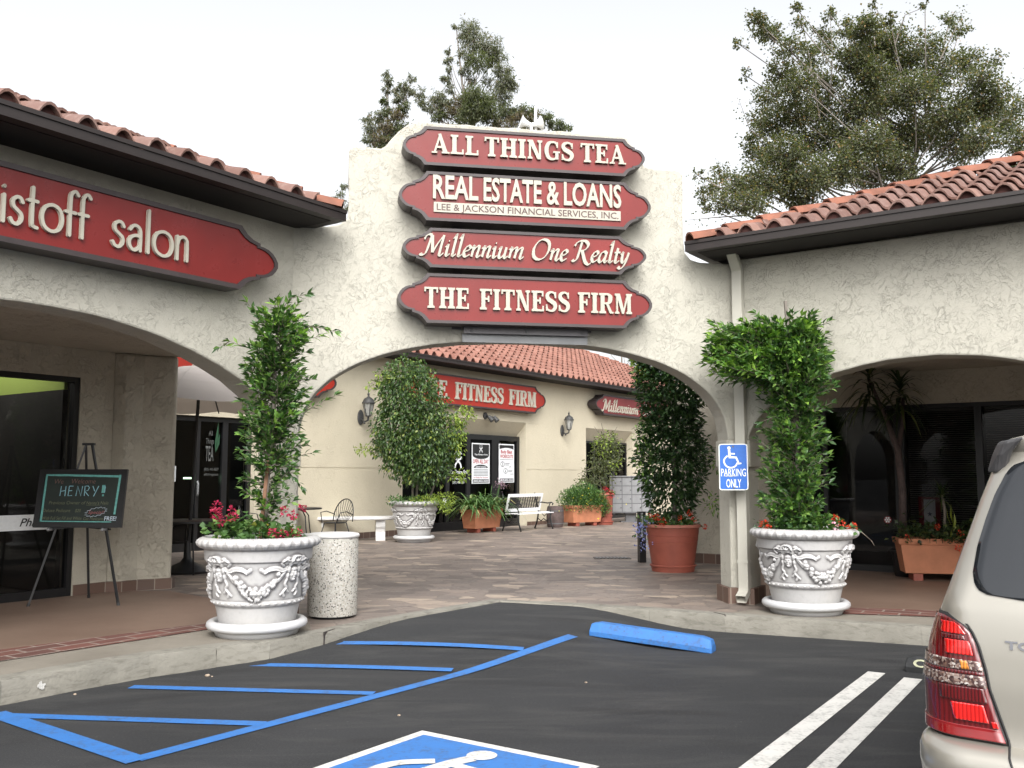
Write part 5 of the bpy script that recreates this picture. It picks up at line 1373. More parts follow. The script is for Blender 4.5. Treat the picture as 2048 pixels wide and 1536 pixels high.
# ---- cafe umbrella, tables, chairs, benches
um = thing('cafe_umbrella', 'off-white cafe umbrella with dark pole between left pier and archway', 'umbrella', (-4.60, 13.45, FL))
mb = MB(); mb.tube([(0, 0, 0), (.10, 0, 2.90)], .024, 12); mb.build('pole', M['black_iron'], um)
mb = MB(); o = 0; NS = 8; rr0 = 1.44
for k in range(NS):
    a0, a1_ = 2*PI*k/NS + .1, 2*PI*(k+1)/NS + .1
    def pt(f, a, dip=0): return (.08 + rr0 * f * math.cos(a), rr0 * f * math.sin(a), 2.95 - .57 * f ** 1.7 - dip)
    for i in range(6):
        f0, f1 = max(i / 6, .01), (i + 1) / 6
        for j in range(4):
            b0, b1 = a0 + (a1_ - a0) * j / 4, a0 + (a1_ - a0) * (j + 1) / 4
            dp = lambda f, j_: .05 * f * math.sin(PI * j_ / 4)
            mb.poly([pt(f0, b0, dp(f0, j)), pt(f1, b0, dp(f1, j)), pt(f1, b1, dp(f1, j + 1)), pt(f0, b1, dp(f0, j + 1))])
cn = mb.build('canopy', M['canvas'], um, fixn=False)
mb = MB()
for k in range(NS):
    a = 2*PI*k/NS + .1; mb.bar((.09 + .03*math.cos(a), .03*math.sin(a), 2.50), (.08 + .5*rr0*math.cos(a), .5*rr0*math.sin(a), 2.73), .014); mb.tube([(.08 + f_*rr0*math.cos(a), f_*rr0*math.sin(a), 2.925 - .57*f_**1.7) for f_ in (.02, .3, .6, .8, 1.0)], .010, 5)
mb.lathe([(2.46, .045), (2.53, .045)], 10, (.09, 0, 0)); mb.build('ribs', M['black_iron'], um)
mb = MB(); mb.lathe([(0, .30), (.03, .31), (.05, .28), (.10, .22), (.15, .10), (.22, .05), (.45, .035)], 28); mb.build('base', M['black_iron'], um, smooth=40)
def cafe_table(label, loc, r=.42):
    t = thing('cafe_table', label, 'table', loc, 0, 'black iron cafe tables')
    mb = MB(); mb.lathe([(.705, r*.96), (.71, r), (.735, r), (.74, r*.97)], 40); mb.build('tabletop', M['black_iron'], t, smooth=40)
    for k in range(4):
        a = 2*PI*k/4 + .5; c, s = math.cos(a), math.sin(a); mb = MB()
        mb.tube([(r*.80*c, r*.80*s, 0), (r*.66*c, r*.66*s, .35), (r*.60*c, r*.60*s, .58), (r*.42*c, r*.42*s, .68), (r*.15*c, r*.15*s, .705)], .012, 6); mb.build('leg', M['black_iron'], t, smooth=True)
    return t
ct = cafe_table('black iron cafe table around the umbrella pole', (-4.58, 13.45, FL + .001), .50)
dup(ct, None, (-4.25, 18.6, FL), R(20), 'black iron cafe table beside the fan-backed chair')
def cafe_chair(label, loc, rz):
    t = thing('cafe_chair', label, 'chair', loc, rz, 'black wire cafe chairs'); N = 12
    mb = MB(); mb.lathe([(.43, .20), (.436, .215), (.45, .215), (.455, .20)], 24); mb.build('seat', M['black_iron'], t, smooth=40)
    mb = MB(); arc = []
    for k in range(25):
        a = PI * k / 24; arc.append((.27 * math.cos(a), .20 + .10 * math.sin(a), .46 + .44 * math.sin(a) ** .75))
    mb.tube(arc, .011, 6); mb.build('back_hoop', M['black_iron'], t, smooth=True)
    mb = MB()
    for k in range(1, 12):
        a = PI * k / 12; mb.tube([(.14 * math.cos(a) , .17, .45), (.27 * math.cos(a), .20 + .10 * math.sin(a), .46 + .44 * math.sin(a) ** .75)], .0055, 5)
    mb.build('back_wires', M['black_iron'], t, smooth=True)
    for sx in (-1, 1):
        for sy in (-1, 1):
            mb = MB(); mb.tube([(sx*.15, sy*.15, .44), (sx*.19, sy*.20, .22), (sx*.21, sy*.24, 0)], .011, 6); mb.build('leg', M['black_iron'], t, smooth=True)
        mb = MB(); mb.tube([(sx*.26, .21, .60), (sx*.28, .02, .66), (sx*.27, -.14, .64), (sx*.20, -.17, .44)], .010, 6); mb.build('armrest', M['black_iron'], t, smooth=True)
    return t
ch = cafe_chair('fan-backed black wire chair between the bin and the stone bench', (-3.50, 18.75, FL), R(-35))
dup(ch, None, (-4.95, 18.3, FL), R(80), 'black wire chair partly hidden behind the left urn plant')
dup(ch, None, (-5.22, 13.55, FL), R(75), 'black wire chair tucked beside the left pier under the umbrella')
dup(ch, None, (-3.86, 13.85, FL), R(-80), 'black wire chair under the umbrella, right of its pole')
def stone_bench(label, loc, rz, L=2.0):
    t = thing('stone_bench', label, 'bench', loc, rz, 'pale cast stone benches')
    mb = MB(); n = 14; top = []; o = len(mb.v)
    prof = [(-.21, .44), (-.235, .455), (-.235, .495), (-.21, .51), (.21, .51), (.235, .495), (.235, .455), (.21, .44)]
    for i in range(n + 1):
        u = -1 + 2 * i / n; e = 1.0 if abs(u) < .98 else .93
        for y, z in prof: mb.v.append((u * L / 2, y * e + .14 * (u * u - .5), z))
    for i in range(n):
        for k in range(8): a = o + i*8 + k; b = o + i*8 + (k+1) % 8; mb.face((a, b, b + 8, a + 8))
    mb.face([o + k for k in range(8)]); mb.face([o + n*8 + k for k in range(8)][::-1]); mb.build('seat', M['white_plaster'], t, smooth=50)
    for s in (-1, 1):
        mb = MB(); pr = [(0, .17), (.07, .17), (.075, .15), (.10, .155), (.14, .13), (.18, .10), (.24, .11), (.30, .15), (.36, .16), (.41, .14), (.44, .15)]; o = len(mb.v)
        for z, hw in pr:
            for x, y in ((-.10, -hw), (.10, -hw), (.10, hw), (-.10, hw)): mb.v.append((s*L*.32 + x, y, z))
        for i in range(len(pr) - 1):
            for k in range(4): a = o + i*4 + k; b = o + i*4 + (k+1) % 4; mb.face((a, b, b + 4, a + 4))
        mb.face([o + k for k in range(4)][::-1]); mb.build('leg', M['white_plaster'], t, bevel=.01)
    return t
sb1 = stone_bench('pale curved stone bench by the courtyard wall, left of the weathered urn', (-3.42, 19.95, FL), R(10))
dup(sb1, None, (-5.75, 12.78, FL), R(38), 'pale stone bench behind the left pier, only its rounded end showing')
# park bench with iron ends
pb = thing('park_bench', 'white slatted park bench with black iron ends outside the gym', 'bench', frame_xy(L0, rotL, .45, -1.0, FL), rotL)
BL = .78
mb = MB()
for k, y in enumerate((-.42, -.33, -.24, -.15, -.06)): mb.box((-BL, y - .036, .425 - .006 * abs(k - 2)), (BL, y + .036, .447 - .006 * abs(k - 2)))
mb.build('seat', M['white_slat'], pb)
BM = Matrix.Translation((0, -.02, .47)) @ Matrix.Rotation(R(14), 4, 'X')
def bx(mb, a, b2): mb.box(a, b2, BM)
mb = MB(); bx(mb, (-BL, -.014, .0), (BL, .014, .075)); bx(mb, (-BL, -.014, .375), (BL, .014, .45)); bx(mb, (-BL, -.013, .075), (-BL + .07, .013, .375)); bx(mb, (BL - .07, -.013, .075), (BL, .013, .375)); mb.build('backrest', M['white_slat'], pb)
mb = MB()
for k in range(8): bx(mb, (-BL + .07, -.008, .085 + .036*k), (BL - .07, .008, .102 + .036*k))
for k in range(12): bx(mb, (-BL + .12 + .11*k, -.009, .075), (-BL + .13 + .11*k, .009, .375))
mb.build('back_lattice', M['black_iron'], pb)
for s in (-1, 1):
    x = s * (BL - .05); mb = MB()
    for pts, r in (([(x,-.46,0),(x,-.42,.12),(x,-.38,.28),(x,-.40,.42)], .02), ([(x,.10,0),(x,.04,.14),(x,.0,.3),(x,-.02,.44),(x,.05,.7),(x,.10,.92)], .02), ([(x,-.40,.42),(x,-.2,.43),(x,-.02,.44)], .018),
                   ([(x,.03,.66),(x,-.12,.68),(x,-.30,.66),(x,-.42,.68),(x,-.47,.65),(x,-.44,.61)], .017), ([(x,-.38,.66),(x,-.34,.58),(x,-.38,.50),(x,-.40,.43)], .015), ([(x,-.38,.25),(x,-.28,.20),(x,-.18,.26),(x,-.10,.20),(x,.0,.26)], .013), ([(x,-.30,.42),(x,-.20,.32),(x,-.10,.42)], .011)):
        mb.tube(pts, r, 7)
    mb.build('iron_end', M['black_iron'], pb, smooth=True)
# ---- pots of the courtyard
def box_planter(label, loc, rz, w, d, h, mat='terracotta'):
    t = thing('box_planter', label, 'planter', loc, rz, 'terracotta box planters'); z0 = .10; mb = MB()
    def ring(z, kx, ky): return [(-w/2*kx, -d/2*ky, z), (w/2*kx, -d/2*ky, z), (w/2*kx, d/2*ky, z), (-w/2*kx, d/2*ky, z)]
    rings = [ring(z0, .86, .80), ring(z0 + h*.82, .96, .94), ring(z0 + h*.83, 1.0, 1.0), ring(z0 + h*.985, 1.02, 1.03), ring(z0 + h, 1.01, 1.01), ring(z0 + h, .93, .88), ring(z0 + h*.86, .90, .84)]
    o = len(mb.v)
    for r_ in rings: mb.v += r_
    for i in range(len(rings) - 1):
        for k in range(4): a = o + i*4 + k; b = o + i*4 + (k+1) % 4; mb.face((a, b, b + 4, a + 4))
    mb.face([o + k for k in range(4)][::-1]); mb.build('box', M[mat], t, bevel=.012)
    for s in (-1, 1):
        mb = MB(); mb.box((s*w*.28 - .06, -d*.36, 0), (s*w*.28 + .06, d*.36, z0 - .001)); mb.build('foot', M['terracotta_red'], t, bevel=.008)
    mb = MB(); q = rings[-1]; mb.poly(q); mb.build('soil', M['soil'], t, fixn=False)
    return t
bp1 = box_planter('terracotta box planter full of strap-leaved plants before the gym door', (-.74, 23.1, FL), rotL, 1.15, .45, .46)
bp2 = box_planter('terracotta box planter with a bushy green shrub between bench and tall pot', (1.93, 25.95, FL), R(38), 1.15, .5, .46)
bp3 = box_planter('terracotta box planter with red geraniums in the shade of the right arcade', (5.62, 12.5, FL), R(-12), 1.05, .46, .45)
def round_pot(name, label, loc, prof, mat, rim_mat, soil_z, soil_r, saucer_r=None):
    t = thing(name, label, 'pot', loc); mb = MB(); mb.lathe(prof, 56, cap=True); mb.build('pot_body', M[mat], t, smooth=35)
    mb = MB(); z1, r1 = prof[-1]; mb.lathe([(z1 - .035, r1 + .004), (z1 - .028, r1 + .022), (z1 + .002, r1 + .024), (z1 + .012, r1 + .012), (z1 + .010, r1 - .03), (soil_z - .02, r1 - .045)], 56, cap=False); mb.build('rim', M[rim_mat], t, smooth=50)
    mb = MB(); mb.lathe([(soil_z, .01), (soil_z, soil_r)], 40); mb.build('soil', M['soil'], t)
    if saucer_r:
        mb = MB(); mb.lathe([(0, saucer_r*.93), (.07, saucer_r*.97), (.075, saucer_r*1.02), (.092, saucer_r*1.03), (.10, saucer_r), (.085, saucer_r*.93)], 56); mb.build('saucer', M['terracotta_red'], t, smooth=40)
    return t
round_pot('plant_pot', 'large red clay pot with a dark columnar shrub behind the right column', (2.325, 13.72, FL),
          [(.03, .29), (.10, .305), (.42, .355), (.425, .352), (.43, .357), (.50, .366), (.505, .362), (.51, .368), (.66, .385)], 'terracotta_red', 'terracotta_rim', .62, .36, .325)
round_pot('plant_pot', 'tall narrow red clay pot with red flowers beside the mailboxes', (2.54, 26.6, FL),
          [(.03, .27), (.10, .27), (.22, .275), (.225, .285), (.26, .285), (.265, .278), (.85, .30), (.86, .31)], 'terracotta_red', 'terracotta_rim', .80, .27, .31)
# the wine barrel bin
br_ = thing('wooden_barrel', 'small dark wooden barrel at the right end of the park bench', 'barrel', (1.15, 25.2, FL))
mb = MB(); mb.lathe([(0, .20), (.05, .215), (.24, .235), (.44, .225), (.55, .205), (.555, .19), (.52, .18)], 22); mb.build('staves', M['barrel_wood'], br_)
mb = MB()
for z, r in ((.09, .222), (.42, .229)): mb.lathe([(z, r), (z + .03, r + .003)], 32, cap=False)
mb.build('hoop', M['mail_dark'], br_)
# cluster mailbox
ml = thing('mailbox_cluster', 'grey metal cluster of mailboxes standing behind the big red pot', 'mailbox', (3.50, 27.70, FL), R(-2))
MW, MH = .60, 1.06
mb = MB(); mb.box((-MW, 0, .27), (MW, .45, .27 + MH)); mb.build('cabinet', M['mail_dark'], ml)
mb = MB(); mb.box((-MW - .03, -.05, .271 + MH), (MW + .03, .48, .30 + MH)); mb.box((-MW - .012, -.012, .26), (-MW + .03, .4, .268 + MH)); mb.box((MW - .03, -.012, .26), (MW + .012, .4, .268 + MH)); mb.build('hood', M['galv_metal'], ml)
for r_ in range(4):
    for c_ in range(4):
        x = -MW + .06 + c_ * .285; z = .31 + r_ * .255
        mb = MB(); mb.box((x, -.010, z), (x + .262, -.001, z + .232)); d_ = mb.build('mail_door', M['galv_metal'], ml)
        mb = MB(); mb.tube([(x + .235, -.014, z + .12), (x + .235, -.026, z + .12)], .022, 8); mb.build('lock', M['mail_dark'], d_)
mb = MB(); mb.box((-.16, .12, 0), (.16, .36, .27)); mb.box((-.3, .02, 0), (.3, .45, .03)); mb.build('pedestal', M['mail_dark'], ml)
# slim dark bollard with a label strip
bo = thing('bollard', 'slim dark square bollard with a white strip beside the red pot', 'bollard', (2.06, 15.05, FL), R(12))
mb = MB(); mb.box((-.055, -.055, 0), (.055, .055, .80)); mb.build('post', M['black_frame'], bo, bevel=.006)
mb = MB(); mb.box((-.030, -.058, .40), (.004, -.0555, .78)); st_ = mb.build('label_strip', M['decal_white'], bo)
mb = MB()
for k, chh in enumerate('TRASH'): write_sans(mb, chh, -.026, 0.0, .71 - .07 * k, .045, -.0588)
mb.build('strip_lettering', M['poster_black'], st_)
# salon window: copper pot
cp_ = thing('copper_pot', 'round copper pot on the floor inside the salon window', 'pot', frame_xy(CLp, rotL, -2.35, 3.75, FL + .012))
mb = MB(); mb.lathe([(0, .15), (.10, .24), (.30, .27), (.42, .22), (.47, .19), (.50, .23)], 32); mb.build('vessel', M['copper'], cp_, smooth=True)
# banner and sticker on the right-hand windows
bn = thing('window_banner', 'small red-edged service banner with a blue star in the office window', 'banner', frame_xy(CRp, rotR, 1.10, RWY + .14, .83), rotR)
mb = MB(); mb.box((-.145, -.004, 0), (.145, 0, .40)); mb.build('border', M['banner_red'], bn)
mb = MB(); mb.box((-.075, -.007, .03), (.075, -.0045, .365)); mb.build('field', M['sign_white'], bn)
mb = MB(); pts = [((.038 if k % 2 == 0 else .015) * math.sin(PI*k/5), .16 + (.038 if k % 2 == 0 else .015) * math.cos(PI*k/5)) for k in range(10)]; mb.prism(pts, -.009, -.0075); mb.build('star', M['banner_navy'], bn)
sk = thing('door_decal', 'round white and red sticker on the dark office door', 'sticker', frame_xy(CRp, rotR, .55, RWY + .062, .90), rotR)
mb = MB(); disc(mb, (0, 0), .052, -.004, 0, 16); mb.build('disc', M['banner_red'], sk)
mb = MB()
for k in range(6): disc(mb, (.030*math.cos(k*PI/3), .030*math.sin(k*PI/3)), .013, -.006, -.0045, 8)
disc(mb, (0, 0), .014, -.006, -.0045, 8); mb.build('petal_marks', M['sign_white'], sk)
# ------------------------------------------------------------------ plants
def leaf_mesh(name, mat, P, D, L, W, parent=None, fold=.18, rng=None, up=None, curl=.12, mats=None, mi=None):
    """one mesh of many small folded leaves; P base points, D directions (N x 3 arrays)"""
    rng = rng or np.random.default_rng(1); N = len(P)
    D = D / (np.linalg.norm(D, axis=1, keepdims=True) + 1e-9)
    U = rng.normal(size=(N, 3)) * .55; U[:, 2] += 1.0
    S = np.cross(D, U); S /= (np.linalg.norm(S, axis=1, keepdims=True) + 1e-9); Nn = np.cross(S, D)
    L = (L * rng.uniform(.7, 1.25, N))[:, None]; W = (W * rng.uniform(.75, 1.2, N))[:, None]
    b = P; t = P + D * L - Nn * L * curl; m = P + D * L * .48
    r = m + S * W * .5 + Nn * W * fold; l = m - S * W * .5 + Nn * W * fold
    V = np.stack([b, r, t, l, m], 1).reshape(-1, 3); k = np.arange(N) * 5
    F = np.concatenate([np.stack([k, k+1, k+4], 1), np.stack([k, k+4, k+3], 1), np.stack([k+4, k+1, k+2], 1), np.stack([k+4, k+2, k+3], 1)])
    me = bpy.data.meshes.new(name); me.from_pydata(V.tolist(), [], F.tolist()); me.materials.append(M[mat]); me.update()
    o = bpy.data.objects.new(name, me); C.objects.link(o)
    if parent is not None: o.parent = parent
    return o
def crown_mesh(name, sets, parent, rng):
    """several leaf sets (material, P, D, L, W) as one crown"""
    obs = [leaf_mesh(name, m, P, D, L, W, None, rng=rng) for m, P, D, L, W in sets]
    V, F, MI = [], [], []
    for i, o in enumerate(obs):
        me = o.data; n = len(V); V += [tuple(v.co) for v in me.vertices]; F += [tuple(x + n for x in p.vertices) for p in me.polygons]; MI += [i] * len(me.polygons); bpy.data.objects.remove(o); bpy.data.meshes.remove(me)
    me = bpy.data.meshes.new(name); me.from_pydata(V, [], F)
    for s in sets: me.materials.append(M[s[0]])
    me.polygons.foreach_set('material_index', MI); me.update(); o = bpy.data.objects.new(name, me); C.objects.link(o); o.parent = parent
    return o
def twig_leaves(twigs, rng, per_m, splay=.85, tip=3, start=.15):
    """leaf bases and directions along twigs (a, b), denser at the tip"""
    P, D = [], []
    for a, b in twigs:
        a = np.array(a); b = np.array(b); d = b - a; Ln = np.linalg.norm(d)
        if Ln < 1e-6: continue
        d /= Ln; n = max(2, int(per_m * Ln)); x = np.cross(d, [0, 0, 1.0]); x = x / (np.linalg.norm(x) + 1e-6); y = np.cross(d, x)
        for k in range(n + tip):
            t = start + (1 - start) * min(1.0, (k + rng.uniform(0, .6)) / n); a_ = k * 2.4 + rng.uniform(-.5, .5); s = splay * (.5 if t > .95 else 1.0)
            P.append(a + d * Ln * t); D.append(d + (x * math.cos(a_) + y * math.sin(a_)) * s + rng.normal(size=3) * .15)
    return np.array(P), np.array(D)
def twig_mesh(name, twigs, r, mat, parent):
    mb = MB()
    for a, b in twigs: mb.tube([a, b], [r, r * .45], 4, cap=False)
    return mb.build(name, M[mat], parent, smooth=True, fixn=False)
# ---- left ficus: a loose column of twigs in the left urn
def ficus(name, label, loc, spec, trunk, stakes, seed, mat, leaf=(.062, .026), bright=None, per_m=44, group='young ficus trees in urns'):
    t = thing(name, label, 'tree', loc, 0, group); rng = np.random.default_rng(seed); mb = MB(); mb.tube(trunk, [.026, .022, .02, .016, .010][:len(trunk)], 7); tr = mb.build('trunk', M['bark_grey'], t, smooth=True)
    tw, twb = [], []
    T = [Vector(p) for p in trunk]
    def on_trunk(z):
        for i in range(len(T) - 1):
            if T[i].z <= z <= T[i+1].z: return T[i].lerp(T[i+1], (z - T[i].z) / (T[i+1].z - T[i].z))
        return T[-1]
    for (z0, z1, n, r0, r1, lean, bri) in spec:
        for k in range(n):
            z = rng.uniform(z0, z1); a = rng.uniform(0, 2 * PI); c = on_trunk(z); Lr = rng.uniform(r0, r1)
            up_ = rng.uniform(.15, .85); off = np.array([math.cos(a), math.sin(a), up_]); off /= np.linalg.norm(off)
            mid = np.array(c) + off * Lr * .45 + np.array([lean[0], lean[1], 0]) * .5
            end = np.array(c) + off * Lr + np.array([lean[0], lean[1], .02]) + rng.normal(size=3) * .03
            (twb if rng.random() < bri else tw).append((mid, end)); (tw).append((np.array(c) + off * .03, mid))
    return t, tw, twb, rng, leaf, mat, bright, per_m
def finish_ficus(F, extra=(), zs=1.0):
    t, tw, twb, rng, leaf, mat, bright, per_m = F; t.scale = (1, 1, zs)
    tw = tw + list(extra)
    P, D = twig_leaves(tw, rng, per_m); P2, D2 = twig_leaves(twb, rng, per_m * 1.15)
    crown_mesh('crown', [(mat, P, D, leaf[0], leaf[1]), (bright or mat, P2, D2, leaf[0] * 1.05, leaf[1] * 1.05)], t, rng)
    twig_mesh('twigs', tw + twb, .0045, 'bark', t)
F1 = ficus('ficus_tree', 'loose columnar ficus with a wooden stake in the left urn', (-2.19, 8.35, FL + .78),
    [(.25, .62, 34, .12, .26, (0, 0), .1), (.62, 1.15, 110, .12, .30, (0, 0), .1), (1.15, 1.75, 170, .13, .32, (.0, 0), .13), (1.75, 2.08, 62, .12, .27, (.02, 0), .35), (2.0, 2.20, 12, .10, .22, (.0, 0), .7)],
    [(0, 0, 0), (.02, 0, .55), (.06, .01, 1.15), (.07, 0, 1.8), (.08, 0, 2.12)], None, 21, 'leaf_ficus', (.080, .034), 'leaf_ficus_bright', 30)
def br(pts):
    return [(np.array(pts[i]), np.array(pts[i+1])) for i in range(len(pts) - 1)]
ex = br([(.1,0,1.95),(.30,-.03,2.06),(.50,-.05,2.02),(.60,-.05,1.99)]) + br([(.1,0,1.1),(.33,-.04,1.22),(.52,-.05,1.33),(.62,-.05,1.38)]) + br([(.0,0,1.75),(-.18,-.03,1.84),(-.34,-.04,1.90),(-.42,-.04,1.84)]) + \
     br([(.0,0,1.98),(-.10,0,2.14),(-.20,0,2.28)]) + br([(.08,0,.72),(.26,-.03,.80),(.42,-.04,.84)]) + br([(.08,0,2.15),(.18,0,2.32),(.34,-.02,2.36)]) + br([(.08,0,.9),(.25,-.03,.62),(.34,-.03,.52)])
finish_ficus(F1, ex, .94)
st = thing('wooden_stake', 'reddish wooden stake tied to the trunk of the left urn tree', 'stake', (-2.19, 8.31, FL + .78))
mb = MB(); mb.bar((-.03, 0, -.1), (.03, .03, .72), .034, .030); mb.build('stake_post', M['wood_stake'], st)
# ---- right ficus: mushroom head over a bare, re-leafing trunk
F2 = ficus('ficus_tree', 'ficus with a broad bushy head leaning left in the right urn', (2.90, 9.57, FL + .78),
    [(.05, .50, 120, .14, .38, (-.04, -.05), .12), (.50, .95, 85, .16, .38, (-.02, 0), .2), (.9, 1.35, 85, .16, .36, (-.02, 0), .15), (1.30, 1.62, 140, .16, .38, (.0, -.02), .06), (1.45, 1.85, 180, .20, .42, (-.04, -.03), .10), (1.70, 2.06, 160, .18, .36, (-.06, -.03), .4), (1.56, 2.02, 210, .18, .34, (-.56, -.04), .75), (1.50, 2.0, 130, .18, .38, (-.32, -.03), .55), (1.62, 2.10, 90, .16, .30, (.10, -.02), .3)],
    [(0, 0, 0), (-.01, 0, .6), (.02, 0, 1.1), (-.02, 0, 1.6), (-.04, 0, 2.05)], None, 33, 'leaf_ficus', (.086, .036), 'leaf_ficus_bright', 33)
finish_ficus(F2, br([(.0,0,.85),(.2,-.04,.92),(.36,-.05,.98)]) + br([(0,0,1.15),(.22,-.03,1.3),(.36,-.03,1.36)]) + br([(0,0,1.12),(-.22,-.03,1.22),(-.36,-.03,1.16)]) + br([(0,0,.72),(-.26,-.03,.86),(-.40,-.03,.98)]), .975)
st = thing('bamboo_stake', 'thin grey stake standing up through the head of the right urn tree', 'stake', (2.95, 9.64, FL + .78))
mb = MB(); mb.bar((.02, 0, -.1), (-.10, 0, 2.40), .028, .028); mb.build('stake_post', M['bark_grey'], st)
# ---- bedding plants
def petal_cluster(P, D, L, W, rng, n=14, r=.03):
    return None
def geranium(label, loc, pts, flowers, seed, hgt=.20, n=260, pet='petal_red', lf='leaf_geranium', leafsz=.060):
    t = thing('geranium', label, 'plant', loc, 0, None); rng = np.random.default_rng(seed); P, D = [], []
    pts = np.array(pts)
    for k in range(n):
        c = pts[rng.integers(len(pts))]; q = c[:3] + rng.normal(size=3) * [c[3] * .5, c[3] * .5, c[3] * .28]
        q[2] = abs(q[2]); P.append(q); d = (q - c[:3]) * [1, 1, .3] + [0, 0, .02] + rng.normal(size=3) * .03; D.append(d)
    P, D = np.array(P), np.array(D); leaf_mesh('leaves', lf, P, D, leafsz, leafsz * 1.05, t, fold=.12, rng=rng)
    tw = [((c[0], c[1], 0), tuple(p)) for p in P[::6] for c in [p * .6]]
    twig_mesh('stems', [((p[0] * .75, p[1] * .75, 0), tuple(p)) for p in P[::7]], .004, 'leaf_dark', t)
    if len(flowers):
        for (x, y, z, r) in flowers:
            P, D = [], []
            for k in range(int(30 * (r / .04) ** 1.3) + 6):
                d = rng.normal(size=3); d /= np.linalg.norm(d); P.append(np.array([x, y, z]) + d * r * rng.uniform(.5, .95)); D.append(d + rng.normal(size=3) * .4)
            leaf_mesh('flower_head', pet, np.array(P), np.array(D), .026, .024, t, fold=.05, rng=rng)
    return t
ring = [(.30 * math.cos(a), .30 * math.sin(a), .05, .16) for a in [2*PI*k/9 for k in range(9)]] + [(.12 * math.cos(a), .12*math.sin(a), .14, .18) for a in [0, 2, 4]]
z_s = FL + .78
gL = geranium('crimson geraniums filling the left urn around the tree', (-2.22, 8.33, z_s), [(x * .85, y * .85, z, r * .85) for x, y, z, r in ring] + [(-.26, -.12, .14, .13), (-.2, -.2, .18, .13), (.22, -.2, .10, .13)],
    [(-.34, -.16, .33, .045), (-.33, -.18, .26, .05), (-.29, -.2, .20, .045), (-.34, -.12, .25, .035), (-.18, -.24, .24, .05), (-.17, -.25, .29, .03), (.18, -.26, .10, .04), (.26, -.25, .08, .05), (.32, -.2, .10, .03), (.38, -.16, .10, .025), (.27, -.2, .28, .045), (.33, -.16, .25, .035), (.40, -.12, .31, .03)], 5, n=620, pet='petal_crimson')
gR = geranium('scarlet and pink geraniums around the tree in the right urn', (2.956, 9.60, z_s), ring + [(0, -.25, .12, .2), (-.15, -.2, .15, .18), (.2, -.22, .1, .18)],
    [(-.43, -.12, .10, .05), (-.40, -.18, .06, .035), (.38, -.16, .05, .045), (.46, -.12, .08, .04), (.30, -.25, .12, .025), (.22, -.3, .18, .025)], 6, n=560, pet='petal_scarlet', lf='leaf_ficus', leafsz=.058)
P = np.random.default_rng(2).normal(size=(16, 3)) * .018 + [.20, -.38, .085]; leaf_mesh('pink_flower', 'petal_pink', P, P - [.20, -.38, .085], .026, .026, gR)
tw = br([(.42,-.1,.05),(.52,-.18,.03),(.60,-.22,-.05),(.62,-.24,-.10)]); twig_mesh('trailing_stem', tw, .004, 'bark', gR)
gB = geranium('red geraniums under the dark columnar shrub in the big red pot', (2.325, 13.72, FL + .62), [(.26*math.cos(a), .26*math.sin(a), .06, .14) for a in [2*PI*k/8 for k in range(8)]] + [(-.3, -.2, .10, .14)],
    [(-.27, -.30, .16, .05), (-.20, -.32, .09, .06), (-.36, -.2, .18, .03), (.05, -.34, .16, .03), (.20, -.28, .22, .04), (.28, -.2, .13, .03), (.44, -.15, .02, .03)], 8, n=300, pet='petal_scarlet')
pl_ = thing('plumbago', 'pale blue flowers hanging over the left edge of the big red pot', 'flowers', (2.02, 13.68, FL + .62)); rng = np.random.default_rng(4)
for c in ([-.20, -.12, .02], [-.16, -.12, -.10], [-.13, -.16, -.24], [-.08, -.12, .12], [-.18, -.1, -.02]): P = rng.normal(size=(26, 3)) * [.05, .03, .04] + c; leaf_mesh('flower_head', 'petal_blue', P, rng.normal(size=P.shape), .035, .03, pl_, rng=rng)
P = rng.normal(size=(60, 3)) * [.08, .06, .09] + [-.10, -.06, .0]; leaf_mesh('leaves', 'leaf_geranium', P, rng.normal(size=P.shape), .05, .03, pl_, rng=rng)
# ---- far urn: benjamin fig with a dense egg-shaped crown
def shell_crown(name, mat, t, blobs, n, Lf, Wf, seed, inner=.55, droop=.35, out=.75, only=False):
    rng = np.random.default_rng(seed); vol = np.array([b[3] * b[4] for b in blobs]); vol = vol / vol.sum(); P, D = [], []
    for i, (x, y, z, rx, rz) in enumerate(blobs):
        m = int(n * vol[i]); d = rng.normal(size=(m, 3)); d /= np.linalg.norm(d, axis=1, keepdims=True)
        q = rng.uniform(inner ** 2, 1.0, m)[:, None] ** .5; bump_ = 1 + .10 * np.sin(d[:, :1] * 9 + i) * np.sin(d[:, 2:] * 8) + rng.normal(size=(m, 1)) * .05
        P.append(np.array([x, y, z]) + d * q * bump_ * [rx, rx, rz]); D.append(d * out + rng.normal(size=(m, 3)) * .5 - [0, 0, droop])
    if only: return (mat, np.concatenate(P), np.concatenate(D), Lf, Wf)
    return leaf_mesh(name, mat, np.concatenate(P), np.concatenate(D), Lf, Wf, t, rng=rng)
bf = thing('fig_tree', 'leafy round-headed fig growing in the weathered courtyard urn', 'tree', (-2.06, 19.7, FL + .78)); bf.scale = (.96, .95, 1.06)
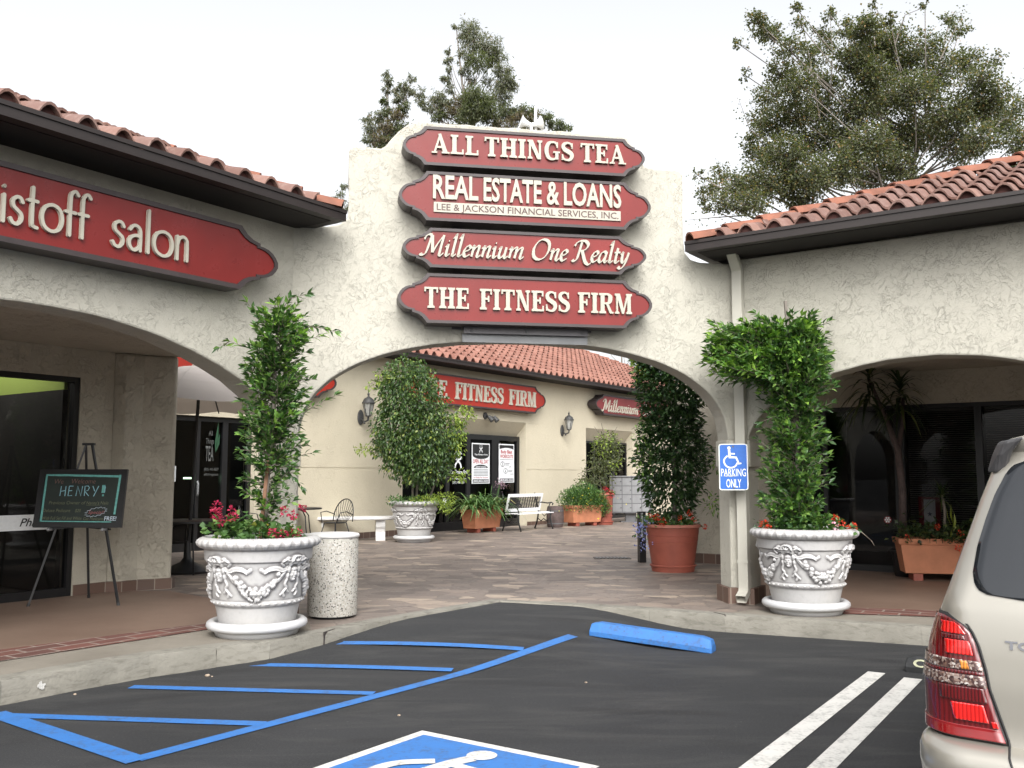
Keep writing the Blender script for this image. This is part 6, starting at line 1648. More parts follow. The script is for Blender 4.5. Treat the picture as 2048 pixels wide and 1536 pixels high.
crown_mesh('crown', [shell_crown('', 'leaf_benjamin', bf, [(-.06, 0, 1.80, .80, 1.05), (0, 0, 1.15, .84, .78), (-.20, -.05, 2.45, .60, .48), (-.10, -.1, 2.15, .68, .55), (.18, -.05, .78, .70, .48), (-.30, 0, 1.40, .64, .66), (.44, -.05, 1.3, .66, .66)], 10500, .088, .050, 3, .62, .7, only=True), shell_crown('', 'leaf_lime', bf, [(1.05, -.1, 1.75, .34, .20), (.92, -.1, 1.42, .24, .28), (-.78, -.1, 2.45, .16, .18), (-.98, -.1, 2.3, .10, .06), (-1.05, -.1, 1.06, .24, .10), (-.82, 0, 1.05, .14, .12), (.98, -.1, .55, .28, .12), (-.55, -.2, 2.6, .12, .1), (.95, -.1, 1.12, .2, .2)], 760, .085, .042, 4, .2, .5, only=True)], bf, np.random.default_rng(41))
mb = MB()
for x, y in ((-.02, 0), (.10, .03), (.55, .05)): mb.tube([(x * .5, y, -.05), (x, y, .6), (x * .6, 0, 1.3)], [.028, .024, .015], 6)
mb.build('trunk', M['bark_grey'], bf, smooth=True)
twig_mesh('twigs', [((0, 0, .9), (.9, -.05, 1.5)), ((.9, -.05, 1.5), (1.3, -.1, 1.85)), ((0, 0, .8), (-1.0, -.05, 1.05)), ((0, 0, 1.8), (-.85, -.05, 2.45)), ((0, 0, .4), (1.0, -.1, .55))], .010, 'bark', bf)
fern = thing('trailing_fern', 'bright green feathery groundcover spilling from the courtyard urn', 'plant', (-2.04, 19.7, FL + .78))
shell_crown('fronds', 'leaf_lime', fern, [(.62, -.2, .10, .30, .14), (.25, -.35, .08, .35, .10), (.68, -.25, -.05, .16, .14)], 900, .06, .02, 6, .2, .1); shell_crown('dark_fronds', 'leaf_geranium', fern, [(-.2, -.3, .08, .35, .10), (.2, -.1, .05, .4, .1)], 500, .07, .03, 7, .2, .1)
# ---- columnar shrub in the big red pot
cs = thing('columnar_shrub', 'tall dark clipped shrub with yellow-green top in the big red pot', 'shrub', (2.36, 13.76, FL + .62))
cb_ = [(-.02, 0, .75 + .30 * k, .50 + .07 * math.sin(k * 1.7), .42) for k in range(7)] + [(-.05, 0, .45, .38, .36), (.10, 0, 2.75, .42, .30), (-.16, 0, 2.45, .42, .34)]
crown_mesh('crown', [shell_crown('', 'leaf_dark', cs, cb_, 10500, .088, .042, 9, .66, .05, 1.0, only=True), shell_crown('', 'leaf_lime', cs, [(-.42, -.15, 2.85, .26, .28), (-.15, -.28, 2.78, .30, .24), (-.50, -.1, 2.45, .12, .34), (.1, -.3, 2.65, .16, .16)], 1100, .075, .026, 12, .2, -.4, only=True), shell_crown('', 'leaf_ficus_bright', cs, [(.62, -.2, 1.05, .18, .12), (.50, -.2, .35, .14, .2), (.66, -.2, .9, .14, .1), (-.5, -.2, 1.3, .1, .3), (-.44, -.25, .9, .12, .3)], 330, .075, .024, 13, .2, .2, only=True)], cs, np.random.default_rng(42))
mb = MB(); mb.tube([(0, 0, -.05), (.01, 0, .6), (0, 0, 2.4)], [.04, .03, .02], 7); mb.build('trunk', M['bark_grey'], cs, smooth=True)
# ---- strap-leaved plant in the first box planter
sp_ = thing('strap_leaf_plant', 'arching strap-leaved agapanthus in the terracotta box by the gym door', 'plant', (-.74, 23.1, FL + .50), rotL); rng = np.random.default_rng(15); mb = MB()
for k in range(330):
    x = rng.uniform(-.55, .55); y = rng.uniform(-.16, .16); a = rng.uniform(0, 2 * PI); Ln = rng.uniform(.60, 1.10); w = rng.uniform(.018, .032); e = rng.uniform(.25, 1.15)
    d = np.array([math.cos(a) , math.sin(a)]); s = np.array([-d[1], d[0]]) * w; prev = None
    for i in range(6):
        t_ = i / 5; r_ = Ln * t_ * (.45 + .5 * (1 - e / 1.4)) ; z = Ln * (t_ * (.55 + .5 * e) - (.75 + .1 * e) * t_ * t_ * (1.25 - e * .35)); ww = (1 - .75 * t_ ** 2)
        c = np.array([x + d[0] * r_, y + d[1] * r_]); cur = (mb.vert((c[0] + s[0]*ww, c[1] + s[1]*ww, z)), mb.vert((c[0] - s[0]*ww, c[1] - s[1]*ww, z)))
        if prev: mb.face((prev[0], prev[1], cur[1], cur[0]))
        prev = cur
mb.build('leaves', M['leaf_strap'], sp_, fixn=False)
mb = MB()
for (x, y, z) in ((.35, -.05, .62), (.62, -.1, .60), (.72, -.02, .66), (.15, 0, .55)): mb.tube([(x * .7, 0, 0), (x * .85, y, z * .6), (x, y, z)], .007, 5)
mb.build('flower_stalks', M['leaf_geranium'], sp_, smooth=True)
for c in ([.62, -.1, .62], [.72, -.02, .68], [.80, -.1, .60]): P = rng.normal(size=(44, 3)) * .06 + c; leaf_mesh('flower_head', 'petal_mauve', P, rng.normal(size=P.shape), .05, .018, sp_, rng=rng)
for c in ([-.15, -.26, -.05], [-.45, -.2, .12], [.1, -.25, .1]): P = rng.normal(size=(22, 3)) * .035 + c; leaf_mesh('red_flower', 'petal_red', P, rng.normal(size=P.shape), .04, .035, sp_, rng=rng)
# ---- bushy shrub in the second box, red pot climber
bs = thing('bushy_shrub', 'fine-leaved green bush with tiny yellow flowers in a terracotta box', 'shrub', (1.93, 25.95, FL + .50), R(38))
shell_crown('foliage', 'leaf_ficus', bs, [(-.32, 0, .18, .42, .36), (.05, 0, .26, .46, .42), (.40, 0, .15, .40, .34), (.62, -.1, .0, .26, .26)], 9000, .075, .022, 17, .3, -.3)
rng = np.random.default_rng(3); P = rng.normal(size=(26, 3)) * [.4, .06, .2] + [0, -.40, .15]; leaf_mesh('flowers', 'petal_yellow', P, rng.normal(size=P.shape), .045, .045, bs, rng=rng)
tc_ = thing('climbing_shrub', 'thin yellowing shrub with bare twigs in the tall red pot', 'shrub', (2.54, 26.6, FL + .8))
shell_crown('foliage', 'leaf_gum_dark', tc_, [(-.1, 0, .55, .48, .45), (.0, 0, 1.05, .45, .42), (.15, 0, 1.45, .42, .38), (.35, 0, 1.15, .3, .5), (-.45, 0, .35, .3, .25)], 1900, .085, .05, 19, .2, .3)
shell_crown('yellow_foliage', 'leaf_lime', tc_, [(.1, -.1, 1.5, .42, .35), (.3, -.1, .9, .25, .3)], 260, .085, .045, 20, .2, .3)
tw = [((0, 0, 0), (-.1, 0, .8)), ((-.1, 0, .8), (.1, 0, 1.6)), ((.1, 0, 1.5), (.0, 0, 2.05)), ((0, 0, .9), (-.7, 0, .6)), ((0, 0, 1.2), (.55, 0, 1.5)), ((.1, 0, 1.5), (-.2, 0, 1.95)), ((.1, 0, 1.4), (.45, 0, 1.95))]; twig_mesh('twigs', tw, .012, 'bark', tc_)
rf_ = geranium('deep red flowers spilling from the tall red pot', (2.54, 26.6, FL + .82), [(.12, -.2, .05, .14), (-.15, -.2, .04, .12), (.25, -.1, -.02, .12)], [(.12, -.28, .12, .09), (.0, -.3, .0, .08), (.25, -.25, -.02, .08), (.05, -.3, .2, .06), (.22, -.28, .1, .06)], 30, n=90)
# ---- shade plants under the right arcade
dr = thing('dracaena', 'tall dracaena with two drooping spiky heads in the shaded arcade', 'plant', (5.34, 12.95, FL)); dr.scale = (1.07, 1.07, 1.07); mb = MB()
mb.tube([(0, 0, .42), (.02, 0, 1.1), (-.02, 0, 1.62), (-.16, 0, 2.02), (-.30, 0, 2.38), (-.36, 0, 2.52)], [.05, .048, .045, .03, .024, .02], 8); mb.tube([(-.02, 0, 1.60), (.06, 0, 1.95), (.08, 0, 2.28)], [.035, .026, .02], 7); mb.build('trunk', M['barrel_wood'], dr, smooth=True)
mb = MB(); rng = np.random.default_rng(6)
for (cx, cy, cz, nn, zl) in ((-.36, 0, 2.44, 64, .50), (.04, 0, 2.30, 70, .42)):
    for k in range(nn):
        a = 2.4 * k + rng.uniform(-.2, .2); f = k / nn; z0 = cz - zl * .5 + zl * f; e = .1 + 1.15 * f ** 2.2 + rng.uniform(-.15, .15); Ln = rng.uniform(.40, .56); d = np.array([math.cos(a), math.sin(a)]); s = np.array([-d[1], d[0]]) * .019; prev = None
        for i in range(7):
            t_ = i / 6; r_ = Ln * t_ * math.cos(e * .8) * (1 - .15 * t_); z = z0 + Ln * (math.sin(max(e, -.1)) * t_ - (.95 - .45 * f) * t_ * t_); ww = math.sin(PI * min(1, t_ * .8 + .2)) ** .6 * (1 - .9 * max(0, t_ - .5) * 2 * .9)
            c = np.array([cx + d[0] * r_, cy + d[1] * r_]); cur = (mb.vert((c[0] + s[0]*ww, c[1] + s[1]*ww, z)), mb.vert((c[0] - s[0]*ww, c[1] - s[1]*ww, z)))
            if prev: mb.face((prev[0], prev[1], cur[1], cur[0]))
            prev = cur
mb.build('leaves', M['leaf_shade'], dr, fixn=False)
pt_ = round_pot('plant_pot', 'dark pot in the deep shade holding the tall dracaena', (5.34, 12.95, FL), [(0, .11), (.02, .12), (.34, .15), (.36, .155)], 'black_frame', 'black_frame', .34, .12)
sd = thing('spider_plant', 'spiky plant with hanging yellow-green leaves behind the shaded geraniums', 'plant', (5.72, 12.55, FL + .5)); mb = MB(); mb.tube([(0, 0, 0), (.03, 0, .4), (0, 0, .62)], .02, 6); mb.build('stem', M['bark'], sd, smooth=True); mb = MB()
for k in range(44):
    a = 2.4 * k; f = k / 44; Ln = rng.uniform(.28, .42); e = .2 + 1.0 * f; d = np.array([math.cos(a), math.sin(a)]); s = np.array([-d[1], d[0]]) * .014; prev = None
    for i in range(6):
        t_ = i / 5; r_ = Ln * t_ * math.cos(e); z = .52 + .12 * f + Ln * (math.sin(e) * t_ - .8 * t_ * t_ * (1 - f * .6)); ww = 1 - .85 * t_; c = d * r_
        cur = (mb.vert((c[0] + s[0]*ww, c[1] + s[1]*ww, z)), mb.vert((c[0] - s[0]*ww, c[1] - s[1]*ww, z)))
        if prev: mb.face((prev[0], prev[1], cur[1], cur[0]))
        prev = cur
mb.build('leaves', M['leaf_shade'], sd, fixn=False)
P = np.array([[.0, -.12, .45], [.06, -.12, .50], [.09, -.13, .38], [.04, -.14, .18], [.10, -.12, .25], [.07, -.14, .10]]); leaf_mesh('hanging_leaves', 'leaf_tassel', P, np.array([[0, -.05, -1.0]] * 6) + rng.normal(size=(6, 3)) * .08, .26, .055, sd, rng=rng)
gS = geranium('red geraniums in the terracotta box under the right arcade', (5.62, 12.5, FL + .50), [(x, y, .13, .22) for x in (-.36, -.2, 0, .2, .42) for y in (-.14, .08)] + [(.25, -.28, -.08, .16), (.42, -.28, -.22, .16), (.1, -.25, .0, .14)],
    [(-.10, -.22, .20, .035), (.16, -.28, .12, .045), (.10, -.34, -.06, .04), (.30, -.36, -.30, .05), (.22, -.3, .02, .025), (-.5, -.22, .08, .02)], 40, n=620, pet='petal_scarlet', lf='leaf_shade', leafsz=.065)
# ------------------------------------------------------------------ trees behind the roofs
def tree(name, label, base, blobs, trunk_r, leafs, seed, bark='bark_grey', fork=None, group=None, sprays=()):
    """tapered trunk and limbs, a crown of many small leaves carried on twigs inside uneven clumps"""
    t = thing(name, label, 'tree', base, 0, group); rng = np.random.default_rng(seed); B = Vector(base)
    bl = [(Vector(b[0]) - B, b[1], b[2], b[3]) for b in blobs]
    H0 = fork if fork else max(b[0].z for b in bl) * .35; top = Vector((0, 0, H0)); mb = MB()
    mb.tube([(0, 0, -.2), (0, 0, H0 * .5), tuple(top)], [trunk_r, trunk_r * .8, trunk_r * .65], 10)
    hi = max(bl, key=lambda b: b[0].z)[0]
    lead = [top, top.lerp(hi, .35) + Vector((rng.normal() * .2, rng.normal() * .2, 0)), top.lerp(hi, .7), hi]; mb.tube([tuple(p) for p in lead], [trunk_r * .5, trunk_r * .32, trunk_r * .16, .015], 8)
    groups = {}
    for c, r, n, mt in bl:
        f = max(.0, min(.85, (c.z - H0) / max(hi.z - H0, .1) * .75)); s = top.lerp(hi, f)
        m1 = s.lerp(c, .5) + Vector((rng.normal() * r * .2, rng.normal() * r * .2, -.1 * (c - s).length))
        lr = max(.018, trunk_r * .22 * (1 - f)); mb.tube([tuple(s), tuple(m1), tuple(c)], [lr, lr * .7, .012], 6)
        P, D = groups.setdefault(mt, ([], [])); nt = max(4, n // 14)
        for k in range(nt):
            d = rng.normal(size=3); d /= np.linalg.norm(d); d[2] = d[2] * .8 + .15; a = np.array(c) + d * r * rng.uniform(.05, .55); b = np.array(c) + d * r * rng.uniform(.7, 1.12) + rng.normal(size=3) * r * .10
            if k % 3 == 0: mb.tube([tuple(np.array(c)), tuple(a), tuple(b)], [.012, .009, .004], 3, cap=False)
            e = b - a; m = max(3, n // nt)
            for q in range(m):
                u = rng.uniform(0, 1) ** .7; P.append(a + e * u + rng.normal(size=3) * r * .12); D.append(e / (np.linalg.norm(e) + 1e-6) * .6 + rng.normal(size=3) * .7)
    for a, b, c_, mt, n in sprays:                   # single long shoots that leave the crown
        p = [Vector(x) - B for x in (a, b, c_)]; mb.tube([tuple(x) for x in p], [.025, .014, .005], 4, cap=False); P, D = groups.setdefault(mt, ([], []))
        for q in range(n):
            u = rng.uniform(.25, 1); v = p[0].lerp(p[1], u * 2) if u < .5 else p[1].lerp(p[2], u * 2 - 1); P.append(np.array(v) + rng.normal(size=3) * .16); D.append(rng.normal(size=3))
    mb.build('trunk', M[bark], t, smooth=True, fixn=False)
    for i, (mt, (P, D)) in enumerate(groups.items()):
        Lf, Wf, dr_ = leafs[mt]; D = np.array(D); D[:, 2] -= dr_
        leaf_mesh('crown' if i == 0 else 'foliage', mt, np.array(P), D, Lf, Wf, t, rng=rng)
    return t
def bl(px, py, Y, rpx, n, mat): k = .95 if Y > 30 else 1.0; return (at(px, py, Y), rpx * k * Y / F_PX, int(n * (1.5 if 30 < Y < 45 else .9)), mat)
Y = 38.0
gum = [bl(*b) for b in (
    (938, 60, Y, 26, 420, 'leaf_gum'), (912, 52, Y, 12, 60, 'leaf_gum'), (948, 82, Y, 34, 700, 'leaf_gum'), (975, 95, Y, 30, 520, 'leaf_gum'), (935, 115, Y, 24, 380, 'leaf_gum'), (990, 118, Y + .6, 32, 620, 'leaf_gum'), (960, 125, Y - .6, 28, 420, 'leaf_gum_dark'), (1005, 145, Y, 22, 380, 'leaf_gum'),
    (930, 140, Y, 16, 170, 'leaf_gum'), (940, 160, Y, 14, 150, 'leaf_gum'), (1012, 170, Y, 26, 520, 'leaf_gum'), (1022, 168, Y, 18, 260, 'leaf_gum'), (1000, 190, Y, 28, 520, 'leaf_gum'), (975, 165, Y, 14, 130, 'leaf_gum'),
    (896, 100, Y, 8, 60, 'leaf_gum'), (897, 122, Y, 10, 110, 'leaf_gum'), (898, 140, Y, 9, 90, 'leaf_gum'), (893, 160, Y, 12, 150, 'leaf_gum'), (900, 178, Y, 12, 110, 'leaf_gum'),
    (950, 195, Y - 1, 30, 800, 'leaf_gum_dark'), (968, 215, Y - 1, 32, 900, 'leaf_gum_dark'), (945, 228, Y - 1, 30, 800, 'leaf_gum_dark'), (925, 205, Y, 22, 420, 'leaf_gum_rust'), (910, 225, Y, 24, 460, 'leaf_gum_rust'), (985, 238, Y, 26, 560, 'leaf_gum_dark'),
    (875, 195, Y, 18, 260, 'leaf_gum'), (870, 215, Y, 20, 320, 'leaf_gum'), (890, 205, Y, 18, 260, 'leaf_gum'), (880, 235, Y, 18, 280, 'leaf_gum_dark'), (1015, 222, Y, 24, 480, 'leaf_gum_dark'), (1035, 235, Y, 22, 420, 'leaf_gum_rust'), (1055, 225, Y, 20, 330, 'leaf_gum_dark'), (1072, 240, Y, 22, 360, 'leaf_gum_rust'),
    (1095, 242, Y, 20, 330, 'leaf_gum_dark'), (1115, 252, Y, 18, 280, 'leaf_gum_dark'), (1132, 258, Y, 12, 130, 'leaf_gum_dark'), (1010, 258, Y, 30, 500, 'leaf_gum_rust'), (1060, 262, Y, 30, 500, 'leaf_gum_rust'), (930, 255, Y, 34, 600, 'leaf_gum_dark'),
    (842, 185, Y, 14, 120, 'leaf_gum'), (838, 200, Y, 14, 140, 'leaf_gum'), (852, 212, Y, 12, 100, 'leaf_gum'))]

leafs = {'leaf_gum': (.165, .042, .9), 'leaf_gum_dark': (.165, .046, .7), 'leaf_gum_rust': (.16, .045, .6), 'leaf_plane': (.078, .062, .25)}
gb = at(955, 700, Y); tree('eucalyptus_tree', 'tall grey-green gum tree rising behind the four red plaques', (gb.x, gb.y, FL), gum, .30, leafs, 3, 'bark_grey', fork=11.5)
gum2 = [bl(*b) for b in (
    (774, 148, Y, 9, 70, 'leaf_gum'), (776, 165, Y, 12, 160, 'leaf_gum'), (772, 182, Y, 10, 110, 'leaf_gum'), (790, 178, Y, 10, 80, 'leaf_gum'), (768, 205, Y, 10, 120, 'leaf_gum_dark'), (772, 225, Y, 14, 200, 'leaf_gum_dark'), (824, 158, Y, 10, 90, 'leaf_gum'), (806, 172, Y, 12, 150, 'leaf_gum'), (818, 182, Y, 14, 180, 'leaf_gum'), (800, 195, Y, 16, 260, 'leaf_gum'), (808, 215, Y, 15, 230, 'leaf_gum_dark'), (795, 232, Y, 18, 320, 'leaf_gum_rust'),
    (760, 235, Y, 16, 240, 'leaf_gum'), (735, 238, Y, 14, 150, 'leaf_gum'), (745, 258, Y, 20, 330, 'leaf_gum'), (775, 258, Y, 24, 480, 'leaf_gum_rust'), (760, 280, Y, 24, 440, 'leaf_gum_rust'), (740, 278, Y, 18, 250, 'leaf_gum'), (800, 260, Y, 22, 380, 'leaf_gum_dark'), (780, 290, Y, 26, 420, 'leaf_gum_dark'), (750, 300, Y, 18, 220, 'leaf_gum_dark'), (690, 372, Y, 12, 80, 'leaf_gum'), (680, 395, Y, 16, 130, 'leaf_gum'), (690, 415, Y, 14, 110, 'leaf_gum'))]
gb = at(778, 700, Y); tree('eucalyptus_tree', 'smaller wispy gum tree left of the tall one, above the arch shoulder', (gb.x, gb.y, FL), gum2, .18, leafs, 4, 'bark_grey', fork=9.0)
Y2 = 27.0; rng_ = random.Random(14); pb_ = []
def pl(px, py, r, n): pb_.append(bl(px, py, Y2 + rng_.uniform(-1.8, 1.8), r * 1.06, int(n * 2.3), 'leaf_plane'))
for (px, py, r, n) in ((1730, 60, 34, 700), (1745, 100, 42, 1100), (1780, 85, 44, 1000), (1800, 130, 48, 1200), (1740, 150, 46, 1200), (1700, 120, 36, 700), (1850, 100, 44, 800), (1880, 150, 48, 900), (1830, 190, 52, 1300), (1770, 200, 52, 1400), (1720, 215, 50, 1300),
    (1930, 130, 40, 650), (1960, 165, 42, 700), (1985, 200, 40, 700), (2005, 250, 40, 700), (1950, 225, 46, 900), (1900, 230, 52, 1200), (1860, 270, 54, 1400), (1800, 280, 56, 1500), (1740, 290, 54, 1400), (1680, 270, 50, 1200), (1640, 220, 46, 900),
    (1600, 170, 42, 650), (1620, 120, 34, 420), (1580, 100, 32, 330), (1540, 70, 26, 220), (1510, 40, 22, 200), (1525, 60, 24, 220), (1650, 90, 30, 330), (1560, 150, 36, 420), (1540, 200, 38, 520), (1590, 230, 44, 800), (1550, 255, 42, 700), (1520, 240, 30, 330), (1620, 290, 50, 1200), (1570, 310, 48, 1000), (1530, 310, 40, 640), (1500, 290, 26, 240),
    (1680, 340, 54, 1400), (1620, 360, 54, 1300), (1740, 350, 50, 1200), (1800, 340, 44, 900), (1560, 370, 50, 1100), (1510, 370, 44, 800), (1470, 370, 34, 430), (1440, 350, 26, 190), (1420, 375, 26, 180), (1450, 405, 34, 330), (1410, 415, 22, 120), (1500, 410, 40, 600), (1600, 400, 40, 700), (1395, 350, 16, 40), (1405, 390, 18, 60),
    (1960, 285, 44, 800), (2030, 215, 34, 330), (2035, 285, 40, 600), (1915, 300, 46, 900), (1650, 175, 40, 650), (1690, 60, 24, 200), (2040, 330, 30, 400), (1490, 150, 16, 50), (1480, 90, 16, 60), (1660, 30, 18, 110), (1600, 50, 20, 90)):
    pl(px, py, r, n)
for px, py, r, n in ((1750, 10, 12, 40), (1850, 10, 12, 40), (1900, 40, 20, 130), (1920, 60, 22, 170), (1780, 40, 16, 90), (1595, 20, 14, 70), (1640, 60, 16, 80), (1995, 120, 20, 90)): pl(px, py, r, n)
def sp3(*q): return tuple(at(x, y, Y2) for x, y in q)
spr = [sp3((1610, 250), (1570, 150), (1520, 50)) + ('leaf_plane', 130), sp3((1640, 240), (1620, 120), (1600, 20)) + ('leaf_plane', 90), sp3((1660, 200), (1665, 110), (1660, 25)) + ('leaf_plane', 70), sp3((1790, 90), (1810, 30), (1850, 14)) + ('leaf_plane', 30), sp3((1520, 420), (1450, 400), (1385, 350)) + ('leaf_plane', 70),
       sp3((1500, 430), (1430, 435), (1375, 440)) + ('leaf_plane', 40), sp3((1880, 120), (1910, 60), (1925, 25)) + ('leaf_plane', 80), sp3((1560, 300), (1500, 260), (1478, 200)) + ('leaf_plane', 60), sp3((1960, 240), (2010, 190), (2060, 150)) + ('leaf_plane', 40), sp3((1750, 90), (1745, 40), (1745, 5)) + ('leaf_plane', 40)]
tb_ = at(1720, 700, Y2); tree('plane_tree', 'big spreading tree with thin outer shoots behind the right-hand roof', (tb_.x, tb_.y, FL), pb_, .34, leafs, 5, 'bark_grey', fork=4.2, sprays=spr)
# darker tree behind the courtyard roof, seen in the gap under the arch
bk_ = at(1250, 700, 52); tree('background_tree', 'dark tree beyond the courtyard roof showing under the arch', (bk_.x, bk_.y, FL), [bl(1215, 680, 52, 26, 500, 'leaf_gum_dark'), bl(1275, 690, 52, 26, 600, 'leaf_gum_dark'), bl(1245, 700, 52, 22, 130, 'leaf_gum_dark'), bl(1300, 720, 52, 30, 600, 'leaf_gum_dark'), bl(1240, 650, 52, 36, 700, 'leaf_gum_dark')], .25, leafs, 8, 'bark', fork=3.0)

# ------------------------------------------------------------------ the parked car
car = thing('parked_car', 'pale silver SUV parked nose-in on the right, rear corner showing', 'car', (1.347, 3.15, 0), rotR)
CWD = 1.825; CX = CWD / 2
#     z     half-w  rear y  front y  corner r
SEC = [(.22, .82, .16, 4.48, .18), (.26, .88, .10, 4.56, .20), (.36, .925, .02, 4.64, .20), (.50, .948, -.035, 4.68, .19), (.60, .955, -.052, 4.69, .18), (.645, .952, -.046, 4.68, .17), (.668, .945, -.028, 4.67, .16), (.676, .936, .0, 4.66, .15),
       (.682, .930, .045, 4.65, .14), (.72, .932, .052, 4.64, .14), (.85, .935, .060, 4.60, .14), (.97, .918, .072, 4.52, .14), (1.04, .898, .082, 4.42, .13), (1.075, .885, .090, 4.30, .11), (1.10, .874, .098, 3.85, .085), (1.18, .845, .130, 3.62, .085), (1.30, .805, .190, 3.38, .085), (1.42, .765, .250, 3.14, .085), (1.52, .728, .305, 2.95, .085),
       (1.57, .705, .335, 2.83, .10), (1.61, .675, .375, 2.70, .16), (1.645, .62, .44, 2.52, .18), (1.665, .54, .54, 2.32, .20), (1.678, .36, .75, 2.0, .2)]
ZU = lambda z: z if z < 1.1 else 1.1 + (z - 1.1) * 1.085
SEC = [(ZU(s[0]),) + s[1:] for s in SEC]
SZ_ = np.array([s[0] for s in SEC])
def sec(z):
    return [float(np.interp(z, SZ_, [s[k] for s in SEC])) for k in (1, 2, 3, 4)]
def rear_pt(z, q, off=0.0):
    """q: run along the rear outline at height z; 0 where the left corner starts to turn, + towards the side, - across the tail"""
    hw, yr, yf, r = sec(z); arc = r * PI / 2; xl = CX - hw
    crown = lambda x: .055 * ((x - CX) / hw) ** 2
    if q < 0: x = xl + r - q; return (x, yr + crown(x) - .055 * (1 - r / hw) ** 2 - off, z)
    if q <= arc: a = q / r; return (xl + r - (r + off) * math.sin(a), yr + r - (r + off) * math.cos(a), z)
    return (xl - off, yr + r + (q - arc), z)
def loop(z, off=0.0):
    hw, yr, yf, r = sec(z); arc = r * PI / 2; P = []
    nb = 9
    qs = [-(hw - r) * (1 - i / nb) for i in range(nb)] + [arc * i / 8 for i in range(9)]
    left = [rear_pt(z, q, off) for q in qs]
    rf = .45 if z < 1.1 else .25; side = []
    for i in range(1, 8): side.append((CX - hw - off, yr + r + (yf - rf - yr - r) * i / 8, z))
    fr = [(CX - hw + rf - rf * math.cos(a), yf - rf + rf * math.sin(a), z) for a in [PI/2 * i / 7 for i in range(8)]] + [(CX - (hw - rf) * (1 - i / 4), yf, z) for i in range(1, 4)]
    L = left + side + fr; mid_r = L[0]; 
    Rr = [(2 * CX - p[0], p[1], p[2]) for p in L[1:]][::-1]
    return L + [(CX, yf, z)] + Rr
mb = MB(); zs = []
for a, b in zip(SEC[:-1], SEC[1:]):
    n = max(1, int((b[0] - a[0]) / .03)); zs += [a[0] + (b[0] - a[0]) * i / n for i in range(n)]
zs.append(SEC[-1][0])
loops = [loop(z) for z in zs]; n = len(loops[0]); o = 0
for L in loops: mb.v += L
for i in range(len(loops) - 1):
    for k in range(n): a = i*n + k; b = i*n + (k+1) % n; mb.face((a, b, b + n, a + n))
mb.face([k for k in range(n)][::-1]); mb.face([(len(loops) - 1) * n + k for k in range(n)])
mb.build('body', M['car_paint'], car, smooth=42)
def patch(name, mat, z0, z1, qa, qb, off, parent, nz=24, nq=18, flip=False):
    """a skin lying on the body between the outlines qa(z) and qb(z)"""
    mb = MB()
    mb.grid(lambda u, v: rear_pt(z0 + (z1 - z0) * v, qa(z0 + (z1 - z0) * v) * (1 - u) + qb(z0 + (z1 - z0) * v) * u, off), nq, nz)
    o = mb.build(name, M[mat], parent, smooth=True)
    s = o.modifiers.new('thick', 'SOLIDIFY'); s.thickness = .004; s.offset = -1
    return o
def itp(*pts):
    zs_ = [p[0] for p in pts]; vs = [p[1] for p in pts]; return lambda z: float(np.interp(z, zs_, vs))
def xq(x, z): hw, yr, yf, r = sec(z); return CX - hw + r - x       # local x -> q on the tail
def qx(*pts): return itp(*[(z, xq(x, z)) for z, x in pts])
# tail lamp
LB, LT = .690, 1.066
edge = qx((.690, .232), (.72, .221), (.80, .197), (.86, .182), (.92, .169), (.98, .152), (1.015, .138), (1.038, .118), (1.054, .085), (1.066, .048))
side_q = itp((.690, .30), (.95, .30), (1.02, .27), (1.066, .17))
shrink = lambda f, d: (lambda z: f(z) + d)
patch('lamp_gasket', 'rubber_black', LB - .008, LT + .008, itp(*[(z, edge(min(max(z, LB), LT)) - .008) for z in np.linspace(LB - .008, LT + .008, 16)]), itp(*[(z, side_q(min(max(z, LB), LT)) + .008) for z in np.linspace(LB - .008, LT + .008, 16)]), .003, car)
tl = patch('tail_light', 'lens_deep', LB, LT, edge, side_q, .010, car, 30, 24)
mid = lambda f: (lambda z: edge(z) * (1 - f) + side_q(z) * f)
def lamp(name, mat, z0, z1, f0, f1, off=.0125, nz=14): return patch(name, mat, z0, z1, mid(f0), mid(f1), off, tl, nz, 14)
lamp('upper_lens', 'lens_red', 1.012, 1.048, .05, .34, .017); lamp('upper_reflector', 'lens_red', .948, .992, .05, .30, .017); lamp('upper_dark_strip', 'lens_dark', .994, 1.008, .08, .34, .0165, 4)  # third piece: dark lens strip between upper lens and reflector
lamp('indicator_lens', 'lens_clear', .900, .932, .0, .9, .0165, 6); lamp('reversing_lens', 'lens_clear', .852, .886, .0, .9, .0165, 6); lamp('divider', 'lens_dark', .888, .898, 0, .9, .016, 3)
lamp('amber_bulb', 'lens_amber', .904, .930, .12, .18, .0185, 4)
lamp('lower_dark_strip', 'lens_dark', .806, .848, .03, .40, .0155); lamp('lower_lens', 'lens_red', .745, .798, .07, .32, .0165); lamp('lower_band', 'lens_smooth', LB + .002, .728, .0, .9, .015)  # first piece: dark lens zone above the lower red lens
lamp('bulb', 'lens_red', .733, .752, .01, .05, .018, 5)
# same lamp mirrored on the far side
for part in (tl, ):
    rt_ = part.copy(); rt_.data = part.data.copy(); C.objects.link(rt_); rt_.parent = car
    rt_.data.transform(Matrix.Translation((CWD, 0, 0)) @ Matrix.Diagonal((-1, 1, 1, 1))); rt_.data.flip_normals()
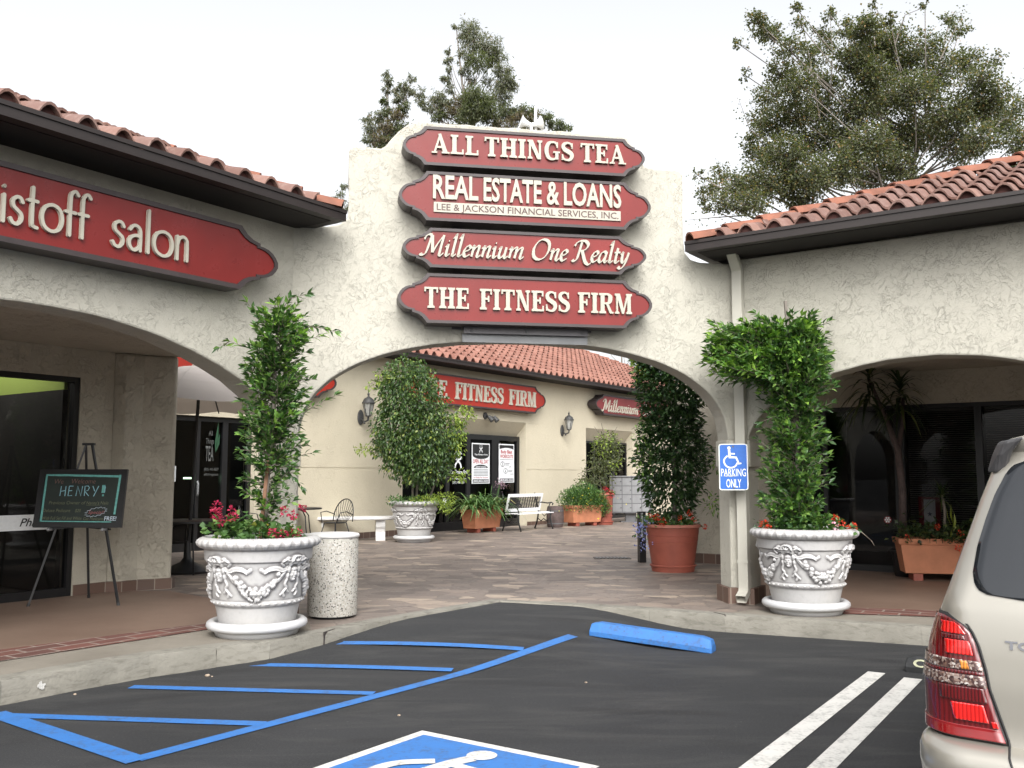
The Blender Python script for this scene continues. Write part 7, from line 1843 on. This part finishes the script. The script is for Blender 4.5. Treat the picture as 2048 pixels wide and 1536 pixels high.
# rear window, its dark band and the black spoiler ends
wl_ = qx(*[(ZU(z), x) for z, x in ((1.128, .30), (1.134, .20), (1.145, .165), (1.165, .148), (1.20, .143), (1.28, .155), (1.36, .178), (1.44, .206), (1.50, .236), (1.535, .268), (1.552, .33))])
wr_ = lambda z: xq(CX, z)
patch('rear_window', 'car_glass', ZU(1.128), ZU(1.552), wl_, wr_, .006, car, 40, 24)
rwg = patch('rear_window', 'car_glass', ZU(1.128), ZU(1.552), wl_, wr_, .006, car, 40, 24)
rwg.data.transform(Matrix.Translation((CWD, 0, 0)) @ Matrix.Diagonal((-1, 1, 1, 1))); rwg.data.flip_normals()
# tailgate shut line
sl = qx((.54, .36), (.57, .30), (.60, .275), (.66, .250), (.70, .238), (.80, .205), (.90, .181), (.98, .160), (1.02, .142), (1.045, .124))
patch('shut_line', 'rubber_black', .54, 1.045, lambda z: sl(z) - .0036, lambda z: sl(z) + .0036, .0050, car, 60, 2)
mb = MB()
def spo(u, v):                                       # roof spoiler across the top of the tailgate
    x = .195 + (CWD - .39) * u; e = abs(2 * u - 1) ** 6; pr = [(.45, 1.642), (.33, 1.655), (.265, 1.64), (.252, 1.615), (.275, 1.585), (.33, 1.56), (.40, 1.575)]
    y, z = pr[min(6, int(round(v * 6)))]; return (x, y + .09 * e + .05 * (2 * u - 1) ** 2, ZU(z) - .035 * e - .02 * (2*u-1)**2)
mb.grid(spo, 30, 6); mb.build('spoiler', M['car_paint'], car, smooth=60)
for s in (0, 1):
    mb = MB(); P = [[(.166, .34, 1.505), (.206, .315, 1.500), (.24, .33, 1.52), (.21, .42, 1.53)], [(.186, .345, 1.562), (.218, .292, 1.560), (.262, .30, 1.575), (.24, .43, 1.585)], [(.206, .35, 1.604), (.240, .285, 1.608), (.300, .28, 1.618), (.28, .44, 1.625)]]
    o = 0
    for r_ in P: mb.v += [(p[0] if s == 0 else CWD - p[0], p[1], ZU(p[2])) for p in r_]
    for i in range(2):
        for k in range(4): a = i*4 + k; b = i*4 + (k+1) % 4; mb.face((a, b, b + 4, a + 4))
    mb.face((3, 2, 1, 0)); mb.face((8, 9, 10, 11)); mb.build('spoiler_end', M['spoiler_grey'], car, bevel=.012)
    mb = MB(); xx = .30 if s == 0 else CWD - .30; mb.tube([(xx, .95, 1.72), (xx, 1.0, 1.785), (xx, 2.1, 1.795), (xx, 2.2, 1.73)], .018, 8); mb.build('roof_rail', M['spoiler_grey'], car, smooth=True)
# badge on the tailgate
mb = MB(); write_sans(mb, 'TOYOTA', .238, .478, .978, .024, -.0045, .002, bold=.03)
mb.v = [(p[0], rear_pt(p[2], xq(p[0], p[2]))[1] + p[1], p[2]) for p in mb.v]; mb.build('tailgate_lettering', M['chrome'], car)
# bumper details, plate, wheels, side glass
patch('bumper_pad', 'spoiler_grey', .30, .40, lambda z: xq(CX, z), itp((.3, .0), (.4, .0)), .004, car)
for s in (0, 1):
    for yy in (.98, 3.72):
        w = MB(); xx = .10 if s == 0 else CWD - .10; rm = Matrix.Translation((xx, yy, .355)) @ Matrix.Rotation(R(90), 4, 'Y')
        w.lathe([(-.115, .20), (-.118, .33), (-.09, .352), (.09, .352), (.118, .33), (.115, .20)], 36); w.v = [tuple(rm @ Vector(p)) for p in w.v]; wh = w.build('wheel', M['rubber_black'], car, smooth=40)
        h = MB(); h.lathe([(-.108, .05), (-.112, .195), (-.10, .205), (.10, .205), (.112, .195), (.108, .05)], 30); h.v = [tuple(rm @ Vector(p)) for p in h.v]; h.build('rim', M['galv_metal'], wh, smooth=40)
    mb = MB()
    def sg(u, v, s=s):
        z = ZU(1.14 + .34 * v); hw, yr, yf, r = sec(z); y = (yr + .45) + (yf - .75 - yr - .45) * u; x = CX - hw - .004; return (x if s == 0 else CWD - x, y, z)
    mb.grid(sg, 12, 6); mb.build('side_window', M['car_glass'], car, smooth=True)
mb = MB()
mb.grid(lambda u, v: (lambda z: (CX - (sec(z)[0] - .16) * (1 - 2 * u), sec(z)[2] + .006, z))(ZU(1.14 + .42 * v)), 10, 8); mb.build('windscreen', M['car_glass'], car, smooth=True)
